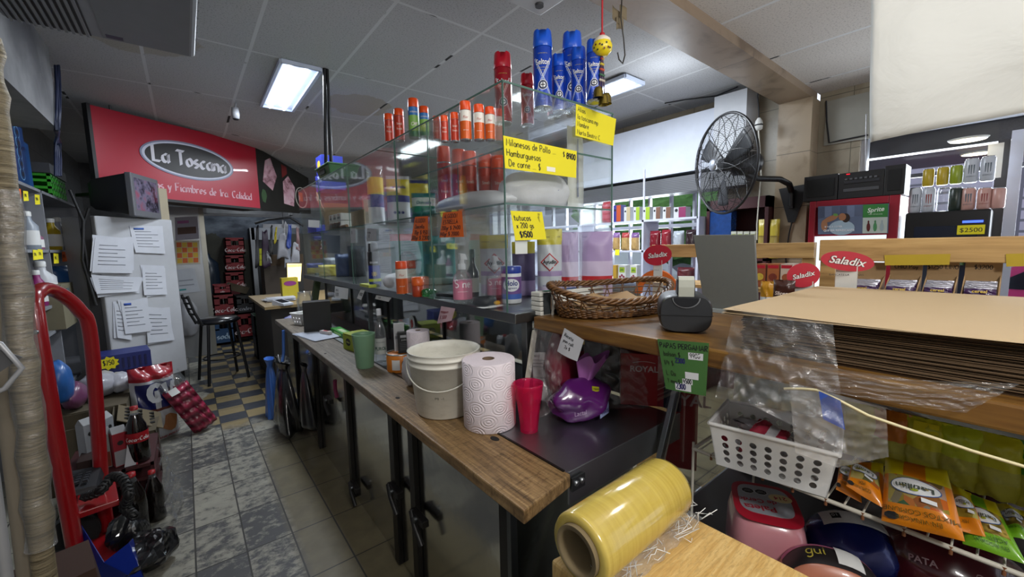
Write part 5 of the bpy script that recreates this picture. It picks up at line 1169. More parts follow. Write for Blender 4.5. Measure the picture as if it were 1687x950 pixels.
# 2: blue netted ham
a = ax(1410, 905, 1.22); p2 = (1.41, .235, .607)
t = thing('packaged_ham', 'round ham in shiny blue foil with white weight label', 'ham', p2, R(-60)); BF = M('#14236f', .25, .3, coat=.4, name='blue_foil')
b = B(BF); blob(b, (0, 0, .075), (.115, .10, .08), 31, .035, 4, nu=48, nv=28, flat=.06); b.obj('foil', t)
lt = Matrix.Translation((0, .0, .10)) 
def bend(x, y): return Vector((x*1.0, y, .0725+.088*math.sqrt(max(0, 1-(x/.118)**2-(y/.105)**2))))
b = B(PAPER); b.grid(lambda u, v: bend((u-.5)*.15, (v-.5)*.055), 12, 6); TI = Matrix.Rotation(math.pi, 4, 'Z')
for i in range(7): b.grid(lambda u, v, i=i: bend(.065-.05*u, -.02+.006*i+.0022*v)+Vector((0, 0, .001)), 4, 2, M('#70727a'))
b.grid(lambda u, v: bend(-.03-.022*u, -.012+.024*v)+Vector((0, 0, .001)), 3, 3, INK); b.text('10', .016, Matrix.Identity(4), PAPER, 'c', lambda x, y: bend(-.042-x, .006-y)+Vector((0, 0, .0022))); b.obj('weight_label', t)
# 3: salmon ham with pink-black label in front
a = ax(1370, 935, 1.12)
t = thing('packaged_ham', 'salmon coloured ham with pink and black wrapper and blank white tag, nearest one', 'ham', (1.165, .225, .607), R(-66)); t.scale = (.95, .95, 1.22); b = B(M('#b9745a', .35, coat=.3)); 
def hamdome(u, v, k3=1.0): x = (u-.5)*2; y = (v-.5)*2; return Vector((x*.12, y*.075, .118*max(0, 1-abs(x)**2.6)**.5*max(0, 1-abs(y)**3)**.5*k3+.03))
b.grid(lambda u, v: hamdome(u, v), 30, 22); b.bx((-.11, -.06, 0), (.11, .06, .04)); b.obj('meat', t)
b = B(M('#1f1a1c', .4)); b.grid(lambda u, v: hamdome(.06+.88*u, .26+.38*v)+Vector((0, 0, .0015)), 20, 8); b.grid(lambda u, v: hamdome(.06+.88*u, .64+.2*v)+Vector((0, .001, .0022)), 20, 5, M('#c06a8c', .5))
b.text('PASTA', .018, Matrix.Identity(4), INK, 'c', lambda x, y: hamdome(.5+(x-.02)/.24, .70+y/.15)+Vector((0, 0, .004))); b.hand('gui', .03, Matrix.Identity(4), M('#b0a040'), .1, 'c', None, lambda x, y: hamdome(.34+x/.24, .42+y/.15)+Vector((0, 0, .0035))); b.obj('wrapper', t)
b = B(PAPER); b.grid(lambda u, v: hamdome(.52+.22*u, .30+.42*v)+Vector((0, 0, .0045)), 5, 5); b.obj('white_tag', t)
# 4: dark red cut at the right
a = ax(1590, 925, 1.2)
t = thing('packaged_ham', 'dark red vacuum-packed ham piece at the lower right under the wire shelf', 'ham', (1.48, .055, .607), R(-75)); b = B(M('#4a1520', .2, coat=.6)); blob(b, (0, 0, .085), (.15, .10, .09), 17, .05, 2, flat=.05, nu=40, nv=24); b.obj('meat', t)
b = B(M('#8a6a70', .5)); b.text('PATA CERDO', .022, frame((-.02, -.086, .125), (1, 0, 0), (0, .7, .7)), None, 'c', None, 1, 0, .02); b.obj('print', t)
tag(crumple('x', 1.50, .16, .10, .22, .77, .03, 6, FILM, .1, 20).obj('plastic_wrap'), 'clear plastic wrapping lying between the blue ham and the wire shelf', 'plastic wrap')

# olive and pickle pouches on the wire shelf
ORP = M('#d07a10', .35, coat=.4, name='pouch_orange'); YLP = M('#cfc013', .35, coat=.4, name='pouch_yellow'); GRP = M('#6ea51f', .35, coat=.4, name='pouch_green'); WIN = M('#6f6a35', .25, coat=.6, var=.5, scale=60, name='pickle_window')
k = NT('pickles'); vr = k.node('ShaderNodeTexVoronoi', ins={'Scale': 55}); k.l.new(k.coord(), vr.inputs[0]); k.base(k.ramp(vr.outputs['Color'], [(.2, '#8c7a2c'), (.4, '#a9a05c'), (.55, '#b85a24'), (.7, '#355a3a'), (.85, '#a88a78')])); k.rough(.2); PICK = k.m
k = NT('olives'); vr = k.node('ShaderNodeTexVoronoi', ins={'Scale': 60}); k.l.new(k.coord(), vr.inputs[0]); k.base(k.ramp(vr.outputs['Distance'], [(.0, '#5a4a1c'), (.25, '#b49a4a'), (.6, '#6a5a28')])); k.rough(.2); OLIV = k.m
def lat_pouch(label, TL, TR, BR, BL, low, win, mid, text1, text2, seed, th=.03, win0=.3):
    TL, TR, BR, BL = [Vector(p) for p in (TL, TR, BR, BL)]
    n = (TR-TL).cross(BL-TL).normalized()
    if n.dot(Vector((0, 0, CAMZ))-TL) < 0: n = -n
    rnd = random.Random(seed); ph = [(rnd.uniform(3, 8), rnd.uniform(3, 8), rnd.uniform(0, 6)) for _ in range(4)]
    def f(u, v, l=0, s_=1):
        base = (TL*(1-u)+TR*u)*v+(BL*(1-u)+BR*u)*(1-v)
        e = max(0, 1-abs(2*u-1)**2.5)**.6*max(0, 1-abs(2*v-1.0)**3)**.6
        return base+n*(s_*th/2*e+l+.004*sum(math.sin(a*u+c*v+q) for a, c, q in ph)/2*(.3+e))
    b = B(low); 
    def mm(u, v):
        if v < win0: return low
        if v < .72: return win if .1 < u < .9 else low
        return mid if abs(u-.5) < .17 else YLP
    nu = 22; nv = 22
    for s_ in (1, -1):
        k0 = len(b.v); b.v += [f(i/(nu-1), j/(nv-1), 0, s_) for j in range(nv) for i in range(nu)]
        for j in range(nv-1):
            for i in range(nu-1):
                q = (j*nu+i, j*nu+i+1, (j+1)*nu+i+1, (j+1)*nu+i); b.f.append([k0+x for x in (q if s_ > 0 else q[::-1])]); b.sm.append(True); b.mi.append(b.slot(mm((i+.5)/(nu-1), (j+.5)/(nv-1)) if s_ > 0 else low))
    g = lambda x, y, l: f(max(0, min(1, x)), max(0, min(1, y)), l)
    W = M('#dcdfe0', .5)
    el = lambda sx, sy, l: [g(.5+sx*math.cos(q*.2618), .56+sy*math.sin(q*.2618), l) for q in range(24)]
    for sx, sy, l, m in ((.36, .125, .002, M('#2f5a9a', .5)), (.345, .115, .0026, W)): b.add(el(sx, sy, l)+[g(.5, .56, l)], [(q, (q+1) % 24, 24) for q in range(24)], m)
    # the maker's oval is printed head-down seen from here
    b.text('Latillán', .2, Matrix.Identity(4), M('#3f4a40', .5), 'c', lambda x, y: g(.5-x*1.0, .585-y*.55, .0042), 1, 0, .01)
    b.add([g(.5+.06*math.cos(q*.63), .51+.022*math.sin(q*.63), .004) for q in range(10)], [tuple(range(10))], M('#9aa52a', .5))
    b.text(text1, .15, Matrix.Identity(4), M('#5a4a10' if low is ORP else '#1f4a12', .5), 'c', lambda x, y: g(.5-x*.8, .23-y*.6, .003), 1); b.text(text2, .13, Matrix.Identity(4), M('#5a4a10' if low is ORP else '#1f4a12', .5), 'c', lambda x, y: g(.5-x*.8, .13-y*.6, .003), 1)
    if low is ORP:
        b.add([g(.15+.11*math.cos(R(22.5+45*q)), .10+.055*math.sin(R(22.5+45*q)), .003) for q in range(8)], [tuple(range(8))], INK)
    b.add([g(.58, .42, .004), g(.78, .40, .004), g(.78, .34, .004), g(.58, .36, .004)], [(0, 1, 2, 3)], W)
    return tag(b.obj('food_pouch'), label, 'pouch')
pz = zs+.008
def slope(px_t, px_b, xt, xb): return ax(*px_t, xt), ax(*px_b, xb)
xb_, xt_ = 1.125, 1.20
lat_pouch('green and yellow sliced olive pouch lying at the right of the wire shelf', ax(1578, 805, 1.22), ax(1640, 828, 1.21), ax(1692, 930, 1.12), ax(1586, 895, 1.125), GRP, OLIV, GRP, 'ACEITUNAS', 'EN RODAJAS', 5)
lat_pouch('orange pickle pouch half hidden between the big one and the green olive pouch', ax(1565, 795, 1.215), ax(1600, 812, 1.21), ax(1624, 884, 1.125), ax(1560, 868, 1.128), ORP, PICK, YLP, 'MIX', '', 3, .02)
lat_pouch('largest orange and yellow mixed pickle pouch in the middle of the wire shelf', ax(1459, 752, 1.195), ax(1560, 775, 1.19), ax(1590, 892, 1.10), ax(1452, 857, 1.105), ORP, PICK, ORP, 'MIXTOS COMUNES', 'EN VINAGRE', 1, .045)
lat_pouch('orange pickle pouch left of the largest one, label oval partly covered', ax(1404, 758, 1.22), ax(1456, 764, 1.215), ax(1456, 838, 1.12), ax(1394, 800, 1.125), ORP, PICK, ORP, 'MIX', 'COMUNES', 2, .03)
lat_pouch('orange pickle pouch at the far left by the white basket', ax(1384, 757, 1.235), ax(1410, 760, 1.235), ax(1420, 828, 1.135), ax(1377, 806, 1.14), ORP, PICK, YLP, 'COMUNES', '', 7, .025)
lat_pouch('yellow corner of an olive pouch behind the green one at the right edge', ax(1640, 828, 1.24), ax(1692, 842, 1.24), ax(1694, 890, 1.16), ax(1655, 880, 1.16), GRP, OLIV, YLP, 'ACEITUNAS', '', 9, .02)
# solid pouches stand in for the yellow-green reflections in the back mirror
for i in range(6):
    yy = .235-i*.062; x = 1.42; c2 = ['#cfcb2a', '#d07a24', '#cfcb2a', '#c3cf2c', '#cfcb2a', '#3c8a2a'][i]
    b = B(); f = pouch(b, .078, .15, .045, bands((.3, M('#b5b132', .3)), (.5, M('#bcb950', .25, var=.4, scale=50)), (1, M(c2, .3))), Matrix.Rotation(R(-90), 4, 'Z'), seed=40+i, wr=.004)
    if i == 2: b.add([f(-.02, .12, .002), f(.025, .12, .002), f(.025, .142, .002), f(-.02, .142, .002)], [(0, 1, 2, 3)], YN)
    o = b.obj('mirror_image_pouch'); o.location = (x, yy, pz-.001); tag(o, '%s mirror-image snack pouch from the left behind the wire shelf, %s' % (ORD[i], ['yellow-green', 'orange-banded', 'with yellow tag', 'yellow-green', 'yellow-green', 'dark green'][i]), 'pouch')

# ================================================================== MORE ON THE COUNTER
CZ = .9015
def front_box(name, label, px0, px1, pt, pb, dpt, m, deco=None, z=CZ, rz=None, group=None, cat='box', yoff=0):
    a = az((px0+px1)/2, pb, z); dep = depth(a); w = (px1-px0)/FPX*dep*.96; h = ztop(a, pt)-z; ang = math.atan2(a.y, a.x)-math.pi/2 if rz is None else rz
    d = (w, dpt, h); back = Vector((math.cos(ang+math.pi/2), math.sin(ang+math.pi/2), 0))*dpt/2
    return box_thing(name, label, cat, (a.x+back.x, a.y+back.y, z), d, ang, m, (lambda b: deco(b, d)) if deco else None, group)
# water / alcohol bottle
p = az(622, 598, CZ); H = ztop((p.x, p.y), 510)-CZ; r = .033; a0 = TOCAM(p)
t = thing('clear_bottle', 'clear bottle with white label standing between tea box and orange tin', 'bottle', (p.x+.03, p.y+.02, CZ))
b = B(CLEARP); b.lathe([(r*.9, 0), (r, .006), (r, H*.55), (r*.75, H*.68), (r*.36, H*.8), (r*.34, H*.9)], n=30); b.obj('bottle', t)
b = B(M('#c9ccd2', .3)); b.lathe([(r*.42, H*.88), (r*.42, H*.97), (r*.38, H), (0, H)], n=20, cap=False); b.obj('cap', t)
b = B(M('#aeb3b0', .6)); g = wrap(r, 0, a0, .0007); b.grid(lambda u, v: g((u-.5)*r*2.6, H*(.16+.30*v)), 14, 3); b.text('PUROL', r*.8, Matrix.Identity(4), M('#1f4a3a'), 'c', wrap(r, H*.24, a0, .0016), .8, 0, .02); b.text('alcohol etílico', r*.25, Matrix.Identity(4), INK, 'c', wrap(r, H*.38, a0, .0016)); b.obj('label', t)
# orange tin with items on top
p = az(657, 610, CZ); dep = depth(p); r = 22/FPX*dep; H = ztop((p.x, p.y), 583)-CZ
t = thing('orange_tin', 'round orange tin with black badge beside the white bucket', 'tin', (p.x+.02, p.y+.02, CZ)); a0 = TOCAM(p)
b = B(M('#c9741a', .4)); b.lathe([(r, 0), (r, .004), (r, H-.004), (r*.97, H), (0, H)], n=40, cap=False); b.lathe([(r, 0), (0, 0)], n=40, cap=False)
g = wrap(r, H*.5, a0+.45, .0008); wdisc(b, g, H*.3, H*.3, INK)
g = wrap(r, H*.45, a0-.35, .0008); b.grid(lambda u, v: g((u-.5)*r*.6, (v-.5)*H*.6), 5, 3, PAPER); b.text('MILKA', H*.14, Matrix.Identity(4), PAPER, 'c', wrap(r, H*.47, a0+.45, .0016)); b.obj('tin_body', t)
b = B(M('#a9a9a4', .35, .6)); b.lathe([(r*1.01, H), (r*1.01, H+.006), (r*.95, H+.007), (r*.95, H+.001)], n=40, cap=False); b.obj('lid_ring', t)
tin = t
ztin = CZ+H+.0075
def sachet(b, d): 
    T = face(d, 'f'); patch(b, T @ Matrix.Translation((0, d[2]*.3, 0)), rect(d[0]*.6, d[2]*.12), M('#8d8f92')); b.text('polvo', d[0]*.2, T @ Matrix.Translation((0, d[2]*.1, .001)), M('#9a9a9a'))
    for i in range(5): patch(b, T @ Matrix.Translation((0, -d[2]*(.02+.08*i), 0)), rect(d[0]*.7, d[2]*.02), M('#55565a'))
def on_tin(name, label, cat, px0, px1, pt, dpt, m, deco, dy):
    a = Vector((tin.location.x-.01, tin.location.y+dy, ztin)); dep = depth(a); ang = math.atan2(a.y, a.x)-math.pi/2; q = ay((px0+px1)/2, 580, a.y); a.x = q.x
    w = (px1-px0)/FPX*dep*.95; h = ztop(a, pt)-ztin; d = (w, dpt, h); return box_thing(name, label, cat, a, d, ang, m, lambda b: deco(b, d))
on_tin('sachet_box', 'small black box with pale print standing on the orange tin', 'box', 656, 678, 546, .03, M('#1b1b1d', .4), sachet, -.035)
on_tin('card_packet', 'grey-white card packet standing behind the black box on the orange tin', 'packet', 650, 668, 532, .02, M('#a5a6a8', .6), lambda b, d: patch(b, face(d, 'f'), rect(d[0]*.8, d[2]*.1), M('#77787c')), .015)
# round white sticker with a red leaf on the glass behind
sx = 1.0835
b = B(M('#cfd0d2', .5)); c0 = ax(679, 533, sx); T = frame((sx-.001, c0.y, c0.z), (0, -1, 0), (0, 0, 1)); b.prism(oval(.042, .052), .0006, T); b.prism([(x, y) for x, y in [(-.012, -.03), (.012, -.02), (.02, .0), (.012, .022), (-.004, .03), (-.02, .01), (-.012, -.005)]], .0004, T @ Matrix.Translation((0, 0, .0008)), M('#b01a28', .5)); tag(b.obj('round_sticker'), 'round white sticker with red leaf on the compartment glass above the orange tin', 'sticker')
# second paper roll, further back
p = az(708, 604, CZ)
r2 = dup(tr, (p.x-.06, p.y+.0, CZ), 0, 'slimmer paper roll standing behind the white bucket by the glass', None, (.62, .62, (ztop((p.x, p.y), 541)-CZ)/TH))
for o_ in (r2,): o_['category'] = 'paper towel'
b = B(M('#b9b6b8', .9)); blob(b, (0, 0, .075), (.035, .05, .075), 5, .2, 3, flat=.1, sharp=False); o = b.obj('cloth_rag'); o.location = (az(686, 640, CZ).x-.0, az(686, 640, CZ).y+.06, CZ); tag(o, 'crumpled white rag squeezed between orange tin and bucket', 'rag')
b = B(CLEARP); b.lathe([(.04, 0), (.042, .003), (.047, .05), (.048, .055), (.044, .055), (.039, .004)], n=30, cap=False); o = b.obj('plastic_tub'); p = az(712, 600, CZ); o.location = (.955, p.y-.25, CZ); tag(o, 'clear plastic tub on the steel top behind the white bucket', 'tub')
# left end of the counter
front_box('black_box', 'black square box standing near the far end of the counter', 503, 546, 497, 546, .13, M('#0f0f11', .5))
p = az(496, 536, CZ); crate_basket('small_crate', 'small white plastic basket at the far end of the counter', 'basket', (p.x+.06, p.y+.08, CZ), R(20), .15, .12, .19, .16, .10, PB, 2, 3, .008)
def gb(b, d): patch(b, face(d, 't'), rect(d[0]*.5, d[1]*.4), M('#b9c9a0', .6)); patch(b, face(d, 'l'), rect(d[1]*.5, d[2]*.5), M('#9ad06a', .6))
p = az(556, 552, CZ); box_thing('green_box', 'flat bright green tea carton beyond the papers on the worktop', 'box', (p.x+.03, p.y-.02, CZ), (.07, .36, .035), 0, M('#2f8a2a', .5), lambda b: gb(b, (.07, .36, .035)))
p = az(537, 551, CZ); box_thing('small_red_box', 'small white box with red print lying on the papers', 'box', (p.x, p.y, CZ+.008), (.03, .12, .022), .3, M('#b9b3b0', .6), lambda b: patch(b, face((.03, .12, .022), 't'), rect(.02, .06), M('#a03040')))
b = B(M('#aab0bd', .8, name='cool_paper'))
for i in range(3):
    q = [az(*a, CZ+.0015+.0018*i) for a in ((480+i*3, 550), (517+i, 562), (568-i*2, 551+i), (530, 543+i))]; b.sheet(*q, .001)
tag(b.obj('loose_papers'), 'loose white papers lying on the far part of the worktop plank', 'papers')
p = az(472, 525, CZ); b = B(M('#1f2470', .35)); b.hexa([(-.08, -.02, 0), (.06, -.05, 0), (.08, .05, 0), (-.06, .05, 0)], [(-.07, .0, .004), (.05, .0, .05), (.06, .02, .045), (-.05, .02, .01)]); o = b.obj('blue_packet'); o.location = (p.x+.06, p.y+.05, CZ); tag(o, 'dark blue folded packet at the far end of the worktop', 'packet')
# jars at the far end in front of the case
p = az(490, 512, CZ); b = B(CLEARP); b.lathe([(.06, 0), (.07, .01), (.075, .16), (.06, .22), (.062, .25), (.056, .25), (.055, .22), (.068, .15), (.063, .012)], n=28, cap=False); o = b.obj('clear_jar'); o.location = (.86, 4.25, CZ); tag(o, 'tall clear jar at the far end of the counter', 'jar')
b = B(M('#3a4a2a', .5)); b.hexa([(-.03, -.03, 0), (.03, -.03, 0), (.03, .03, 0), (-.03, .03, 0)], [(.06, -.03, .42), (.11, -.03, .42), (.11, .03, .42), (.06, .03, .42)]); o = b.obj('green_tube_box'); o.location = (.92, 4.28, CZ); tag(o, 'dark green long carton leaning out beside the tall clear jar', 'box')
# bread and bags under the board
p = az(968, 697, CZ)
t = thing('bread_bag', 'purple sliced bread bag with pink twisted top on the steel counter', 'bread bag', (p.x+.02, p.y+.05, CZ), R(-15))
PURB = M('#5a1d68', .22, coat=.6, name='bread_purple'); 
b = B(PURB); blob(b, (0, 0, .072), (.125, .08, .08), 14, .20, 2.4, flat=.12, nu=44, nv=28, sharp=False)
b.text('Lactal', .022, frame((-.055, -.082, .05), (1, 0, 0), (0, .2, 1)), M('#a88ab0', .6), 'c', None, 1, .1); 
b.prism([(0, 0), (.052, .008), (.055, .05), (.004, .046)], .001, frame((.03, -.079, .02), (1, .3, 0), (0, .1, 1)), M('#8f9ac0', .5)); b.text('100%', .02, frame((.057, -.0745, .035), (1, .3, 0), (0, .1, 1)), M('#3a2a6a', .6), 'c', None, 1, .1, .02)
b.prism([(0, 0), (.034, .0), (.034, .02), (0, .02)], .001, frame((.01, -.06, .118), (1, .1, -.3), (.2, .5, 1)), M('#b5b21a', .5)); b.text('rápida', .012, frame((.027, -.062, .123), (1, .1, -.3), (.2, .5, 1)), INK); b.obj('bag', t)
b = B(M('#b06cb8', .3, coat=.5)); vs = []
b.grid(lambda u, v: Vector(((.018+.045*v)*math.cos(u*6.283)*(1+.35*math.sin(u*19))+.045*v+.02, (.018+.02*v)*math.sin(u*6.283)*(1+.3*math.sin(u*13)), .125+.10*v+.012*math.sin(u*25)*v)), 32, 8, wrap=True); b.obj('twisted_top', t)
film_drape('clear_bag', 'clear plastic bag hanging from the board edge over the bread', [Vector((.99, 1.11, 1.245)), Vector((.99, 1.04, 1.24)), Vector((.992, .97, 1.238))], [Vector((.985, 1.15, .93)), Vector((.98, 1.06, .91)), Vector((1.02, .99, .98))], FILM, 19, wr=.022, cat='bag')
q = [ay(*a, 1.02) for a in ((868, 582), (918, 582), (905, 655), (873, 655))]
b = B(M('#c3c4c6', .8))
dy = 1.02
paper_sign('safety_leaflet', 'white printed leaflet with round house logo leaning beneath the shelf corner', 'leaflet', [ay(*a, 1.16) for a in ((872, 580), (920, 580), (908, 662), (868, 655))], M('#bdbebf', .8),
    [('BOMBERO', .04, .9, .06, INK, 'print'), (.42, .07, .83, .008, INK, 'bar'), (.36, .07, .76, .008, INK, 'bar'), (.40, .07, .69, .008, INK, 'bar'), ('TALLA ASESORAMOS', .1, .45, .052, INK, 'print'), ('Y LE AYUDAMOS', .16, .38, .052, INK, 'print'), ('GRATUITO', .3, .31, .052, INK, 'print'), ('SERVICIO INTEGRAL', .12, .2, .05, INK, 'print'), ('o', .5, .62, .42, INK, 'print'), ('A', .59, .70, .14, INK, 'print')])
b = B(M('#bdb9ab', .7)); t0 = ay(881, 543, 1.125); t1 = ay(868, 648, 1.125); b.sheet(t0+Vector((-.012, 0, .0)), t0+Vector((.014, 0, 0)), t1+Vector((.016, .01, 0)), t1+Vector((-.012, .01, 0)), .002); tag(b.obj('hanging_ribbon'), 'long cream ribbon hanging down below the newspaper at the shelf corner', 'ribbon')
paper_sign('receipt', 'tilted handwritten receipt pinned on a bag under the board edge', 'receipt', [ax(*a, .965) for a in ((930, 540), (962, 560), (951, 595), (918, 578))], M('#c5c6ca', .8), [('Receta', .12, .72, .13), ('pan rall.', .15, .5, .13), ('2x $', .3, .28, .13)], curl=.006)
BK2 = M('#17171a', .35)
front_box('black_pack', 'black pack with pale letters hanging behind the receipt under the board', 918, 962, 546, 578, .03, BK2, lambda b, d: b.text('OI', d[2]*.6, face(d, 'f') @ Matrix.Translation((d[0]*.3, -.01, .001)), M('#b9a96a'), 'c', None, 1, 0, .03), z=1.13, cat='pack')
b = B(M('#7a1d33', .3)); blob(b, (0, 0, .16), (.09, .07, .16), 8, .12, 2, flat=.05); o = b.obj('maroon_bag'); p = az(935, 655, CZ); o.location = (1.17, 1.12, CZ); tag(o, 'maroon product bag seen through the hanging clear bag', 'bag')
REDB = M('#9c141c', .4, name='royal_red'); 
def royal(b, d):
    for s_ in ('f', 'l'):
        T = face(d, s_); b.text('ROYAL', d[2]*.16, T @ Matrix.Translation((0, d[2]*.16, .001)), M('#d0b9b9'), 'c', None, 1, 0, .02); b.tube([T @ Vector((x*d[0]*.06, d[2]*.33+.006*math.cos(x*.4), .001)) for x in range(-4, 5)], .0015, 5, M('#d0b9b9'))
front_box('dessert_box', 'large red baking powder box lying on the steel top under the board', 1022, 1098, 583, 668, .16, REDB, royal, rz=R(-52))
def royal2(b, d): royal(b, d)
box_thing('dessert_box', 'second red baking powder box seen through the glass right of the leaning post', 'box', (1.62, .86, CZ-.3), (.12, .16, .42), R(-60), REDB, lambda b: royal(b, (.12, .16, .42)))
film_drape('clear_bag', 'crumpled clear bag bunched between the bread and the red box', [Vector((1.22, 1.08, 1.16)), Vector((1.32, .98, 1.14)), Vector((1.38, .90, 1.10))], [Vector((1.16, 1.05, .915)), Vector((1.25, .92, .915)), Vector((1.34, .84, .915))], FILM, 23, wr=.03, cat='bag')
# bags hung on the latch side
t = thing('hanging_bag', 'pale blue plastic bag hanging against the counter beside a black bag', 'bag', (ax(452, 690, .53)+Vector((0, 0, 0)))); 
def bag_hang(b, w, d, h, seed, m, neck=.25):
    rnd = random.Random(seed); ph = [(rnd.randint(3, 9), rnd.uniform(0, 6), rnd.uniform(.3, 1)) for _ in range(5)]
    def f(u, v):
        prof = neck+(1-neck)*(1-v/.88)**.55 if v < .88 else neck*(1+1.2*(v-.88)/.12)
        if v < .04: prof *= .6+v*10
        a = u*2*math.pi; q = prof*(1+(.06+.16*(1-v))*sum(k3*math.sin(n_*a+p_+v*3) for n_, p_, k3 in ph)/2)
        return Vector((w/2*q*math.cos(a), d/2*q*math.sin(a), v*h))
    b.grid(f, 48, 24, m, wrap=True); return b
o = bag_hang(B(), .13, .26, ztop(t.location, 590)-t.location.z, 3, M('#3f6fc0', .35, coat=.3, name='blue_bag'), .3).obj('bag', t)
t = thing('hanging_bag', 'shiny black bin bag hanging from the counter front', 'bag', ax(474, 703, .57)); HB = ztop(t.location, 592)-t.location.z; bag_hang(B(), .17, .62, HB, 5, M('#0c0c0e', .25, coat=.5, name='bin_bag'), .3).obj('bag', t)
b = B(M('#3f6fc0', .4)); b.tube([(.0, .0, HB-.02), (.02, .03, HB+.05), (.03, .02, .87-t.location.z)], .012, 8); b.obj('tie', t)
t = thing('hanging_bag', 'second black bin bag tucked behind the shiny one against the steel doors', 'bag', ax(508, 700, .63)); bag_hang(B(), .10, .34, ztop(t.location, 600)-t.location.z, 9, M('#141416', .3, coat=.4, name='bin_bag2'), .2).obj('bag', t)
p = ax(557, 640, .69); b = B(M('#8a2450', .5)); b.tube([(0, 0, .06), (0, .01, 0), (0, -.02, -.05)], .012, 8); o = b.obj('pink_clip'); o.location = (.675, p.y, p.z); tag(o, 'small magenta brush hanging on a steel door', 'brush')

# ================================================================== FAR RIGHT: CUSTOMER SIDE AND STREET WINDOWS
ALU = M('#b9bcc4', .35, .6, name='aluminium'); GRAN = M('#2b2a2e', .4, var=.6, scale=90, name='granite')
# sign box above the street window
t = thing('sign_box', 'long blank white box sign high on the right wall behind the fan', 'sign', (4.3, 3.6, 2.28)); O = Vector(t.location)
b = B(M('#c3c9d6', .5)); b.bx((-.15, -1.66, 0), (.14, 2.6, .57)); b.obj('panel', t)
b = B(M('#c9ccd2', .5)); b.bx((-.17, -1.96, -.03), (.14, -1.665, .66)); b.obj('end_column', t)
k = NT('shutter_slats'); wv = k.node('ShaderNodeTexWave', wave_type='BANDS', bands_direction='Z', ins={'Scale': 18}); k.l.new(k.coord(), wv.inputs[0]); k.base(k.mix(wv.outputs['Fac'], col('#3f4044'), col('#67686c'))); k.rough(.5)
b = B(k.m); b.bx((-.12, -1.95, -.2), (.14, 2.6, -.032)); b.obj('shutter_case', t)
# the street window behind the shelves
w1 = thing('window_1', None, None, (4.5, 3.6, 1.0)); struct(w1)
b = B(ALU)
for z in (1.0, 1.72, 2.13): b.bx((-.03, -1.6, z-1.0), (.03, 2.6, z-.96))
for i in range(16): b.bx((-.025, -1.6+i*.28, 0), (.025, -1.575+i*.28, 1.14))
b.obj('window_frame', w1); b = B(GLASS); b.bx((-.003, -1.6, .02), (.003, 2.6, 1.13)); b.obj('window_pane', w1)
# the shop front right of the pillar
w2 = thing('window_2', None, None, (4.48, -.3, 0)); struct(w2)
b = B(ALU); b.bx((-.03, 1.12, 0), (.05, 1.16, 2.42)); b.bx((-.03, -1.9, 2.36), (.05, 1.16, 2.42)); b.obj('window_frame', w2)
p = ax(1655, 330, 4.44); b = B(M('#26252a', .45)); b.bx((-.06, p.y+.3-.0, 0), (.03, p.y+.3+.055, 2.2)); b.obj('dark_jamb', w2)
b = B(M('#bfc3d4', .4)); b.bx((-.07, p.y+.3-.06, 0), (.03, p.y+.3-.002, 2.25)); b.obj('white_jamb', w2)
b = B(GLASS); b.bx((-.004, p.y+.36, .05), (.004, 1.12, 2.34)); b.obj('window_pane', w2)
# dark lintel with lamps outside
b = B(GRAN); b.bx((4.6, -2.2, 2.22), (5.7, 1.3, 2.40)); b.bx((4.56, -2.2, 2.02), (4.6, 1.2, 2.05)); struct(b.obj('trim_4'))
def disc_lamp(px, py, x, lab):
    q = az(px, py, 2.2195); t = thing('downlight', lab, 'lamp', (q.x, q.y, 2.2195)); b = B(M('#c9c9c4', .4)); b.lathe([(.09, -.012), (.1, 0), (.1, .0)], n=28); b.obj('rim', t); b = B(M('#fff1d0', .5, emit=4, name='lamp_glow')); b.lathe([(.085, -.014), (0, -.014)], n=28, cap=False); b.obj('diffuser', t)
disc_lamp(1595, 228, 0, 'upper round lamp in the dark lintel outside the shop front'); disc_lamp(1610, 251, 0, 'lower round lamp in the dark lintel outside, above the drink cans')
# street
struct(B(M('#77757e', .9)).bx((4.6, -6, -.12), (14, 12, -.02)).obj('street_ground'))
k = NT('street_facade'); br = k.node('ShaderNodeTexBrick', offset=0, ins={1: (.42, .40, .50), 2: (.50, .48, .60), 3: (.16, .16, .2), 'Scale': 1, 'Mortar Size': .02, 'Brick Width': 3, 'Row Height': .16}); k.l.new(k.coord((1, 1, 1), rot=(R(90), 0, R(90))), br.inputs[0]); s3 = k.node('ShaderNodeSeparateXYZ'); k.l.new(k.coord(), s3.inputs[0]); cb = k.node('ShaderNodeCombineXYZ'); k.l.new(s3.outputs['Y'], cb.inputs[0]); k.l.new(s3.outputs['Z'], cb.inputs[1]); k.l.new(cb.outputs[0], br.inputs[0]); k.base(br.outputs[0]); k.rough(.7)
b = B(k.m); b.bx((9.5, -6, 0), (9.8, 3, 4)); t = tag(b.obj('house_front'), 'grey-violet slatted house front across the street', 'building')
b = B(M('#4e7a3a', .8, var=.5, scale=14)); blob(b, (8.6, 5.2, 2.2), (1.0, 2.6, 1.3), 5, .25, 4, sharp=True, nu=40, nv=26); b.cyl((8.6, 5.2, -.02), (8.6, 5.2, 1.6), .14, m=M('#3a2e24')); tag(b.obj('street_tree'), 'leafy green tree across the street behind the shelves', 'tree')
b = B(M('#9a9aa6', .7)); b.bx((10.2, 3, 0), (10.4, 12, 3.4)); tag(b.obj('house_front'), 'pale grey house front behind the street tree', 'building')
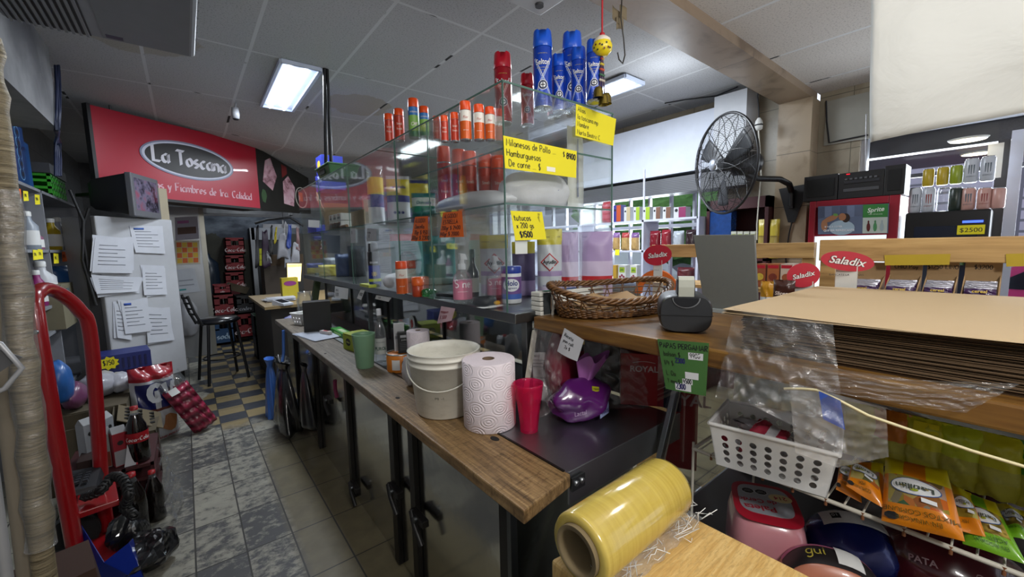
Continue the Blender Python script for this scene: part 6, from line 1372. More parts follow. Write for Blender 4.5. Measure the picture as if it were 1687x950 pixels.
# pink car
def car(label, x, y, m, name='parked_car'):
    t = thing(name, label, 'car', (x, y, -.02), R(90)); b = B(m)
    side = [(-2.0, .35), (-2.05, .7), (-1.9, .88), (-1.15, .98), (-.55, 1.42), (.75, 1.44), (1.35, 1.02), (1.95, .92), (2.05, .6), (2.0, .32)]
    b.prism(side, 1.6, frame((0, .8, 0), (1, 0, 0), (0, 0, 1))); b.obj('car_body', t, bevel=.06)
    b = B(M('#20242c', .1)); b.prism([(-1.05, .98), (-.5, 1.36), (.70, 1.38), (1.2, 1.02)], 1.62, frame((0, .81, 0), (1, 0, 0), (0, 0, 1))); b.obj('side_window', t)
    for sx in (-1.3, 1.3):
        for sy in (-.82, .82): B(M('#151517', .7)).cyl((sx, sy-.09 if sy > 0 else sy-.02, .31), (sx, sy+.02 if sy > 0 else sy+.09, .31), .31, n=24).obj('wheel', t)
    b = B(M('#c9ccd6', .2)); b.bx((-2.06, -.7, .55), (-2.0, -.4, .72)); b.bx((-2.06, .4, .55), (-2.0, .7, .72)); b.obj('headlights', t)
q = ax(1672, 470, 6.9); car('bright pink car parked in the street, seen past the white jamb', 7.4, q.y-1.0, M('#c03a78', .25, coat=.6))
q = ax(1090, 440, 7.4); car('white car parked in the street behind the shelf window', 6.3, q.y+.6, M('#b9bcc6', .25, coat=.6))
# grey board and cable duct on the wall
b = B(M('#8b8a82', .6)); q0, q1 = ax(1362, 168, 4.395), ax(1432, 228, 4.395); b.bx((4.38, q1.y, q1.z), (4.399, q0.y, q0.z)); tag(b.obj('wall_board'), 'blank grey board fixed to the tiled wall above the radio', 'board')
b = B(INK); b.tube([ax(1361, 166, 4.37), ax(1362, 200, 4.37), ax(1366, 235, 4.37), ax(1385, 231, 4.37), ax(1430, 222, 4.37)], .006, 6); tag(b.obj('wall_cable'), 'dark cable looping around the grey board on the tiled wall', 'cable')

# red drinks cooler with poster
CR = M('#8f1026', .35, name='cooler_red')
yl, yr = ax(1334, 330, 4.0).y, ax(1484, 320, 4.0).y; ztp = ax(1484, 320, 4.0).z
t = thing('drinks_cooler', 'red drinks cooler with bright poster header standing under the black radio', 'cooler', (4.18, (yl+yr)/2, 0)); hw = (yl-yr)/2
b = B(CR); b.bx((-.13, -hw, 0), (.2, hw, ztp)); b.bx((-.18, -hw, 0), (-.13, -hw+.06, ztp)); b.bx((-.18, hw-.045, 0), (-.13, hw, ztp)); b.bx((-.18, -hw+.06, ztp-.055), (-.13, hw-.045, ztp)); b.obj('cabinet', t, bevel=.006)
def cxy(px, py, x=3.985): q = ax(px, py, x); return q-Vector(t.location)
P4 = [cxy(1348, 340), cxy(1465, 335), cxy(1463, 384), cxy(1348, 386)]
f, n = bil(P4, 0); f2 = lambda u, v, l=0: f(u, v)+Vector((-l, 0, 0))
b = B(M('#5d6a86', .4, name='poster_sky')); b.sheet(*P4, .012)
L = .007
def blobp(c, rx, ry, m, l=.0015, n_=18, tilt=0): b.add([f2(c[0]+rx*math.cos(q*6.283/n_)*math.cos(tilt)-ry*math.sin(q*6.283/n_)*math.sin(tilt), c[1]+ry*math.sin(q*6.283/n_)*math.cos(tilt)*1.0+rx*math.cos(q*6.283/n_)*math.sin(tilt), L+l) for q in range(n_)], [tuple(range(n_))], m)
SKN = M('#a5714f', .5); 
for i in range(6): b.add([f2(.0+.11*i, .55+.06*(i % 2), L), f2(.1+.11*i, .6, L), f2(.1+.11*i, .98, L), f2(.0+.11*i, .98, L)], [(0, 1, 2, 3)], M(['#4a5570', '#6c7a98', '#55607a'][i % 3], .5))
blobp((.36, .22), .19, .26, M('#9fb4c4', .5)); blobp((.37, .60), .055, .13, SKN, .002); blobp((.42, .56), .06, .16, M('#2a1d18', .5), .0018); blobp((.20, .55), .16, .07, SKN, .0026, tilt=.9); blobp((.10, .32), .05, .2, SKN, .0024); blobp((.27, .68), .035, .05, M('#6a9a4a', .5), .003, tilt=.3)
b.add([f2(.66, .01, L+.001), f2(.99, .01, L+.001), f2(.99, .99, L+.001), f2(.66, .99, L+.001)], [(0, 1, 2, 3)], M('#b9c4bd', .5)); b.add([f2(.66, .55, L+.002), f2(.99, .55, L+.002), f2(.99, .99, L+.002), f2(.66, .99, L+.002)], [(0, 1, 2, 3)], M('#2f7a35', .5))
b.text('Sprite', .26, Matrix.Identity(4), M('#dfe6dd'), 'c', lambda x, y: f2(.83+x*.36, .74+y*.8+x*.08, L+.003), 1, .15, .02)
b.text('más refrescante', .08, Matrix.Identity(4), M('#c9d6c4'), 'c', lambda x, y: f2(.83+x*.36, .64+y*.8, L+.003))
for (u, m) in ((.74, M('#5a1a1a', .4)), (.83, M('#4a8a5a', .4)), (.92, M('#9fb0b5', .4))):
    blobp((u, .22), .025, .15, m, .003); blobp((u, .40), .012, .05, m, .003)
b.text('SI VAS A COMER', .10, Matrix.Identity(4), M('#dfe3ea'), 'c', lambda x, y: f2(.24+x*.36, .24+y*.8, L+.0045), 1, 0, .02); b.text('QUE SEA REFRESCANTE', .12, Matrix.Identity(4), M('#e6e8ee'), 'c', lambda x, y: f2(.32+x*.36, .10+y*.8, L+.0045), 1, 0, .03)
b.obj('poster_header', t)
b = B(M('#d5dde6', .4, emit=.9, name='cooler_light')); b.bx((-.165, -hw+.06, .2), (-.155, hw-.045, P4[2].z-.01)); b.obj('lit_interior', t)
b = B(GLASS); b.bx((-.178, -hw+.06, .2), (-.174, hw-.045, P4[2].z-.01)); b.obj('door_glass', t)
cooler_top = ztp
# radio
q0, q1 = ax(1325, 322, 4.02), ax(1490, 318, 4.02)
t = thing('radio', 'black three-piece radio with two speakers on top of the red cooler', 'radio', (4.12, (q0.y+q1.y)/2, cooler_top+.001)); W2 = (q0.y-q1.y)/2; hr_ = .21
def yy(px): return ax(px, 320, 4.02).y-(q0.y+q1.y)/2
RB_ = M('#131315', .45)
for nm, a0, a1, h in (('speaker', 1325, 1380, .20), ('speaker', 1456, 1490, .21)):
    b = B(RB_); b.bx((-.12, yy(a1), 0), (.10, yy(a0), h)); b.bx((-.126, yy(a1)+.02, .03), (-.12, yy(a0)-.02, h-.03), M('#0c0c0d', .8)); b.obj(nm, t, bevel=.012)
b = B(RB_); b.bx((-.115, yy(1455), 0), (.09, yy(1381), .195)); b.bx((-.121, yy(1448), .05), (-.115, yy(1390), .075), M('#4a4b4e', .3)); b.bx((-.121, yy(1448), .11), (-.115, yy(1390), .135), M('#2a2b2e', .3)); b.obj('deck', t, bevel=.006)
for i in range(7): b = B(M('#55565a', .4)); yb = yy(1393+i*8); b.bx((-.123, yb-.009, .14), (-.115, yb+.006, .152)); b.obj('button', t)
b = B(M('#b01020', .4, emit=1.5)); b.bx((-.117, yy(1399), .18), (-.1145, yy(1393), .188)); b.obj('indicator', t)
a = Vector((0, yy(1418), .195)); e2 = ax(1427, 190, 4.12)-Vector(t.location); b = B(M('#a9aaae', .3, .8)); b.cyl(a, e2, .005, .003, 8); b.lathe([(0, 0), (.008, .006), (0, .014)], e2, 10); b.obj('antenna', t)
# black can fridge with drink cans on top
yl, yr = ax(1492, 350, 4.0).y, ax(1634, 345, 4.0).y; ztp = ax(1600, 345, 4.0).z
t = thing('can_fridge', 'black small fridge with lit strip below the rows of drink cans', 'fridge', (4.18, (yl+yr)/2, 0)); hw = (yl-yr)/2
b = B(M('#0f0f12', .3)); b.bx((-.18, -hw, 0), (.2, hw, ztp)); b.obj('cabinet', t, bevel=.01)
b = B(M('#1a2030', .15)); b.bx((-.186, -hw+.05, .3), (-.18, hw-.05, ztp-.10)); b.obj('door_glass', t)
b = B(M('#3550d8', .4, emit=2.5)); b.bx((-.188, -hw+.03, ztp-.085), (-.186, -hw+.12, ztp-.07)); b.obj('light_strip', t)
b = B(YN); b.bx((-.192, -hw+.02, ztp-.16), (-.187, -hw+.14, ztp-.10)); b.text('$2500', .04, frame((-.1925, -hw+.08, ztp-.145), (0, -1, 0), (0, 0, 1)), INK); b.obj('price_tag', t)
for i in range(5): b = B(M(['#6a7a2a', '#8a8f96', '#3f5a2a', '#2a3a4a', '#7a7c30'][i], .4)); yv = hw-.12-i*.075; b.lathe([(.03, ztp-.36), (.033, ztp-.35), (.033, ztp-.2), (.025, ztp-.19)], (-.2, yv, 0), 16); b.sx = 0; b.obj('can_behind_glass', t)
def drink(px0, px1, pt, pb, body, lab, zb, mark=None, x=4.06):
    q = ax((px0+px1)/2, pb, x); h = ztop((q.x, q.y), pt)-zb; r = min(.033, .21*h+.004)
    t = thing('drink_can', lab, 'can', (q.x, q.y, zb)); al = M('#a9abb0', .25, .8); a0 = TOCAM(q)
    b = B(body); b.lathe([(r*.8, 0), (r, .008), (r, h*.9), (r*.84, h*.965)], n=24, cap=False); b.lathe([(r*.8, 0), (0, .004)], n=24, cap=False, m=al)
    if mark:
        for dx in (-.011, 0, .011): b.add([wrap(r, h*.5, a0, .0008)(x_, y_) for x_, y_ in [(dx-.0035, h*.22), (dx+.0035, h*.22), (dx+.002, -h*.12-.01*(dx == 0)), (dx-.001, -h*.15)]], [(0, 1, 2, 3)], mark)
        b.text('ENERGY', .012, Matrix.Identity(4), mark, 'c', wrap(r, h*.22, a0, .001))
    b.obj('can_body', t); b = B(al); b.lathe([(r*.84, h*.965), (r*.86, h*.985), (r*.8, h), (r*.78, h*.985), (0, h*.98)], n=24, cap=False); b.obj('can_lid', t)
    return zb+h
CW = M('#b9bdc6', .3, name='can_white'); CP = M('#c0958c', .3, name='can_pink'); CG = M('#b39a2a', .3, name='can_gold'); CD = M('#25302a', .3)
zb = ztp+.001; MK = M('#55606a', .4); MKR = M('#8a3a3a', .4)
lo = [(1497, 1515, CW, 'white can at the left end of the lower row', MK), (1516, 1540, CW, 'white can with reddish mark, second in the lower row', MKR), (1541, 1565, CLEARP, 'clear-wrapped can in the middle of the lower row', None), (1566, 1579, CD, 'narrow dark can in the lower row', None), (1580, 1606, CP, 'pink can right of the dark one in the lower row', MK), (1607, 1632, CP, 'pink can next to last below', MKR), (1633, 1652, CP, 'rightmost pink can of the lower row', None)]
tops = [drink(a, c, 309, 347, m, l+' on the black fridge', zb, k2) for a, c, m, l, k2 in lo]
zt = max(tops)+.001
for a, c, pt, m, l, k2 in [(1517, 1539, 278, CG, 'gold can at the left end of the upper row', None), (1540, 1563, 275, CG, 'gold can second in the upper row', None), (1564, 1583, 272, M('#8a9a2a', .3), 'gold-green can third in the upper row', None), (1585, 1610, 261, CW, 'white can with claw mark in the upper row', MK), (1611, 1638, 257, CW, 'white can at the right end of the upper row', MK)]:
    drink(a, c, pt, 309, m, l+' on the black fridge', zt, k2)
b = B(PAPER); q = ax(1640, 265, 4.3); b.bx((4.33, q.y-.03, q.z-.11), (4.333, q.y+.04, q.z+.12)); tag(b.obj('door_tag'), 'white blank tag stuck to the dark window jamb', 'tag')

# fan on the pillar
fc = Vector((0, 0, CAMZ))+ray(1193, 271)*(3.3); 
axd = Vector((-.844, .536, -.05)).normalized()
ft = thing('wall_fan', 'large black cage fan on a bent arm fixed to the tiled pillar', 'fan', fc, 0, None, Vector((0, 0, 1)).rotation_difference(axd).to_euler())
FR = 79/FPX*3.3*1.0; BM = M('#17171a', .4, name='fan_black')
b = B(BM)
def cage(sgn, dep_):
    for rr in [FR*(.18+.8*i/20) for i in range(21)]:
        z = sgn*dep_*math.sqrt(max(0, 1-(rr/FR)**2)); b.tube([(rr*math.cos(2*math.pi*i/64), rr*math.sin(2*math.pi*i/64), z) for i in range(64)], .0011, 4, closed=True)
    for i in range(12):
        for tw in (.28, -.28):
            a = 2*math.pi*i/12; b.tube([(FR*s_*math.cos(a+tw*(s_-.2)*2.2), FR*s_*math.sin(a+tw*(s_-.2)*2.2), sgn*dep_*math.sqrt(max(0, 1-s_*s_))) for s_ in (.16, .3, .45, .6, .75, .88, 1)], .0026, 5)
cage(1, .10); b.obj('front_grille', ft)
b = B(BM); cage(-1, .08); b.obj('rear_grille', ft)
b = B(BM); b.tube([(FR*math.cos(2*math.pi*i/72), FR*math.sin(2*math.pi*i/72), 0) for i in range(72)], .010, 8, closed=True); b.obj('rim', ft)
for i in range(3):
    b = B(M('#26282c', .45)); a0 = 2.094*i+.4
    b.grid(lambda u, v: Vector(((.06+(FR-.12)*u)*math.cos(a0+(v-.5)*(.75-.2*u)), (.06+(FR-.12)*u)*math.sin(a0+(v-.5)*(.75-.2*u)), .04*(v-.5)*(1-.4*u))), 10, 7); 
    o = b.obj('fan_blade', ft); sm = o.modifiers.new('thick', 'SOLIDIFY'); sm.thickness = .003
b = B(M('#aab0bb', .3, .6)); b.lathe([(.045, .095), (.045, .105), (.03, .115), (0, .116)], n=28, cap=True); b.obj('hub_badge', ft)
b = B(BM); b.lathe([(.05, -.05), (.07, -.07), (.095, -.1), (.095, -.26), (.07, -.30), (0, -.31)], n=28); b.lathe([(.05, .03), (.05, -.05)], n=20); b.obj('motor', ft)
mw = lambda v: ft.rotation_euler.to_matrix() @ Vector(v) + fc
pb = ax(1308, 328, 4.2); ae = mw((0, 0, -.2))
t = thing('wall_bracket', 'black bent steel arm with triangular plate carrying the fan on the pillar', 'bracket', (4.2, pb.y, pb.z)); O = Vector(t.location)
b = B(BM); ctrl = [Vector((-.06, 0, -.06)), Vector((-.07, 0, .06)), ax(1300, 303, 4.05)-O, ax(1285, 295, 3.95)-O, ax(1250, 294, 3.75)-O, ae-O+Vector((0, 0, -.09)), ae-O]; pts = []
for i in range(len(ctrl)-1):
    for s_ in range(5): pts.append(ctrl[i].lerp(ctrl[i+1], s_/5))
pts.append(ctrl[-1]); b.tube(pts, .024, 10); b.obj('arm_tube', t)
b = B(BM); b.prism([(-.115, .10), (.115, .12), (.02, -.20), (-.03, -.20)], .008, frame((-.012, 0, 0), (0, -1, 0), (0, 0, 1))); b.box((-.04, 0, 0), (.07, .03, .16)); b.obj('mount_plate', t)
for y, z in ((-.09, .09), (.085, .075), (-.0, -.17)): B(STEEL).lathe([(.012, 0), (.012, .006)], (-.013, y, z), 10, None, (-1, 0, 0)).obj('bolt', t)
b = B(BM); b.tube([ax(1308, 352, 4.185), ax(1300, 385, 4.185), ax(1295, 420, 4.185), ax(1296, 470, 4.185)], .006, 6); tag(b.obj('fan_cable'), 'black cable running down the pillar below the fan arm', 'cable')
# white plug hanging near the fan
t = thing('hanging_plug', 'white plug joining a black and a white cable beside the pillar', 'plug', ax(1250, 205, 4.0)); O = Vector(t.location)
b = B(M('#d0d0cc', .4)); b.lathe([(.012, -.05), (.03, -.04), (.032, .0), (.026, .03), (.012, .055)], n=16); b.obj('plug_body', t)
b = B(INK); b.tube([(0, 0, .05), ax(1250, 180, 4.0)-O, ax(1248, 158, 4.0)-O, Vector((0, 0, 3.0-O.z))], .006, 6); b.lathe([(.033, -.012), (.033, .0)], n=16); b.obj('black_cable', t)
b = B(M('#c9c6ba', .5)); b.tube([(0, 0, -.05)]+[ax(x, y, 4.0)-O for x, y in ((1252, 250), (1254, 290), (1250, 330), (1247, 370), (1247, 395))], .006, 6); b.obj('white_cable', t)
b = B(INK); b.tube([ax(*a, 4.3) for a in ((1095, 205), (1130, 195), (1165, 186), (1172, 182))]+[], .008, 6); tag(b.obj('wall_cable'), 'thin dark cable sagging along the top of the white box sign', 'cable')
b = B(INK); b.tube([az(*a, 2.985) for a in ((1095, 170), (1130, 164), (1180, 158), (1215, 143))]+[], .006, 6); tag(b.obj('ceiling_cable'), 'thin dark cable running along the ceiling toward the beam', 'cable')

# dark red cabinet behind the fan
yl, yr = ax(1165, 322, 4.1).y, 1.41; ztp = ax(1230, 325, 4.1).z
DR = M('#3d1015', .5, name='maroon_panel')
t = thing('maroon_cabinet', 'dark red open cabinet behind the fan holding water and yellow packs', 'cabinet', (4.22, (yl+yr)/2, 0)); hw = (yl-yr)/2
b = B(DR); b.bx((-.12, hw-.03, 0), (.17, hw, ztp)); b.bx((-.12, -hw, 0), (.17, -hw+.03, ztp)); b.bx((-.12, -hw, ztp-.10), (.17, hw, ztp)); b.bx((.15, -hw, 0), (.17, hw, ztp)); b.bx((-.12, -hw, 1.36), (.17, hw, 1.385)); b.bx((-.12, -hw, .8), (.17, hw, .825)); b.obj('carcass', t)
SHZ = 1.3865
def far_pack(name, label, cat, px0, px1, pt, zb_, x, d, m, deco=None, boxy=False, group=None, txt=None):
    a = ax((px0+px1)/2, pt, x); h = a.z-zb_; dep = depth(a); w = (px1-px0)/FPX*dep/1.25
    b = B(m)
    if boxy:
        b.bx((-d/2, -w/2, 0), (d/2, w/2, h))
        if deco: deco(b, d, w, h)
    else:
        f = pouch(b, w, h, d, (lambda u, v: 0) if not deco else deco, Matrix.Rotation(R(-90), 4, 'Z'), seed=int(px0))
        if txt: b.text(txt[0], w*txt[2], Matrix.Identity(4), txt[1], 'c', lambda x_, y_: f(x_, h*.55+y_, .003), 1, .1, .02)
    o = b.obj(name); o.location = (x, a.y, zb_); return tag(o, label, cat, group)
far_pack('water_pack', 'blue shrink-wrapped water pack on the maroon cabinet shelf behind the fan', 'water pack', 1170, 1213, 348, SHZ, 4.17, .12, M('#1d3f7a', .2, var=.5, scale=30, coat=.6), None, True)
for i in range(4):
    def dk(b, d, w, h, i=i): b.bx((-d/2-.002, -w*.4, h*.2), (-d/2, w*.4, h*.55), M('#4a5a9a')); b.bx((-d/2-.002, -w*.4, h*.65), (-d/2, w*.4, h*.9), M('#8a9a2a'))
    far_pack('tea_carton', '%s small pale carton from the left in the maroon cabinet' % ORD[i], 'box', 1206+i*10.5, 1216+i*10.5, 381, SHZ, 4.13, .06, M('#b9b9ac', .6), dk, True)
for i in range(2): far_pack('noodle_bag', '%s yellow noodle bag on the maroon cabinet shelf by the pillar' % ['left', 'right'][i], 'bag', 1249+i*19, 1267+i*19, 361, SHZ, 4.13, .06, M('#b9a23a', .3), bands((.2, M('#b9a23a', .3)), (.6, M('#a8934a', .3)), (1, M('#c4b03f', .3))), txt=('FIDEOS', M('#5a3a1a'), .2))

# white shelf unit below the sign box
SX = 3.98; WSH = M('#b9bccb', .5, name='shelf_white')
def zx(px, py, x=SX): return ax(px, py, x)
s1, s2, s3 = zx(1136, 357).z, zx(1150, 412).z, zx(1150, 468).z
yA, yB, yC = zx(1150, 350).y, zx(1059, 350).y, zx(1000, 350).y
t = thing('wall_shelves', 'white open shelf unit with snacks under the street window', 'shelves', (SX+.14, (yA+yC)/2, 0)); O = Vector(t.location); ym = O.y; yC = yC+1.4
b = B(WSH)
for s_ in (s1, s2, s3, .9, .4): b.bx((-.14, yA-ym, s_-.02), (.16, yC-ym, s_))
for y in (yA, yB, (yB+yC)/2, yC): b.bx((-.14, y-ym-.012, 0), (.16, y-ym+.012, s1+.0)); 
for y in (yA, yB): b.cyl((-.12, y-ym, s1), (-.12, y-ym, s1+.55), .012, n=8)
b.obj('frame', t)
for i, (a0, a1, c1, c2) in enumerate([(1012, 1030, '#2a2a7a', '#a8431c'), (1030, 1045, '#b7b9bd', '#a89a7a'), (1046, 1060, '#b7b9bd', '#8fa82a'), (1061, 1077, '#b7b9bd', '#8fa82a'), (1078, 1094, '#b7b9bd', '#6a4a3a'), (1094, 1111, '#b7b9bd', '#6a4a3a'), (1111, 1137, '#b7b9bd', '#7a1f4f')]):
    def dk(b, d, w, h, c2=c2): b.bx((-d/2-.002, -w/2, h*.02), (-d/2+.001, w*.08, h*.98), M(c2, .5)); b.prism(oval(w*.13, w*.13, 12), .002, frame((-d/2-.0005, w*.28, h*.7), (0, -1, 0), (0, 0, 1)), INK)
    far_pack('tea_box', '%s box from the left on the top white shelf by the window' % ORD[i], 'box', a0, a1, 341 if i else 338, s1+.001, SX+.06, .10, M(c1, .5), dk, True)
CHP = [('#8a6a3a', 'biscuit bag'), ('#a8803f', 'biscuit bag'), ('#9a7a4a', 'biscuit bag')]
for i, (a0, a1, c1, lab) in enumerate([(1008, 1024, '#7a5a8a', 'beige and violet biscuit bag at the left end of the middle white shelf'), (1022, 1040, '#9a3a3a', 'beige biscuit bag with red top, second on the middle white shelf'), (1038, 1056, '#6a4a7a', 'beige biscuit bag with violet top, third on the middle white shelf')]):
    far_pack('biscuit_bag', lab, 'bag', a0, a1, 383, s2+.001, SX+.04, .09, M('#a88a58', .3), bands((.7, M('#a88a58', .3, var=.4, scale=30)), (1, M(c1, .3))))
for i, (a0, a1, c1, lab, tx) in enumerate([(1068, 1092, '#6a1520', 'dark red crisp bag at the left of the right bay, middle white shelf', ''), (1088, 1108, '#7a1d28', 'red crisp bag second in the right bay, middle white shelf', ''), (1107, 1130, '#9aa0a8', 'silver and red crisp bag third in the right bay, middle white shelf', ''), (1128, 1150, '#2a1a1e', 'black crisp bag at the right end of the middle white shelf', '')]):
    far_pack('crisp_bag', lab, 'bag', a0, a1, 380-(i % 2)*2, s2+.001, SX+.04, .10, M(c1, .25), bands((.25, M('#b98a3a', .3)), (1, M(c1, .25))), txt=(tx, M('#d9c9c9'), .22))
far_pack('price_strip', 'small yellow price tag under the left bay of the middle white shelf', 'price tag', 1012, 1022, 411, s2-.05, SX-.1435, .006, YN, None, True)
for i, (a0, a1) in enumerate([(1020, 1038), (1040, 1056)]):
    def dk(b, d, w, h): 
        b.bx((-d/2-.002, -w*.35, h*.5), (-d/2+.001, w*.35, h*.85), M('#8aa02a', .5)); b.text('Jelly', w*.3, frame((-d/2-.003, 0, h*.62), (0, -1, 0), (0, 0, 1)), M('#1f5a2a'), 'c', None, 1, 0, .02)
        for q in range(3): b.prism(oval(w*.13, w*.13, 10), .002, frame((-d/2-.001, w*.25*(q-1), h*.2+h*.1*(q % 2)), (0, -1, 0), (0, 0, 1)), M('#7a1a35', .4))
    far_pack('juice_box', '%s white juice powder box with cherries on the lower white shelf' % ['left', 'right'][i], 'box', a0, a1, 436, s3+.001, SX+.03, .10, M('#b9b9b4', .5), dk, True)
far_pack('yellow_box', 'narrow yellow box left of the two cherry boxes on the lower white shelf', 'box', 1012, 1020, 436, s3+.001, SX+.03, .08, M('#a8842a', .5), None, True)
far_pack('sweets_bag', 'dark red sweets heap in a tray on the lower white shelf', 'sweets', 1112, 1148, 440, s3+.001, SX+.04, .14, M('#4a1015', .4, var=.7, scale=40))
far_pack('red_pack', 'red-wrapped snack pack seen through the case glass at the left of the top shelf', 'pack', 990, 1010, 332, s1+.001, SX+.05, .12, M('#a82a30', .3))

# snack rack on the customer side of the board
WD = M('#a5814f', .5, var=.2, scale=9, name='pine')
def rail_beam(name, label, x, pa, pb2, hgt, th=.022):
    q0, q1 = ax(*pa, x), ax(*pb2, x); z = (q0.z+q1.z)/2; k3 = NT('pine_'+name); gr = k3.noise(k3.coord((20, 1.5, 20)), 2, 5, .6, .4); k3.base(k3.ramp(gr, [(.3, '#8a6a3c'), (.55, '#b08d58'), (.8, '#c4a46c')])); k3.rough(.55)
    return q0, q1, z, k3.m
q0, q1, z, PINE = rail_beam('rack', '', 1.97, (1352, 393), (1687, 391), .08)
t = thing('snack_rack', 'pine wood snack rack rail with bar boxes behind the paper stack', 'rack', (1.97, .2, BZ-.3)); O = Vector(t.location)
b = B(PINE); b.bx((-.011, q1.y-.5-O.y, z-.082-O.z), (.011, q0.y-O.y, z-O.z)); b.obj('rail', t, bevel=.003)
for y in (q0.y-.02, -.35): b = B(PINE); b.bx((.012, y-.03-O.y, 0), (.034, y+.02-O.y, z-.004-O.z)); b.obj('upright', t, bevel=.003)
b = B(PINE); b.bx((-.13, -.6-O.y, .25), (.18, q0.y-O.y, .27)); b.bx((-.13, -.6-O.y, 0), (.18, q0.y-O.y, .02)); b.obj('shelf_plank', t, bevel=.003)
rkz = O.z+.271
paper_sign('shelf_label', 'long faded yellow label strip under the pine rail, left one', 'label', [ax(*a, 1.955) for a in ((1457, 420), (1566, 418), (1564, 436), (1458, 437))], M('#a88f1c', .7), [])
paper_sign('shelf_label', 'faded yellow label strip under the pine rail at the right picture edge', 'label', [ax(*a, 1.955) for a in ((1657, 418), (1700, 417), (1700, 438), (1658, 439))], M('#a88f1c', .7), [])
CB2 = M('#9a7d58', .85, name='display_card'); BAR = M('#3a1f4a', .3, coat=.5, name='bar_purple'); SILV = M('#9a9aa5', .3, .4)
notes = [(1395, 1452, ''), (1457, 1514, 'CHIO Pay'), (1519, 1576, '$1250 LINO'), (1583, 1650, '$3200')]
for i, (a0, a1, tx) in enumerate(notes):
    y0_, y1_ = ax(a1, 470, 1.93).y, ax(a0, 470, 1.93).y
    t = thing('bar_box', '%s open cardboard display box of cereal bars from the left behind the kraft stack%s' % (ORD[i], '' if i == 3 else ''), 'display box', (1.93, (y0_+y1_)/2, rkz)); w = (y1_-y0_)/2-.002
    htop = ztop((2.0, (y0_+y1_)/2), 432)-rkz; hb = ztop((1.93, (y0_+y1_)/2), 455)-rkz
    b = B(CB2); b.bx((-.06, -w, 0), (.075, w, .003)); b.bx((.072, -w, 0), (.075, w, htop)); b.bx((-.06, -w, 0), (-.057, w, hb*.55))
    for s_ in (-1, 1): b.hexa([(-.06, s_*w, 0), (.073, s_*w, 0), (.073, s_*(w-.003), 0), (-.06, s_*(w-.003), 0)], [(-.06, s_*w, hb*.55), (.073, s_*w, hb), (.073, s_*(w-.003), hb), (-.06, s_*(w-.003), hb*.55)])
    if tx: b.hand(tx, .013, frame((.0715, 0, htop-.022), (0, -1, 0), (0, 0, 1)), INK, .14, 'c')
    b.obj('tray', t)
    for j in range(4):
        bb = B(BAR); f = pouch(bb, w*1.7, .035, .016, bands((.25, SILV), (.8, BAR), (1, SILV)), None, seed=i*7+j, wr=.002); bb.text('cereal', .013, Matrix.Identity(4), M('#c9a93a'), 'c', lambda x_, y_: f(x_, .014+y_, .002), 1, 0, .02)
        o = bb.obj('cereal_bar'); o.location = (1.93-.035+.022*j, (y0_+y1_)/2, rkz+hb*.62+.004*j); o.rotation_euler = (R(-12), 0, R(-90)+.03*(j-1)); tag(o, '%s purple cereal bar from the front in the %s display box' % (ORD[j], ORD[i]), 'cereal bar', 'cereal bars in the display boxes')
# brand ovals
REDO = M('#a81028', .45, name='oval_red'); WHI = M('#d9d5d2', .5)
def oval_sign(label, px, py, rx, ry, x, tilt, stem, txt='Saladix', cards=True):
    c0 = ax(px, py, x); dep = depth(c0); a, c = rx/FPX*dep/1.2, ry/FPX*dep; T = frame(c0, (.35, -.93, 0), (0, 0, 1)) @ Matrix.Rotation(tilt, 4, 'Z')
    t = thing('brand_sign', label, 'sign', c0, 0, None); b = B(REDO); Ti = Matrix.Translation(-c0) @ T
    b.prism(oval(a, c), .004, Ti); s_ = a*.62; b.text(txt, s_*.78, Ti @ Matrix.Translation((0, -s_*.25, .0046)), M('#4a0a14'), 'c', None, 1, .2, .05); b.text(txt, s_*.78, Ti @ Matrix.Translation((0, -s_*.25, .0056)), WHI, 'c', None, 1, .2, .015); b.obj('oval_board', t)
    b = B(M('#c9c7c0', .6)); b.bx((.006, -.03, -stem), (.012, .03, -c*.5))
    if cards: b.text('BANCATE LAS GANAS', .0095, frame((.003, 0, -c*1.5), (.35, -.93, 0), (0, 0, 1)), INK)
    b.obj('card_stem', t)
oval_sign('red oval brand sign standing left of the grey panel, above an orange display', 1083, 420, 27, 17, 2.35, .12, .17)
oval_sign('red oval brand sign directly behind the left edge of the paper stack, smaller one', 1323, 453, 27, 20, 1.72, .28, .14, cards=False)
oval_sign('larger tilted red oval brand sign in front of the pine rail', 1395, 430, 42, 16, 1.80, -.16, .13)
t = thing('orange_display', 'orange ring-shaped snack display with pale middle under the left oval sign', 'display', ax(1083, 478, 2.4)); O = Vector(t.location)
b = B(M('#c9601a', .45)); ro = 34/FPX*depth(O); b.prism([(ro*math.cos(R(180*i/20)), ro*1.15*math.sin(R(180*i/20))) for i in range(21)]+[(ro*.7*math.cos(R(180-180*i/20)), ro*.85*math.sin(R(180-180*i/20))) for i in range(21)], .04, frame((0, 0, -.02), (.35, -.93, 0), (0, 0, 1))); b.obj('ring', t); b = B(M('#b9b5a8', .6)); b.bx((.0, -.035, -.15), (.01, .035, .05)); b.obj('centre_card', t); b = B(PINE); b.bx((-.06, -.1, -O.z), (.1, .1, -.15)); b.obj('stand_block', t)
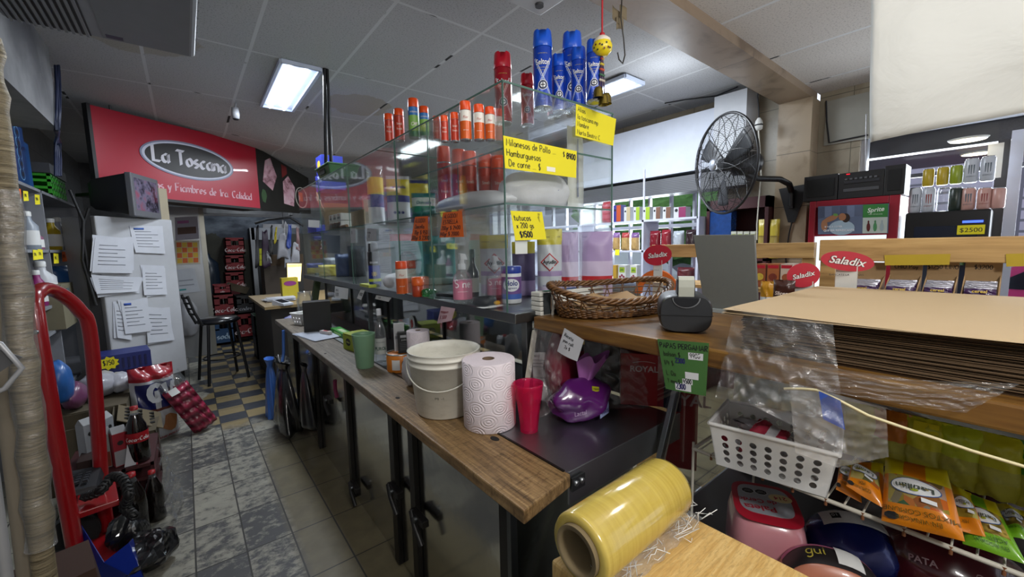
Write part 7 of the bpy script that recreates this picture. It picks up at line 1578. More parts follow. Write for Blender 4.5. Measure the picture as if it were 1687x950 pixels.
# left rail, further away
t = thing('snack_rack', 'farther pine rail with boxed snacks between oval sign and grey panel', 'rack', (2.62, 1.4, .9)); O = Vector(t.location)
q0, q1 = ax(1075, 404, 2.62), ax(1343, 399, 2.62); b = B(PINE); zt = q1.z-O.z; b.bx((-.011, q1.y-O.y, zt-.085), (.011, q0.y-O.y, zt)); b.obj('rail', t, bevel=.003)
for y in (q1.y+.03, q0.y-.03): b = B(PINE); b.bx((.012, y-.03-O.y, -.9), (.036, y+.03-O.y, zt)); b.obj('upright', t, bevel=.003)
b = B(PINE); zsh = ax(1290, 466, 2.62).z-O.z-.03; b.bx((-.1, q1.y-O.y, zsh-.02), (.2, q0.y-O.y, zsh)); b.obj('shelf_plank', t)
for i, (a0, a1, c1, c2, lab) in enumerate([(1248, 1268, '#8a4a2a', '#b9a23a', 'pizza snack box left in the row below the farther pine rail'), (1269, 1290, '#9a5a30', '#6a2a1a', 'pizza snack box in the middle below the farther pine rail'), (1291, 1312, '#b9a99a', '#8a4a2a', 'pale snack box right of the pizza boxes below the farther pine rail')]):
    def dk(b, d, w, h, c2=c2): b.prism(oval(w*.36, w*.36, 16), .002, frame((-d/2-.001, 0, h*.45), (0, -1, 0), (0, 0, 1)), M(c2, .5, var=.5, scale=60)); b.bx((-d/2-.002, -w*.45, h*.82), (-d/2, w*.45, h*.95), REDO)
    far_pack('snack_box', lab, 'box', a0, a1, 434, O.z+zsh+.001, 2.66, .10, M(c1, .5), dk, True)
far_pack('crisp_bag', 'brown chocolate snack bag lying behind the paper stack by the small oval sign', 'bag', 1272, 1312, 461, 1.286, 1.70, .05, M('#3a1d16', .3), bands((.3, M('#5a3020', .3)), (1, M('#3a1d16', .3))), txt=('Slices', M('#d9c9c0'), .26))
far_pack('crisp_bag', 'yellow and brown snack bag right beside the grey panel', 'bag', 1252, 1276, 463, 1.286, 1.66, .04, M('#8a6a1a', .3), bands((.5, M('#b9bdc2', .3)), (1, M('#a8781a', .3))))
# blank paper sheet hanging at the upper right
q = [ax(1434, -60, 1.98), ax(1720, -60, 1.98), ax(1720, 176, 1.98), ax(1432, 234, 1.98)]
f, n = bil(q, 0); k = NT('hung_paper'); k.base(col('#b9bab6')); k.rough(.8); k.bump(k.noise(k.coord((1, 1, 1)), 5, 4, .5, 1), .25, .05)
b = B(k.m); b.grid(lambda u, v: f(u, v)+n*(.006*math.sin(u*5+v*3)+.008*math.sin(v*7-u*2)-(.01 if u < .01 else 0)-.004*abs(u-.28)*3), 30, 20); o = b.obj('hanging_paper'); sm = o.modifiers.new('thick', 'SOLIDIFY'); sm.thickness = .0012
tag(o, 'large blank white paper sheet hanging from the ceiling at the upper right', 'paper')

# ================================================================== LEFT SIDE
def apl(px, py, P0, n): d = ray(px, py); c = Vector((0, 0, CAMZ)); return c+d*((Vector(P0)-c).dot(n)/d.dot(n))
# rolled straw mat in film, nearest on the left
k = NT('straw'); gr = k.noise(k.coord((3, 3, 55), rot=(R(14), R(20), 0)), 2.5, 6, .7, .4); k.base(k.ramp(gr, [(.3, '#4a3f2b'), (.5, '#84765a'), (.7, '#a89a7a')])); k.rough(.38); k.bump(gr, .8, .008); STR = k.m
pts = []
ctrl = [(-24, 60), (-10, 180), (18, 400), (40, 600), (57, 780), (68, 900)]
C3 = [ay(*c, 1.9) for c in ctrl]
for i in range(len(C3)-1):
    for s_ in range(5): pts.append(C3[i].lerp(C3[i+1], s_/5)+Vector((.004*math.sin(i*5+s_*2), 0, 0)))
pts.append(C3[-1]); pts.append(Vector((C3[-1].x-.01, 1.9, .02)))
t = thing('straw_roll', 'tall rolled straw mat wrapped in clear film leaning at the left edge', 'straw mat', (-.43, 1.9, 0)); O = Vector(t.location)
B(STR).tube([p-O for p in pts], .032, 20, rs=[.030+.003*math.sin(i*1.7) for i in range(len(pts))]).obj('mat', t)
b = B(FILM); b.tube([p-O for p in pts[8:-1]], .035, 20, rs=[.034+.002*math.sin(i*2.3) for i in range(len(pts[8:-1]))]); b.obj('film_wrap', t)
b = B(M('#8a8070', .8, bump=.4, bscale=30)); a, c = ay(8, 560, 1.98), ay(44, 930, 1.98); b.cyl(Vector((c.x-.01, 1.98, 0)), a+Vector((0, 0, .3)), .028, n=10); tag(b.obj('wooden_stick'), 'pale rough wooden stick leaning behind the straw roll', 'stick')
b = B(M('#9a9a9c', .4, .3)); T3 = [ay(*q, 1.5) for q in ((-30, 560), (0, 566), (36, 606), (8, 640), (-30, 655))]
b.tube([T3[0], T3[1], T3[2], T3[3], T3[4]], .006, 8); b.prism([(0, 0), (.04, -.03), (.0, -.06), (-.05, -.06), (-.05, 0)], .003, frame(T3[1]+Vector((-.01, .01, -.01)), (1, 0, 0), (0, 0, 1)), M('#4a4a4c', .5)); b.cyl(T3[4], (T3[4].x-.02, 1.5, 0), .012, n=8); tag(b.obj('metal_bracket'), 'grey metal bracket frame poking in at the left edge of the view', 'bracket')
# red hand truck
RED = M('#8a0d14', .28, coat=.5, name='red_enamel')
t = thing('hand_truck', 'red tubular hand truck standing behind the straw roll', 'hand truck', (-.47, 2.8, 0)); O = Vector(t.location)
lb, lt_ = ay(128, 925, 2.62), ay(62, 545, 2.62); rb_, rt_ = ay(168, 800, 3.02), ay(150, 560, 3.02); at1, at2, at3 = ay(130, 510, 2.98), ay(92, 480, 2.88), ay(62, 482, 2.72)
cpts = [Vector((lb.x, lb.y, .05)), lb, lt_, at3, at2, at1, rt_, rb_, Vector((rb_.x, rb_.y, .05))]
def smooth_pts(P, n=6):
    out = []
    for i in range(len(P)-1):
        p0, p1, p2, p3 = P[max(i-1, 0)], P[i], P[i+1], P[min(i+2, len(P)-1)]
        for s_ in range(n):
            u = s_/n; out.append(.5*((2*p1)+(p2-p0)*u+(2*p0-5*p1+4*p2-p3)*u*u+(3*p1-p0-3*p2+p3)*u**3))
    return out+[P[-1]]
b = B(RED); b.tube([p-O for p in smooth_pts(cpts)], .030, 14); b.obj('frame', t)
b = B(RED); q = [az(*c, .37) for c in ((127, 812), (190, 792), (196, 822), (128, 845))]; b.hexa([x-O-Vector((0, 0, .03)) for x in q], [x-O for x in q]); b.obj('cross_plate', t, bevel=.005)
b = B(RED); b.bx((-.06, -.2, .03), (.14, .25, .045)); b.obj('toe_plate', t)
for y in (-.16, .2): B(M('#131314', .8)).cyl((-.1, y-.03, .10), (-.1, y+.03, .10), .10, n=24).obj('wheel', t)
for c in (lt_, at2): b = B(STEEL); b.lathe([(.010, 0), (.010, .006), (0, .008)], c-O+Vector((.0, -.03, 0)), 10, None, (0, -1, 0)); b.obj('bolt', t)
# second, darker red bar seen inside
# shelf unit on the left wall
SXL = -.86
zt = ax(60, 310, SXL).z; LWH = M('#84868c', .5, name='shelf_grey_white')
yF, yN = ax(128, 345, SXL).y, 4.3; yD = ax(69, 325, SXL).y; z2 = ax(118, 412, SXL).z; z3 = ax(122, 488, SXL).z
t = thing('wall_shelf_unit', 'white melamine shelf unit with cleaning products on the left wall', 'shelf unit', (-1.03, 5.3, 0)); O = Vector(t.location)
b = B(LWH)
for z in (zt, z2, z3, .95, .45): b.bx((-.169, yN-O.y, z-.022), (.17, yF-O.y, z))
for y in (yN, yD, yF): b.bx((-.169, y-O.y-.012, 0), (.17, y-O.y+.012, zt-.0))
b.bx((-.169, yN-O.y, 0), (-.16, yF-O.y, zt)); b.obj('carcass', t)
def on_shelf(name, label, cat, px, pt, z, r, m, kind='bottle', group=None, x=-.92):
    q = ax(px, pt, x); h = max(.08, q.z-z); 
    b = B(m)
    if kind == 'bottle':
        b.lathe([(r*.9, 0), (r, .006), (r, h*.62), (r*.45, h*.78), (r*.42, h*.88)], n=20); b.lathe([(r*.48, h*.87), (r*.48, h*.98), (r*.4, h), (0, h)], n=16, m=WHITE, cap=False); b.lathe([(r+.0008, h*.12), (r+.0008, h*.5)], n=20, m=PAPER, cap=False)
    else: pouch(b, r*2.2, h, r*1.4, lambda u, v: 0, Matrix.Rotation(R(60), 4, 'Z'), seed=int(px))
    o = b.obj(name); o.location = (x, q.y, z+.001); return tag(o, label, cat, group)
# blue card box and green crate on top
q = ax(60, 300, -.93)
t2 = thing('blue_display_box', 'tall blue display card box with round pictures on top of the left shelf', 'box', (-.95, ax(40, 300, SXL).y+.1, zt+.001)); hh = ax(40, 208, SXL).z-zt; b = B(M('#0f3f73', .4)); b.bx((-.08, -.2, 0), (.06, .2, hh))
for i in range(5):
    T = frame((.0608, 0.04, hh*(.86-.17*i)), (0, 1, 0), (0, 0, 1)); b.prism(oval(.06, .045), .001, T, M('#6fa3cf', .5)); b.prism(oval(.05, .036), .001, T @ Matrix.Translation((0, 0, .0012)), M('#123a66', .5)); b.prism(rect(.045, .03), .001, T @ Matrix.Translation((0, 0, .0024)), M('#1d2833', .5))
b.obj('box_body', t2); b = B(M('#12487f', .4)); b.bx((-.08, .205, 0), (.05, .36, hh*.8)); b.obj('side_flap', t2)
t2 = thing('green_crate', 'bright green slotted crate under a grey tray on top of the left shelf', 'crate', (-.96, ax(88, 300, SXL).y+.25, zt+.001)); b = B(M('#2f9a22', .45)); 
for z in (0, .06, .12, .17): b.bx((-.09, -.30, z), (.09, .30, z+.022))
for i in range(7): b.bx((.07, -.30+i*.095, 0), (.09, -.27+i*.095, .19))
b.obj('crate_body', t2); b = B(M('#3a3c42', .5)); b.bx((-.1, -.32, .195), (.1, .32, .28)); b.obj('grey_tray', t2)
b = B(M('#b9a02a', .4)); b.lathe([(.05, 0), (.05, .22), (.03, .34), (0, .36)], n=16, cap=False); o = b.obj('yellow_pack'); o.location = (-.9, ax(20, 300, -.9).y-.1, zt+.001); tag(o, 'yellow cleaner pack beside the blue display box on the left shelf', 'pack')
for i, (px, pt, z, r, c, kd, lab) in enumerate([(82, 360, z2, .035, '#a8901a', 'bottle', 'yellow cleaner bottle in the right middle bay of the left shelf'), (93, 358, z2, .035, '#a9adb6', 'bottle', 'white labelled bottle in the middle of the right bay of the left shelf'), (103, 360, z2, .035, '#8f98b8', 'bottle', 'pale blue bottle at the right of the right bay of the left shelf'),
    (42, 348, z2, .035, '#8a929c', 'bottle', 'clear bottle in the left bay of the left shelf'), (54, 378, z2, .032, '#8a5a74', 'bottle', 'small white and pink bottle in the left bay of the left shelf'),
    (66, 430, z3, .05, '#c0c2c6', 'bottle', 'big white bleach bottle in the lower left bay of the left shelf'), (58, 445, z3, .03, '#8a2a6a', 'bottle', 'magenta bottle beside the bleach bottle on the left shelf'), (96, 438, z3, .06, '#2a5a96', 'bag', 'blue and white refill bag in the lower right bay of the left shelf'), (107, 462, z3, .06, '#4f8a86', 'bag', 'teal refill bag at the right of the lower right bay')]):
    on_shelf('cleaner_bottle' if kd == 'bottle' else 'refill_bag', lab, 'bottle' if kd == 'bottle' else 'bag', px, pt, z, r*1.6, M(c, .35), kd)
for i, (px, py, c, lab) in enumerate([(30, 318, ON, 'orange price tag at the left end of the top shelf edge'), (42, 322, YN, 'yellow price tag second on the top shelf edge of the left unit'), (61, 328, YN, 'yellow price tag at the right on the top shelf edge of the left unit'), (58, 419, YN, 'yellow price tag, left of two, on the middle shelf edge of the left unit'), (66, 418, YN, 'yellow price tag, right of two, on the middle shelf edge of the left unit'), (92, 425, YN, 'larger yellow price tag under the yellow bottle on the left unit'), (106, 422, ON, 'curled orange price tag on the middle shelf edge of the left unit'), (118, 493, YN, 'yellow price tag on the lower shelf edge of the left unit'), (127, 491, YN, 'small yellow price tag at the right end of the lower shelf edge')]):
    a = [ax(px-4, py-8, SXL+.003), ax(px+4, py-7, SXL+.003), ax(px+5, py+8, SXL+.003), ax(px-3, py+9, SXL+.003)]; paper_sign('price_tag', lab, 'price tag', a, c, [('$90', .1, .4, .3)], curl=.01)
# cable bundle on the wall
b = B(M('#1a2340', .5)); 
for j in range(4): b.tube([ax(95+j*2-3, y, -.62)+Vector((.004*math.sin(y*.05+j*2), 0, 0)) for y in (108, 140, 180, 215)]+[ax(100-j*3, y, -.70) for y in (235, 262, 290)], .008, 6)
tag(b.obj('cable_bundle'), 'bundle of blue and black cables running down by the grey soffit', 'cables')
b = B(M('#101012', .6)); b.tube([Vector((-.72, 5.1, 2.1)), Vector((-.66, 5.08, 1.84)), Vector((-.70, 5.1, 1.5)), Vector((-.65, 5.08, 1.1))], .012, 6); b.tube([Vector((-.62, 5.1, 1.95)), Vector((-.68, 5.1, 1.76)), Vector((-.67, 5.1, 1.35))], .010, 6); tag(b.obj('power_cable'), 'black power cables hanging in the gap left of the papered fridge', 'cables')
# papered fridge
FA, FB = Vector((-.731, 6.285, 0))*.82, Vector((-.095, 6.783, 0))*.82; fd = (FB-FA).normalized(); fn_ = Vector((fd.y, -fd.x, 0)); FH = 1.891
t = thing('tall_fridge', 'tall off-white fridge covered with papers at the end of the aisle', 'fridge', FA); b = B(M('#a9aaae', .45, name='fridge_white')); bk_ = -fn_*.42
ZB = Vector((0, 0, .28)); b.hexa([ZB, FB-FA+ZB, FB-FA+bk_+ZB, bk_+ZB], [Vector((0, 0, FH)), FB-FA+Vector((0, 0, FH)), FB-FA+bk_+Vector((0, 0, FH)), bk_+Vector((0, 0, FH))]); b.obj('cabinet', t, bevel=.01)
b = B(M('#1a1a1c', .6)); b.hexa([fn_*-.05, FB-FA-fn_*.05, FB-FA+bk_*.9, bk_*.9], [fn_*-.05+ZB, FB-FA-fn_*.05+ZB, FB-FA+bk_*.9+ZB, bk_*.9+ZB]); b.obj('plinth', t)
b = B(M('#131214', .6)); b.hexa([Vector((x, y, 0)) for x, y in rect(.07, .14, -.665, 5.24)], [Vector((x, y, 1.93)) for x, y in rect(.07, .14, -.665, 5.24)]); tag(b.obj('dark_gap_fill'), 'narrow black box added for the dark gap between left shelf and papered fridge', 'cabinet')  # added black box, its colour stands for the dark gap beside the fridge
def on_fridge(px, py, off): return apl(px, py, FA+fn_*off, fn_)
def bundle(label, q, n_, seed, head=None, printed=True, col_='#b9bbc2'):
    rnd = random.Random(seed); t = thing('paper_bundle', label, 'papers', on_fridge(*q[0], 0.0)); O = Vector(t.location)
    for i in range(n_):
        j = [(x+rnd.uniform(-6, 6)*(i < n_-1), y+rnd.uniform(-5, 6)*(i < n_-1)) for x, y in q]; P_ = [on_fridge(*c, .004+.004*i)-O for c in j]; f = lambda u, v: (P_[0]*(1-u)+P_[1]*u)*v+(P_[3]*(1-u)+P_[2]*u)*(1-v)
        b = B(M(col_, .8, name='office_paper')); b.grid(lambda u, v: f(u, v)+fn_*(.012*(1-v)**2*(i+1)/n_), 6, 6, smooth=False)
        if printed and i == n_-1:
            for r_ in range(6): b.grid(lambda u, v: f(.12+.7*u*(1 if r_ % 2 else .7), .78-.11*r_+.02*v)+fn_*(.002+.012*(1-(.78-.11*r_))**2), 3, 2, M('#7d8088', .8))
        if head and i == n_-1: b.grid(lambda u, v: f(.1+.3*u, .86+.07*v)+fn_*.003, 2, 2, M(head, .7))
        o = b.obj('sheet', t); s2 = o.modifiers.new('thick', 'SOLIDIFY'); s2.thickness = .001
bundle('thick bundle of white invoices at the upper left of the papered fridge', [(157, 391), (216, 394), (217, 450), (150, 449)], 5, 1)
bundle('fanned lower layer of papers beneath the invoice bundle on the fridge', [(150, 452), (236, 460), (225, 480), (158, 484)], 5, 2)
bundle('sheet with blue heading and square code outline at the upper right of the fridge', [(213, 372), (268, 372), (271, 418), (222, 416)], 1, 3, '#3a5a9a')
bundle('framed printed notice at the right middle of the fridge', [(234, 440), (272, 441), (274, 485), (236, 486)], 2, 4)
bundle('clipped letters with blue logo at the lower middle of the fridge', [(199, 496), (238, 493), (248, 545), (205, 550)], 4, 5, '#2a4a9a')
bundle('pale papers at the lower right of the fridge below the notice', [(240, 505), (280, 508), (284, 560), (242, 565)], 3, 6)
bundle('papers hanging lowest at the left behind the letters with blue logo', [(188, 500), (212, 500), (216, 560), (192, 556)], 2, 7)
# television on the fridge
t = thing('tube_television', 'old black tube television on top of the papered fridge, screen turned right', 'television', (-.361, 5.346, FH+.001), R(-22)); t.scale = (.82,)*3
b = B(M('#18181a', .5)); loft(b, [[(x, y*k3, .01+(z-.24)*k3+.24) for y, z in ((-.27, 0), (.27, 0), (.27, .46), (-.27, .46))] for x, k3 in ((-.30, .55), (-.24, .72), (.0, .92), (.10, 1.0))]); b.f = b.f; b.obj('housing', t, bevel=.015)
b = B(M('#5d5e63', .45)); b.bx((.10, -.28, .0), (.16, .28, .48)); b.obj('bezel', t, bevel=.01)
k = NT('tv_picture'); nn = k.noise(k.coord(), 9, 3); k.base(k.ramp(nn, [(.35, '#2a2632'), (.5, '#6b6478'), (.7, '#8a4a5a')])); k.rough(.12); b = B(k.m); b.grid(lambda u, v: Vector((.161+.014*math.sin(u*3.14)*math.sin(v*3.14), (u-.5)*.46, .07+.36*v)), 12, 10); b.obj('screen', t)
b = B(M('#9a8f78', .6)); b.bx((-.12, -.02, 0), (.03, .2, .32)); o = b.obj('beige_box'); o.location = (-.13, 5.6, FH+.001); o.rotation_euler = (0, 0, R(38)); tag(o, 'beige box edge standing behind the television on the fridge', 'box')

# ---- floor goods on the left
def zt_(px, pt, P): return ztop((P.x, P.y), pt)
p = az(262, 722, 0)
t = thing('dog_food_bag', 'red, white and blue dog food sack standing on the floor by the fridge', 'sack', (-.30, 4.42, 0), R(18)); hh = ztop((-.25, 4.42), 600); RDB = M('#8f1220', .35, coat=.4); WDB = M('#b3b4b9', .35, coat=.4); BDB = M('#161c5a', .35, coat=.4)
b = B(); b.mats = [WDB]; f = pouch(b, .29, hh, .20, lambda u, v: (RDB if v > .82 else WDB if v > .78 else (BDB if abs(v-.62) < .16 and abs(u-.5) < .4 and not (.42 < u < .55 and v < .7) else (M('#5a2a1c', .4) if .40 < v < .45 else (RDB if u < .3 and v < .38 else WDB)))), None, 24, 30, top=.1, seed=4, wr=.012)
b.hand('CV', .13, Matrix.Identity(4), WDB, .3, 'c', None, lambda x, y: f(x+.03, hh*.56+y, .012)); b.text('CARNE-POLLO', .030, Matrix.Identity(4), RDB, 'c', lambda x, y: f(x+.03, hh*.05+y+x*.1, .016), 1, 0, .03)
b.add([f(.06+.05*math.cos(q*.52)*(1+.3*math.sin(q*2)), hh*.24+.075*math.sin(q*.52), .014) for q in range(12)], [tuple(range(12))], M('#8a5a34', .6)); b.obj('sack', t)
t = thing('pink_bag', 'long clear bag of pink rolls leaning on the dog food sack', 'bag', (.02, 4.36, .0), 0, None, Euler((R(-4), R(-24), R(15)))); k = NT('pink_rolls'); wv = k.node('ShaderNodeTexWave', wave_type='BANDS', bands_direction='Z', ins={'Scale': 4.2, 'Distortion': 2.5}); k.l.new(k.coord(), wv.inputs[0]); k.base(k.mix(wv.outputs['Fac'], col('#5f0f28'), col('#a8324f'))); k.rough(.25); k.b.inputs['Coat Weight'].default_value = .6; k.bump(wv.outputs['Fac'], .6, .02)
b = B(k.m); f = pouch(b, .19, .56, .15, lambda u, v: 0 if v < .80 else CLEARP, None, 18, 24, top=.25, seed=9, wr=.012); b.grid(lambda u, v: f(-.06+.06*u, .40+.05*v, .012), 3, 3, PAPER); b.obj('bag', t); t.location.z = .03
# cartons in front of them
def carton_open(name, label, loc, d, rz, m, holes=False, tilt=(0, 0)):
    t = thing(name, label, 'cardboard box', loc, 0, None, Euler((tilt[0], tilt[1], rz))); w, l, h = d; b = B(m); th = .006
    b.bx((-w/2, -l/2, 0), (w/2, l/2, th)); b.bx((-w/2, -l/2, 0), (-w/2+th, l/2, h)); b.bx((w/2-th, -l/2, 0), (w/2, l/2, h)); b.bx((-w/2, -l/2, 0), (w/2, -l/2+th, h)); b.bx((-w/2, l/2-th, 0), (w/2, l/2, h)); b.obj('carton', t)
    return t
CB3 = M('#4f4636', .9, var=.15, name='dull_card'); 
t = carton_open('cardboard_box', 'open brown cardboard box on the floor behind the red hand truck', (-.68, 3.95, 0), (.38, .36, .42), R(4), CB3)
b = B(M('#5d523e', .9)); q = [Vector((.21, -.2, .42)), Vector((.21, .2, .42)), Vector((.44, .26, .27)), Vector((.44, -.14, .27))]; b.sheet(*q, .006); 
for i in range(4):
    for j in range(3): c0 = q[0].lerp(q[3], .2+.28*j).lerp(q[1].lerp(q[2], .2+.28*j), .18+.2*i); b.box(c0+Vector((.002, 0, .005)), (.03, .035, .012), M('#15120e', .9))
b.obj('slotted_flap', t)
t = carton_open('cardboard_box', 'lower plain cardboard box between hand truck and dog food sack', (-.365, 3.88, 0), (.2, .28, .30), R(0), CB3)
b = B(CB3); b.sheet(Vector((-.1, -.14, .302)), Vector((.1, -.14, .302)), Vector((.11, .12, .315)), Vector((-.1, .14, .302)), .006); b.obj('lid_flap', t)
b = B(M('#8f8f92', .6)); b.bx((-.03, -.04, 0), (.03, .04, .20)); 
for i, (x, y, z, c, lab) in enumerate([(-.47, 3.30, .30, '#7d7f7c', 'white and green milk carton standing on the crate beside the cola bottle'), (-.40, 3.27, .30, '#8a1a28', 'red and white milk carton next to the cola bottle'), (-.56, 3.5, .32, '#8f9094', 'white carton in the group behind the red truck bar'), (-.49, 3.55, .32, '#85878c', 'white carton nearest the slotted cardboard flap')]):
    def mk(b, c=c, i=i): 
        d = (.065, .065, .2); b.hexa([(-.0325, -.0325, .2), (.0325, -.0325, .2), (.0325, .0325, .2), (-.0325, .0325, .2)], [(-.0325, -.003, .235), (.0325, -.003, .235), (.0325, .003, .235), (-.0325, .003, .235)], M('#8a8a8c', .5)); 
        for s_ in 'fr': patch(b, face(d, s_) @ Matrix.Translation((0, -.05, 0)), rect(.062, .09), M('#6a2a1a' if i == 0 else '#8f8f92', .5)); patch(b, face(d, s_) @ Matrix.Translation((0, .04, 0)), oval(.014, .014, 12), M('#2a6a3a' if i == 0 else '#1a1a1a', .5))
    box_thing('milk_carton', lab, 'carton', (x, y, z), (.065, .065, .2), R(20*i), M(c, .5), mk)
t = thing('drinks_crate', 'dark red slotted drinks crate carrying cartons and bottles behind the hand truck', 'crate', (-.45, 3.4, 0)); b = B(M('#3a1214', .6)); 
for z in (0, .1, .2, .28): b.bx((-.2, -.22, z), (.2, .3, z+.018))
for x in (-.2, -.07, .06, .185): b.bx((x, -.22, 0), (x+.015, -.21, .298)); b.bx((x, .29, 0), (x+.015, .3, .298))
b.obj('crate_body', t)
def cola(label, x, y, z, h, lean=0, red=True):
    t = thing('soda_bottle', label, 'bottle', (x, y, z), 0, None, Euler((lean, 0, 0))); r = h*.155; b = B(M('#0d0706', .08, coat=.6, name='cola')); b.lathe([(r*.8, 0), (r, .015), (r*.96, h*.3), (r, h*.5), (r*.9, h*.65), (r*.4, h*.86)], n=26); b.obj('drink', t)
    b = B(CLEARP); b.lathe([(r*.41, h*.86), (r*.3, h*.92), (r*.3, h*.95)], n=20, cap=False); b.obj('neck', t); b = B(M('#8f1018', .4)); b.lathe([(r*.36, h*.94), (r*.36, h), (0, h)], n=18, cap=False); b.obj('cap', t)
    if red:
        b = B(M('#8f0f1a', .4)); b.lathe([(r+.001, h*.38), (r+.001, h*.56)], n=26, cap=False); b.hand('Coca-Cola', r*.42, Matrix.Identity(4), M('#c9c0c0', .5), .2, 'c', R(40), wrap(r, h*.42, TOCAM((x, y)), .003)); b.obj('label', t)
cola('large cola bottle with red label standing at the right of the milk cartons', -.315, 3.25, .3, .34); cola('second cola bottle standing behind the black corded bundle', -.33, 2.95, .0, .36, 0, False); cola('cola bottle with its red cap lowest, nearest the aisle', -.255, 3.05, .0, .30, 0, False)
b = B(M('#b3b4b8', .5)); b.sheet(Vector((-.02, 0, 0)), Vector((.03, 0, 0)), Vector((.07, .05, .24)), Vector((.02, .05, .24)), .003); b.sheet(Vector((.03, -.001, 0)), Vector((.038, -.001, 0)), Vector((.078, .049, .24)), Vector((.07, .049, .24)), .003, M('#8a1a28')); o = b.obj('paper_band'); o.location = (-.36, 3.2, .30); tag(o, 'white and red curved paper band in front of the large cola bottle', 'paper')
film_drape('bottle_wrap', 'clear shrink wrap bulging round the bottles beside the aisle', [Vector((-.25, 3.5, .34)), Vector((-.19, 3.25, .30)), Vector((-.2, 2.95, .22))], [Vector((-.24, 3.5, .01)), Vector((-.13, 3.2, .01)), Vector((-.17, 2.85, .01))], FILM, 31, wr=.03, cat='plastic wrap')
# black corded thing on the truck plate
b = B(M('#121214', .5)); P_ = [az(*c, z) for c, z in (((140, 818), .40), ((165, 808), .43), ((185, 785), .47), ((203, 790), .46), ((212, 815), .40), ((206, 835), .33), ((222, 850), .28))]
sp_ = smooth_pts(P_, 24); b.tube([p+Vector((.018*math.cos(i*1.1), 0, .018*math.sin(i*1.1))) for i, p in enumerate(sp_)], .008, 6); b.tube(sp_, .013, 6); tag(b.obj('coiled_cord'), 'thick coiled black cord arching over the red truck plate', 'cord')
b = B(M('#1a1b1f', .5)); b.hexa([(-.08, -.1, 0), (.06, -.1, 0), (.06, .1, 0), (-.08, .1, 0)], [(-.07, -.09, .03), (.05, -.09, .02), (.05, .09, .05), (-.07, .09, .06)])
for i in range(3):
    for j in range(4): b.box((-.05+.03*i, -.05+.03*j, .045), (.018, .018, .012), M('#2a2b30', .4))
o = b.obj('desk_phone'); q = az(140, 790, .40); o.location = (q.x, q.y, .371); tag(o, 'dark desk telephone lying on the red truck plate', 'telephone')
b = B(M('#2a1712', .6)); b.bx((-.12, -.1, 0), (.12, .1, .05)); b.prism(oval(.06, .03), .002, Matrix.Translation((.02, -.02, .0505)), M('#7a4a30', .6)); o = b.obj('pizza_box'); o.location = (-.46, 3.02, .48); 
o.location = (-.47, 3.43, .299); tag(o, 'dark flat food box with a pizza picture beside the milk cartons', 'box')
# crumpled blue sheet, black bags at the bottom left
def crumpled(name, label, cat, c, r, seed, m, amp=.35): b = B(m); blob(b, (0, 0, r[2]*.9), r, seed, amp, 1.3, flat=.1, sharp=True, nu=34, nv=20); o = b.obj(name); o.location = c; return tag(o, label, cat)
t = thing('blue_sheet', 'stiff royal blue folded plastic sheet at the foot of the hand truck', 'plastic sheet', (-.37, 2.42, 0)); b = B(M('#0f2a8a', .3, coat=.3)); 
V_ = [az(*c, z)-Vector(t.location) for c, z in (((133, 862), .30), ((172, 925), .15), ((213, 893), .20), ((240, 960), .02), ((140, 960), .02), ((150, 985), .0))]
for i, j, l in ((0, 1, 4), (1, 2, 3), (1, 3, 4)): b.add([V_[i], V_[j], V_[l]], [(0, 1, 2)])
b.add([V_[0], V_[4], V_[0]+Vector((-.03, .12, -.02)), V_[2], V_[3], V_[2]+Vector((.0, .12, -.05))], [(0, 1, 2), (3, 4, 5)]); o = b.obj('sheet', t); s2 = o.modifiers.new('thick', 'SOLIDIFY'); s2.thickness = .003
crumpled('bin_bag', 'crumpled black bin bag lying by the aisle behind the blue sheet', 'bag', (-.27, 2.62, 0), (.13, .16, .085), 5, M('#0f0f11', .25, coat=.5))
crumpled('bin_bag', 'black bag heap under the red truck plate', 'bag', (-.36, 2.82, 0), (.09, .10, .12), 8, M('#101012', .3, coat=.4))
b = B(M('#3a2419', .7)); b.hexa([(-.62, 1.97, 0), (-.32, 1.98, 0), (-.36, 2.30, 0), (-.66, 2.3, 0)], [(-.62, 1.97, .40), (-.34, 1.98, .44), (-.40, 2.28, .40), (-.66, 2.3, .36)]); tag(b.obj('brown_box'), 'brown box corner at the lower left edge in front of the truck', 'box')
# goods on and under left shelves
for i, (x, y, z, r_, c, lab) in enumerate([(-.62, 4.50, .421, (.13, .16, .10), '#9a9aa2', 'clear bag of white paper rolls on the cartons under the papered fridge'), (-.50, 4.52, .43, (.08, .12, .08), '#a5a5ad', 'white paper roll pack next to the dog food sack'), (-.72, 4.28, .421, (.07, .14, .10), '#6a3a5a', 'pink and white packet heap beside the roll bag'), (-.76, 4.15, .50, (.07, .1, .16), '#2a5a9a', 'blue and white detergent bag behind the red hand truck')]):
    b = B(M(c, .35, coat=.3)); blob(b, (0, 0, r_[2]), r_, 50+i, .10, 3, flat=.15); o = b.obj('paper_roll_bag' if i < 2 else 'packet'); o.location = (x, y, z); tag(o, lab, 'bag')
t = thing('blue_crate', 'blue plastic crate with yellow price splash below the papered fridge', 'crate', (-.50, 4.88, 0), R(8)); t.scale = (.72, .8, 1); b = B(M('#1f2a6a', .5)); hz = ztop((-.50, 4.88), 578); b.bx((-.25, -.16, 0), (.22, .16, hz-.14)); b.bx((-.27, -.18, hz-.14), (.24, .18, hz)); 
for i in range(9): b.bx((-.22+.05*i, -.185, hz-.12), (-.2+.05*i, -.178, hz-.03), M('#141b4a'))
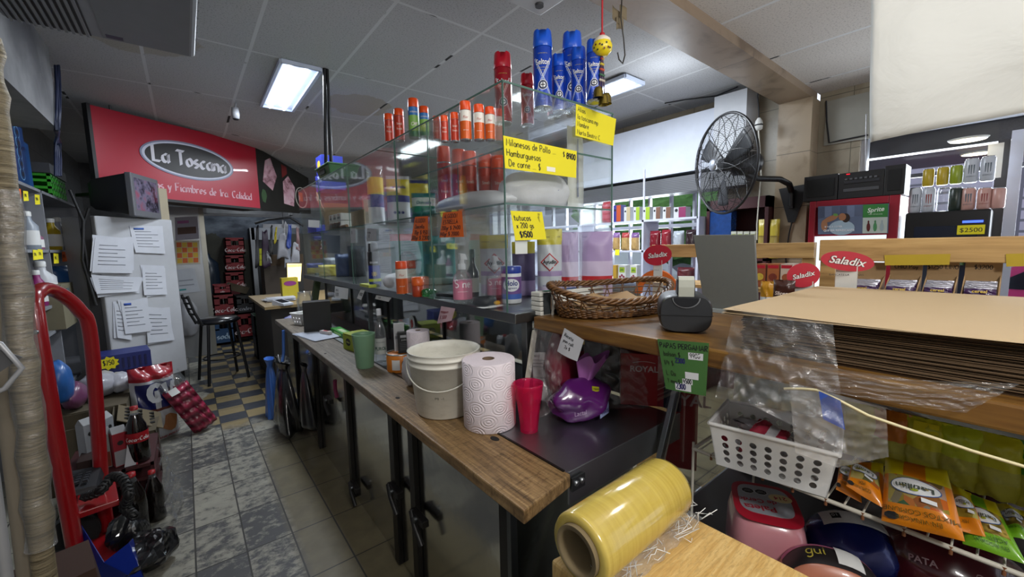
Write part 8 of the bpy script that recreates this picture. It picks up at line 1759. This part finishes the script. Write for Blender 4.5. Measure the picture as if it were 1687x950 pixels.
b.obj('crate_body', t); b = B(YN); b.prism([(.09*(1 if i % 2 else .75)*math.cos(i*.35), .06*(1 if i % 2 else .75)*math.sin(i*.35)) for i in range(18)], .003, frame((-.13, -.19, hz-.06), (1, 0, 0), (0, 0, 1))); b.hand('$750', .04, frame((-.18, -.194, hz-.075), (1, 0, 0), (0, 0, 1)), INK, .16); b.obj('price_splash', t)
b = B(CB3); b.bx((-.80, 4.16, 0), (-.44, 4.70, .42)); tag(b.obj('carton_row'), 'row of closed cartons carrying paper roll bags below the left shelves', 'cardboard box')
b = B(M('#77705a', .8)); b.bx((-.05, -.2, 0), (.05, .25, .36)); b.bx((.05, -.02, .22), (.053, .08, .32), M('#5a6a6a')); b.text('⬆ ☂', .05, frame((.0525, -.1, .30), (0, 1, 0), (0, 0, 1)), INK); o = b.obj('beige_carton'); o.location = (-.85, 5.0, .952); o.location.z = .951; tag(o, 'beige carton with a torn opening in the lower bay of the left shelf', 'cardboard box')

# ================================================================== BACK OF THE SHOP
# red shop sign with food photographs
SA, SB2 = Vector((-.575, 5.5, 0)), Vector((.864, 6.6, 0)); sd_ = (SB2-SA).normalized(); sn = Vector((sd_.y, -sd_.x, 0)); zb0, zt0 = 2.135, 2.965; SL = (SB2-SA).length
t = thing('shop_sign', 'long red shop sign with black oval name badge above the aisle end', 'sign', SA+Vector((0, 0, zb0))); Hs = zt0-zb0
TS = frame(sn*.001, sd_, (0, 0, 1)); TS2 = Matrix.Translation(sn*.0) @ TS
b = B(M('#a8142c', .30, var=.03, coat=.4, name='sign_red')); b.bx((0, -.12, 0), (0.001, -.119, .001)); b = B(M('#a8142c', .30, var=.03, coat=.4, name='sign_red')); b.prism([(0, 0), (SL, 0), (SL, Hs+.02), (0, Hs-.03)], .05, TS @ Matrix.Translation((0, 0, -.05))); b.obj('red_panel', t)
b = B(M('#1a1a1c', .5)); b.prism([(-.03, -.01), (-.002, -.01), (-.002, Hs-.02), (-.03, Hs-.02)], .06, TS @ Matrix.Translation((0, 0, -.055))); b.prism([(-.03, -.03), (SL, -.03), (SL, -.001), (-.03, -.001)], .3, TS @ Matrix.Translation((0, 0, -.29))); b.obj('frame_edge', t)
cx_, cy_ = SL*.50, Hs*.55
b = B(M('#7d8199', .35, name='sign_silver')); b.prism(oval(SL*.295, Hs*.245, 48), .006, TS @ Matrix.Translation((cx_, cy_, .001)), None, M('#7d8199', .35)); b.prism(oval(SL*.285, Hs*.225, 48), .004, TS @ Matrix.Translation((cx_, cy_, .004)), M('#c3c6d6', .4)); b.prism(oval(SL*.27, Hs*.205, 48), .004, TS @ Matrix.Translation((cx_, cy_, .007)), M('#120d10', .35)); b.obj('oval_badge', t)
b = B(M('#d5d3dc', .5, name='sign_letter'))
b.hand('La Toscana', Hs*.185, TS @ Matrix.Translation((cx_-.0, cy_-Hs*.075, .0125)), None, .21, 'c', R(38), None, .15, .0); b.obj('name_lettering', t)
b = B(M('#cfa3ae', .5, name='sign_letter2')); b.hand('Quesos y Fiambres de 1ra. Calidad', Hs*.105, TS @ Matrix.Translation((SL*.545, Hs*.12, .002)), None, .17, 'c', R(35), None, .13, .0); b.obj('slogan_lettering', t)
for x in (.2, 1.2): b = B(DSTEEL); b.cyl(sd_*x+Vector((0, 0, Hs-.05))-sn*.06, sd_*x+Vector((0, 0, 2.999-zb0))-sn*.06, .01); b.obj('hanger', t)
PA, PB2 = SB2, Vector((1.72, 7.55, 0)); pd = (PB2-PA).normalized(); pn = Vector((pd.y, -pd.x, 0)); PL = (PB2-PA).length
t = thing('food_photo_panel', 'dark panel with photographs of cold cuts continuing the red sign', 'sign', PA+Vector((0, 0, zb0))); TP_ = frame(pn*.001, pd, (0, 0, 1))
b = B(M('#1d1c1a', .4, var=.5, scale=8)); b.prism([(0, -.03), (PL, .02), (PL, Hs*.74), (0, Hs)], .05, TP_ @ Matrix.Translation((0, 0, -.05))); b.obj('panel', t)
k = NT('ham_photo'); k.base(k.ramp(k.noise(k.coord(), 7, 4, .6, 1.2), [(.3, '#5a3038'), (.5, '#b48a94'), (.7, '#c3aab2')])); k.rough(.4); HAMP = k.m
b = B(HAMP); b.prism([(.10, .38), (.30, .28), (.42, .5), (.30, .74), (.18, .68)], .003, TP_); b.prism([(.10+.06*math.cos(i), .18+.1*math.sin(i)) for i in range(6)], .003, TP_, M('#2f4a2a', .6)); b.obj('sliced_ham_photo', t)
b = B(HAMP); b.prism([(.55, .12), (.80, .1), (.86, .4), (.70, .55), (.56, .45)], .003, TP_); b.prism([(.55, .5), (.68, .58), (.68, .68), (.55, .7)], .003, TP_, M('#6a1a1a', .5)); b.obj('ham_leg_photo', t)
b = B(M('#a9a39a', .5)); b.tube([TP_ @ Vector((1.02+.16*math.cos(i*.2618), .26+.16*math.sin(i*.2618), .004)) for i in range(24)], .008, 6, closed=True); b.prism([(.96, .2), (1.06, .2), (1.06, .34), (.96, .34)], .003, TP_, M('#a8501a', .5)); b.obj('round_emblem', t)
# panel wall behind, dark recess under sign
b = B(M('#2a2927', .6, var=.3)); 
# steel-framed glass cabinet with posters
yy_ = 7.6
def by(px, py, y=yy_): return ay(px, py, y)
q0, q1 = by(284, 335), by(334, 340); t = thing('steel_cabinet', 'steel and glass cabinet with posters behind the papered fridge', 'cabinet', (q0.x, yy_, 0)); O = Vector(t.location)
b = B(STEEL); w = q1.x-q0.x; b.bx((-.35, 0, 0), (w, .5, 2.2)); b.bx((w-.06, -.012, 0), (w, 0, 2.2), M('#8f8f88', .3, .7)); b.obj('cabinet_body', t)
for lab, q, base, deco in (('burger menu poster', [(288, 358), (325, 356), (328, 393), (289, 396)], '#8a8590', [(.1, .25, .8, .3, '#4a3026'), (.1, .72, .5, .12, '#8a4a7a')]), ('orange and yellow checker poster', [(288, 396), (328, 396), (330, 434), (290, 436)], '#a9a08c', None), ('white paper with writing and a teal pen mark', [(291, 444), (320, 441), (330, 480), (292, 484)], '#9fa2a8', [(.1, .3, .7, .05, '#7a7d84'), (.1, .5, .7, .05, '#7a7d84'), (.1, .12, .3, .06, '#1a7a7a')])):
    P_ = [by(*c, yy_-.012-.004*('white' in lab)) for c in q]; f, n = bil(P_, 0); b = B(M(base, .6)); b.sheet(*P_, .003)
    if deco:
        for (u0, v0, du, dv, c) in deco: b.grid(lambda u, v: f(u0+du*u, v0+dv*v)+n*.003, 3, 3, M(c, .6))
    else:
        for i in range(4):
            for j in range(4): b.grid(lambda u, v: f(.06+.22*i+.2*u, .06+.22*j+.2*v)+n*.003, 2, 2, M('#b9541a' if (i+j) % 2 else '#b9982a', .6))
    tag(b.obj('poster'), lab+' on the steel cabinet', 'poster')
b = B(M('#8a8a8e', .4, coat=.3)); blob(b, (0, 0, .28), (.13, .1, .28), 77, .1, 2, flat=.1); o = b.obj('hanging_sack'); q = by(312, 560, 7.2); o.location = (q.x, 7.2, .35); b = None; tag(o, 'pale plastic sack hanging behind the bar stool', 'bag')
# bar stool
sc_ = az(360, 528, .72); t = thing('bar_stool', 'black bar stool with padded seat and backrest at the aisle end', 'stool', (sc_.x, sc_.y, 0), R(12))
b = B(M('#17181c', .3, coat=.3)); b.lathe([(.0, .70), (.19, .70), (.21, .715), (.215, .735), (.19, .76), (0, .77)], n=36, cap=False); b.obj('seat', t)
SBK = M('#101012', .4)
for x, y in ((-.14, -.14), (.14, -.14), (.14, .14), (-.14, .14)): B(SBK).cyl((x*1.45, y*1.45, 0), (x, y, .70), .016, n=10).obj('leg', t)
b = B(SBK); b.tube([(.18*math.cos(2*math.pi*i/24)*1.02, .18*math.sin(2*math.pi*i/24)*1.02, .28) for i in range(24)], .009, 6, closed=True); b.obj('foot_ring', t)
b = B(SBK); b.tube([(-.19, -.13, .70), (-.25, -.13, .86), (-.30, -.12, 1.06)], .014, 8); b.tube([(-.19, .13, .70), (-.25, .13, .86), (-.30, .12, 1.06)], .014, 8); 
for i in range(4): b.tube([(-.24-.018*i, -.13, .84+.065*i), (-.27-.018*i, 0, .84+.065*i), (-.24-.018*i, .13, .84+.065*i)], .012, 6)
b.obj('backrest', t)
# mural of hills on the back wall
q = [ay(345, 355, 9.38), ay(480, 355, 9.38), ay(480, 470, 9.38), ay(345, 470, 9.38)]; k = NT('hill_mural'); s4 = k.node('ShaderNodeSeparateXYZ'); k.l.new(k.coord(), s4.inputs[0]); hl = k.math('ADD', s4.outputs['Z'], k.math('MULTIPLY', k.noise(k.coord((1.2, 1, 1)), 2.2, 5), -.55)); cl = k.ramp(k.noise(k.coord((1, 1, 2.5)), 2.5, 5), [(.4, '#1f2836'), (.65, '#5a636e')])
k.base(k.mix(k.math('GREATER_THAN', hl, 1.58), k.mix(k.noise(k.coord(), 6, 4), col('#14150f'), col('#35352a')), cl)); k.rough(.5); b = B(k.m); b.bx((q[0].x-.1, 9.36, .7), (q[1].x+.6, 9.395, q[0].z)); tag(b.obj('wall_mural'), 'dark printed mural of hills and cloudy sky on the back wall', 'mural')
b = B(M('#8f9094', .4)); a, c = ay(335, 352, 8.0), ay(455, 358, 8.0); b.bx((a.x, 7.98, a.z-.03), (c.x+.25, 8.02, a.z+.015)); b.bx((c.x+.2, 7.98, a.z), (c.x+.25, 8.02, 3.0)); b.bx((a.x, 7.98, a.z), (a.x+.04, 8.02, 3.0)); tag(b.obj('curtain_rail'), 'white horizontal rail above the back room opening', 'rail')
# crates
CRD = M('#6a0f16', .45, name='crate_red'); 
def crate(label, x, y, z, d, m, txt='Coca-Cola', txtc='#b9a9a9', rz=0):
    w, l, h = d; t = thing('bottle_crate', label, 'crate', (x, y, z), rz); b = B(m); th = .014
    b.bx((-w/2, -l/2, 0), (w/2, l/2, .02)); 
    for s_ in (-1, 1): b.bx((s_*w/2-th*(s_ > 0), -l/2, 0), (s_*w/2+th*(s_ < 0), l/2, h)); 
    b.bx((-w/2, l/2-th, 0), (w/2, l/2, h))
    b.bx((-w/2, -l/2, 0), (w/2, -l/2+th, h*.55)); b.bx((-w/2, -l/2, h*.82), (w/2, -l/2+th, h)); b.bx((-w/2, -l/2, h*.5), (-w*.2, -l/2+th, h*.9)); b.bx((w*.2, -l/2, h*.5), (w/2, -l/2+th, h*.9))
    for i in range(3): b.lathe([(.03, .02), (.03, h*.7), (.012, h*.9), (.012, h*.97)], (-w*.3+w*.3*i, -l*.2, 0), 12, M('#1a1210', .2))
    if txt: b.hand(txt, h*.20, frame((0, -l/2-.0015, h*.18), (1, 0, 0), (0, 0, 1)), M(txtc, .5), .2, 'c', R(35))
    b.obj('crate_body', t); return t
def crate_at(label, px0, px1, pt, pb, y, m, **kw):
    a, c = ay(px0, pb, y), ay(px1, pb, y); top = ay((px0+px1)/2, pt, y); w = (c.x-a.x); return (label, (a.x+c.x)/2, y+.2, max(0, (a.z+c.z)/2), (w*.97, .36, top.z-max(0, (a.z+c.z)/2)-.004), m), kw
YK = 8.75
z = 0
zs_ = [0]
def stackc(px0, px1, rows, y, lab0):
    for i, (pt, pb, m, tx, lab) in enumerate(rows):
        a, kw = crate_at(lab, px0+i*0, px1, pt, pb, y, m); crate(a[0], a[1], a[2], a[3], a[4], a[5], tx[0], tx[1])
CKL = ('Coca-Cola', '#b9a9a9')
stackc(372, 405, [(391, 419, CRD, CKL, 'red cola crate on top of the tall back room stack'), (420, 447, CRD, CKL, 'red cola crate second from the top of the tall back room stack'), (448, 477, CRD, CKL, 'red cola crate third from the top of the tall back room stack'), (478, 560, M('#4a0c12', .5), (None, ''), 'darker red crate at the base of the tall back room stack')], YK+.25, '')
stackc(353, 389, [(485, 520, CRD, CKL, 'red cola crate on the front low stack, upper of two'), (520, 566, M('#1a3a5a', .5), ('soda', '#8fa3b3'), 'blue soda crate on the floor behind the stool')], 8.15, '')
stackc(390, 421, [(486, 516, M('#131316', .5), ('andes', '#8a8a90'), 'black beer crate on top of a red cola crate'), (517, 556, CRD, CKL, 'red cola crate on the floor below the black beer crate')], 8.2, '')
stackc(352, 382, [(469, 484, M('#7a1a24', .4), ('cola', '#c9b9b9'), 'red shrink-wrapped can pack on the front low stack')], 8.17, '')
b = B(CB3); b.hexa([(-.16, -.1, 0), (.14, -.1, 0), (.14, .1, 0), (-.16, .1, 0)], [(-.14, -.1, .12), (.16, -.1, .12), (.16, .1, .12), (-.14, .1, .12)]); o = b.obj('kraft_box'); q = ay(392, 487, 8.2); o.location = (q.x-.01, 8.4, q.z+.012); o.rotation_euler = (0, R(22), .1); o.location.z += .05; tag(o, 'tilted brown carton on the black beer crate', 'cardboard box')
t = thing('gas_bottle', 'dark blue water bottle behind the low crates', 'bottle', (ay(355, 470, 8.9).x-.08, 9.1, .0)); b = B(M('#18222e', .3)); b.lathe([(.17, 0), (.17, 1.1), (.16, 1.35), (.06, 1.45), (.05, 1.52), (0, 1.53)], n=24, cap=False); b.obj('bottle', t)
# bottle cooler
a, c = ay(413, 375, 8.8), ay(476, 375, 8.8); t = thing('bottle_cooler', 'glass-door cooler with bottles and yellow tags in the back room', 'cooler', ((a.x+c.x)/2, 9.02, 0)); w = (c.x-a.x)/2; b = B(M('#17181a', .5)); b.bx((-w, -.2, 0), (w, .3, a.z)); b.bx((-w-.02, -.23, .1), (-w+.05, -.2, a.z), M('#85878a', .4)); b.bx((-w, -.23, a.z-.22), (w, -.2, a.z), M('#7d8086', .4)); b.obj('cabinet', t)
for i in range(3): b = B(M('#1a130e', .2)); b.lathe([(.045, 0), (.045, .16), (.018, .24), (.018, .30)], (-w*.1+i*.13, -.26, ay(430, 485, 8.8).z), 14); b.lathe([(.046, .05), (.046, .12)], (-w*.1+i*.13, -.26, ay(430, 485, 8.8).z), 14, M('#77716a', .5), cap=False); b.obj('shelf_bottle', t)
b = B(DSTEEL); b.bx((-w+.05, -.32, ay(430, 485, 8.8).z-.02), (w, -.205, ay(430, 485, 8.8).z-.002)); b.obj('bottle_shelf', t)
for i in range(3): b = B(M('#a8a81a', .7)); q = ay(419, 414+i*10, 8.5); b.bx((-w+.08, -.215, q.z-.05), (-w+.17, -.206, q.z+.05)); b.obj('yellow_tag', t)
# hanging goods: whips, ribbons, bags
q0, q1 = ay(445, 372, 7.4), ay(487, 366, 7.4); t = thing('hanging_rack', 'white rail with hanging straps, bags and a blue ribbon at the back', 'rack', ((q0.x+q1.x)/2, 7.4, q0.z)); O = Vector(t.location)
b = B(M('#8f9094', .5)); b.bx((q0.x-O.x-.1, -.01, -.03), (q1.x-O.x+.05, .01, .03)); b.bx((-.01, .0, 0), (.01, .02, 3.0-O.z)); b.obj('rail', t)
rnd = random.Random(11)
for i, (px, pt, pb, w_, c) in enumerate([(424, 372, 440, .05, '#15141a'), (436, 380, 440, .10, '#2a1a2e'), (447, 372, 420, .04, '#1a1a1a'), (455, 375, 400, .03, '#a8981a'), (465, 385, 425, .14, '#8a8a90'), (478, 370, 408, .06, '#1f3a8a'), (470, 366, 400, .05, '#9a9a9e'), (490, 375, 412, .05, '#7a5a5a'), (441, 415, 432, .06, '#77777c'), (474, 405, 440, .10, '#8a8d96'), (488, 400, 440, .12, '#97979c')]):
    p0, p1 = ay(px, pt, 7.36-.02*(i % 3))-O, ay(px+rnd.uniform(-3, 3), pb, 7.36-.02*(i % 3))-O; b = B(M(c, .5)); rg = rnd.uniform(0, 6)
    b.grid(lambda u, v: p0.lerp(p1, v)+Vector(((u-.5)*w_*(.7+.5*v), .012*math.sin(v*9+rg), .02*math.sin(u*6+rg))), 6, 12); o = b.obj('hanging_strip', t); s2 = o.modifiers.new('thick', 'SOLIDIFY'); s2.thickness = .006
b = B(M('#17171a', .5)); b.tube([ay(420, 368, 7.35)-O, ay(440, 362, 7.35)-O, ay(478, 358, 7.35)-O, ay(500, 372, 7.35)-O], .02, 6); b.obj('dark_bundle', t)
# desk with tablet, papers, lit screen
dz = az(445, 505, .98); t = thing('pay_desk', 'pale wooden pay desk at the far end of the counter', 'desk', (1.05, 6.0, 0)); p0, p1 = az(436, 506, .95), az(478, 506, .95); O = Vector(t.location)
b = B(M('#8a7550', .5)); b.bx((p0.x-O.x, p0.y-O.y, .92), (p0.x-O.x+1.0, p0.y-O.y+1.45, .95)); b.obj('desk_top', t); b = B(M('#2a2622', .7)); b.bx((p0.x-O.x+.06, p0.y-O.y+.05, 0), (p0.x-O.x+.95, p0.y-O.y+1.4, .92)); b.obj('desk_body', t)
DZ = .951
def on_desk(px, py): return az(px, py, DZ)
b = B(M('#a9abb3', .7)); q = on_desk(455, 497); 
for i in range(5): b.box((.02*math.sin(i*2), .02*math.cos(i*3), .008*i+.003), (.30, .22, .005), None, .2*math.sin(i*4))
o = b.obj('paper_pile'); o.location = (q.x+.05, q.y+.1, DZ); tag(o, 'loose pile of white papers on the pay desk', 'papers')
t = thing('payment_tablet', 'small white card terminal with dark screen on the pay desk', 'card terminal', on_desk(466, 502), .5); b = B(M('#b3b6bd', .4)); b.hexa([(-.06, -.09, 0), (.06, -.09, 0), (.06, .09, 0), (-.06, .09, 0)], [(-.06, -.09, .02), (.06, -.09, .02), (.06, .09, .06), (-.06, .09, .06)]); b.obj('case', t); b = B(M('#10121a', .15)); b.add([(-.045, -.05, .0325), (.045, -.05, .0325), (.045, .07, .0585), (-.045, .07, .0585)], [(0, 1, 2, 3)]); b.obj('screen', t)
q = [ay(473, 434, 6.25), ay(497, 434, 6.25), ay(495, 463, 6.25), ay(474, 463, 6.25)]; t = thing('lit_screen', 'small bright yellow lit screen at the far end of the counter', 'screen', ((q[0].x+q[1].x)/2, 6.27, DZ)); O = Vector(t.location); b = B(M('#ffdf96', .4, emit=1.6, name='screen_glow')); b.sheet(*[x-O for x in q], .006); b.bx((q[0].x-O.x+.03, -.022, q[3].z-O.z+.10), (q[1].x-O.x-.12, -.020, q[3].z-O.z+.14), M('#5a4a20', .5)); b.bx((q[0].x-O.x, -.023, q[0].z-O.z-.05), (q[1].x-O.x, -.0205, q[0].z-O.z-.015), M('#4a3c1c', .5)); b.obj('display', t); b = B(BLACK); b.bx((q[0].x-O.x-.01, 0, 0), (q[1].x-O.x+.01, .03, q[0].z-O.z+.01)); b.obj('stand', t)
q = on_desk(481, 492); b = B(M('#a8981f', .5)); b.bx((-.09, -.06, 0), (.09, .06, .26)); b.prism(oval(.07, .03), .002, frame((0, -.061, .19), (1, 0, 0), (0, 0, 1)), M('#7a2a6a', .5)); o = b.obj('soap_box'); o.location = (q.x, q.y+.1, DZ); tag(o, 'yellow and violet packet standing on the pay desk below the lit screen', 'box')
a = ay(470, 450, 7.6); b = B(M('#3a3026', .7)); b.bx((a.x-.3, 7.6, .0), (a.x+.5, 8.0, 1.30)); b.bx((a.x-.25, 7.65, 1.3), (a.x+.3, 7.95, 1.48), M('#4a3a28', .8)); tag(b.obj('dark_counter'), 'dark brown cabinet with a carton in the back room behind the pay desk', 'cabinet')
crate('dark green crate under the pay desk', ay(437, 540, 6.9).x, 6.9, .33, (.30, .36, .3), M('#15261a', .5), None); crate('dark blue crate on the floor under the green crate', ay(440, 570, 6.9).x, 6.9, .0, (.30, .36, .329), M('#121c30', .5), 'soda', '#77808a')

# ================================================================== CEILING THINGS
# ceiling cassette air conditioner
AZ = 2.86
p1, p2 = az(322, 95, 2.75), az(325, -10, 2.75)
t = thing('air_conditioner', 'white ceiling air conditioner with ribbed grille at the upper left', 'air conditioner', (-.22, 2.7, 3.0)); O = Vector(t.location); ACW = M('#85878c', .5, name='ac_white'); xr = .15; yf = 3.30; xl = -.62; zb_ = 2.75-3.0
b = B(ACW); b.hexa([(xl-O.x, 1.8-O.y, zb_), (xr-O.x, 1.8-O.y, zb_), (xr-O.x, yf-O.y, zb_), (xl-O.x, yf-O.y, zb_)], [(xl-O.x, 1.8-O.y, -.002), (xr-O.x, 1.8-O.y, -.002), (xr-O.x, yf-O.y, -.002), (xl-O.x, yf-O.y, -.002)]); b.obj('housing', t, bevel=.02)
b = B(M('#2a2b2e', .6)); b.bx((xl-O.x+.02, 1.9-O.y, zb_-.004), (-.30-O.x, yf-O.y-.02, zb_-.001)); b.obj('intake_recess', t)
for i in range(11): b = B(M('#77797d', .5)); x = xl-O.x+.03+i*.027; b.bx((x, 1.9-O.y, zb_-.014), (x+.012, yf-O.y-.02, zb_-.002)); b.obj('grille_slat', t)
b = B(M('#6f7176', .5)); b.bx((-.255-O.x, 1.9-O.y, zb_-.003), (xr-.03-O.x, yf-O.y-.03, zb_-.001)); b.bx((-.24-O.x, yf-O.y-.09, zb_-.005), (-.17-O.x, yf-O.y-.05, zb_-.003), M('#2a2540', .5)); b.obj('lid_panel', t)
b = B(M('#232427', .6)); b.bx((xr-O.x-.03, 1.9-O.y, zb_+.05), (xr-O.x+.002, yf-O.y-.06, zb_+.2)); b.obj('outlet', t)
for i in range(14): b = B(M('#8a8c90', .5)); y = yf-O.y-.1-i*.09; b.bx((xr-O.x-.02, y, zb_+.05), (xr-O.x+.012, y+.02, zb_+.2)); b.obj('outlet_vane', t)
# fluorescent fixture in the ceiling
GLOW = M('#e6efff', .4, emit=9, name='tube_glow')
def troffer(label, x, y, z, rz, L=1.2, W=.28, sub='ceiling_light'):
    t = thing(sub, label, 'ceiling light', (x, y, z), rz); b = B(M('#c9d3e6', .35)); b.bx((-W/2, -L/2, -.008), (W/2, L/2, -.002)); 
    for s_ in (-1, 1): b.bx((s_*W/2-.012, -L/2, -.03), (s_*W/2+.012, L/2, -.002)); b.bx((-W/2, s_*L/2-.012, -.03), (W/2, s_*L/2+.012, -.002))
    b.obj('tray', t)
    for x_ in (-.07, .05): B(GLOW).cyl((x_, -L/2+.06, -.03), (x_, L/2-.06, -.03), .016, n=12).obj('tube', t); 
    return t
troffer('bright twin-tube ceiling light above the aisle', .84, 4.2, 2.999, R(-1))
q = az(1000, 145, 2.99); troffer('small lit ceiling light glimpsed behind the bell charm', q.x, q.y, 2.985, 0, .6, .28)
t = thing('hanging_light', 'white hanging lamp housing cut by the top edge of the view', 'lamp', az(893, -6, 2.66)); b = B(M('#b9bcc0', .5)); b.bx((-.10, -.55, 0), (.10, .12, .05)); b.obj('housing', t, bevel=.004); b = B(M('#3a3a3c', .5)); b.cyl((.03, .05, -.012), (.03, .05, 0), .02); b.obj('clip', t); b = B(DSTEEL); 
for y in (-.4, .05): b.cyl((0, y, .05), (0, y, 2.999-t.location.z), .004, n=6)
b.obj('wire', t)
# small white camera hung from the ceiling
c0 = az(391, 172, 2.99); p = ay(388, 188, c0.y); t = thing('ceiling_camera', 'small white camera hanging from the ceiling left of the bright tubes', 'camera', p); b = B(M('#a9abb0', .4)); b.lathe([(0, -.045), (.03, -.04), (.035, .0), (.03, .06), (0, .065)], n=18, cap=False); b.obj('body', t); b = B(INK); b.lathe([(.028, -.046), (.02, -.055), (0, -.056)], n=16, cap=False); b.obj('lens', t); b = B(M('#9a9ca0', .5)); b.cyl((0, 0, .06), (.01, 0, 2.998-p.z), .008, n=8); b.obj('stem', t)
# bell charm on red string
c0 = az(990, -30, 2.2); p = ay(992, 78, 1.10); t = thing('bell_charm', 'hanging charm with yellow ball and brass bells on a red cord by the glass case', 'charm', p); dep = depth(p); u_ = dep/FPX; CR2 = M('#a8101c', .6)
b = B(CR2); b.tube([(0, 0, .012), (0, 0, 20*u_), (0, 0, 45*u_), (0, 0, 2.998-p.z)], 1.6*u_, 6); b.lathe([(0, 0), (5*u_, 3*u_), (4*u_, 8*u_), (0, 10*u_)], (0, 0, 14*u_), 12, cap=False); b.obj('red_cord', t)
b = B(M('#d9c21c', .35, name='charm_yellow')); b.lathe([(0, -14*u_), (9*u_, -13*u_), (15.5*u_, -6*u_), (16.5*u_, 1*u_), (14*u_, 7*u_)], n=28, cap=False); b.lathe([(14*u_, 7*u_), (13.5*u_, 11*u_), (8*u_, 16*u_), (0, 17*u_)], n=28, m=M('#d9d0c0', .5), cap=False); a0 = TOCAM(p)
for i in range(9): g = wrap(16.3*u_, (-4+5*math.sin(i*2.3))*u_, a0+(i-4)*.22, .001); b.add([g(1.7*u_*math.cos(q*1.05), 1.7*u_*math.sin(q*1.05)) for q in range(6)], [tuple(range(6))], M('#5a1a1a' if i % 2 else '#1a2a1a', .5))
b.obj('ceramic_ball', t)
for j, (dx, L_, bead) in enumerate([(-4, 66, '#7a1a20'), (4, 72, '#b5641a'), (0, 76, '#8a8a1a')]):
    b = B(M('#3a1a3a', .6)); b.tube([(dx*.3*u_, 0, -14*u_), (dx*u_, 0, -40*u_), (dx*1.4*u_, 0, -L_*u_)], 1.2*u_, 6); b.obj('string', t)
    for i in range(5): B(M([bead, '#b5a01a', '#a83a1a', '#2a5a3a', '#b9b0a0'][i], .4)).lathe([(0, -2.6*u_), (2.4*u_, -1*u_), (2.4*u_, 1*u_), (0, 2.6*u_)], (dx*(.4+.2*i)*u_, 0, (-18-8.5*i)*u_), 10, cap=False).obj('bead', t)
    b = B(M('#8a7a3a', .25, .9, name='brass')); b.lathe([(9*u_, -18*u_), (8.5*u_, -17*u_), (7.5*u_, -6*u_), (5*u_, -1*u_), (0, 0)], (dx*2.4*u_, -.004*j, (-L_+2)*u_), 20, cap=False); b.obj('bell', t)
# bare wire hook with scraps of paper beside it
p = ay(1024, 30, 1.25); t = thing('wire_hook', 'bent grey wire hook with paper scraps hanging from the ceiling', 'hook', p); dep = depth(p); u_ = dep/FPX; b = B(M('#4a4742', .4, .6)); b.tube([Vector((0, 0, 2.99-p.z)), Vector((0, 0, 20*u_)), Vector((-2*u_, 0, 0)), Vector((6*u_, 0, -30*u_)), Vector((10*u_, 0, -55*u_)), Vector((4*u_, 0, -70*u_)), Vector((-6*u_, 0, -66*u_)), Vector((-10*u_, 0, -56*u_))], 1.2*u_, 6); b.obj('wire', t)
for i, (x, z, r_) in enumerate([(8, 12, .2), (2, -6, -.4), (-6, 6, .8)]): b = B(M('#7d7058', .8)); b.grid(lambda u, v: Vector(((x+(u-.5)*16)*u_, (.01+.006*i+.008*math.sin(u*4)), (z+(v-.5)*20+4*math.sin(u*3+r_))*u_)), 5, 5); o = b.obj('paper_scrap', t); s2 = o.modifiers.new('thick', 'SOLIDIFY'); s2.thickness = .001
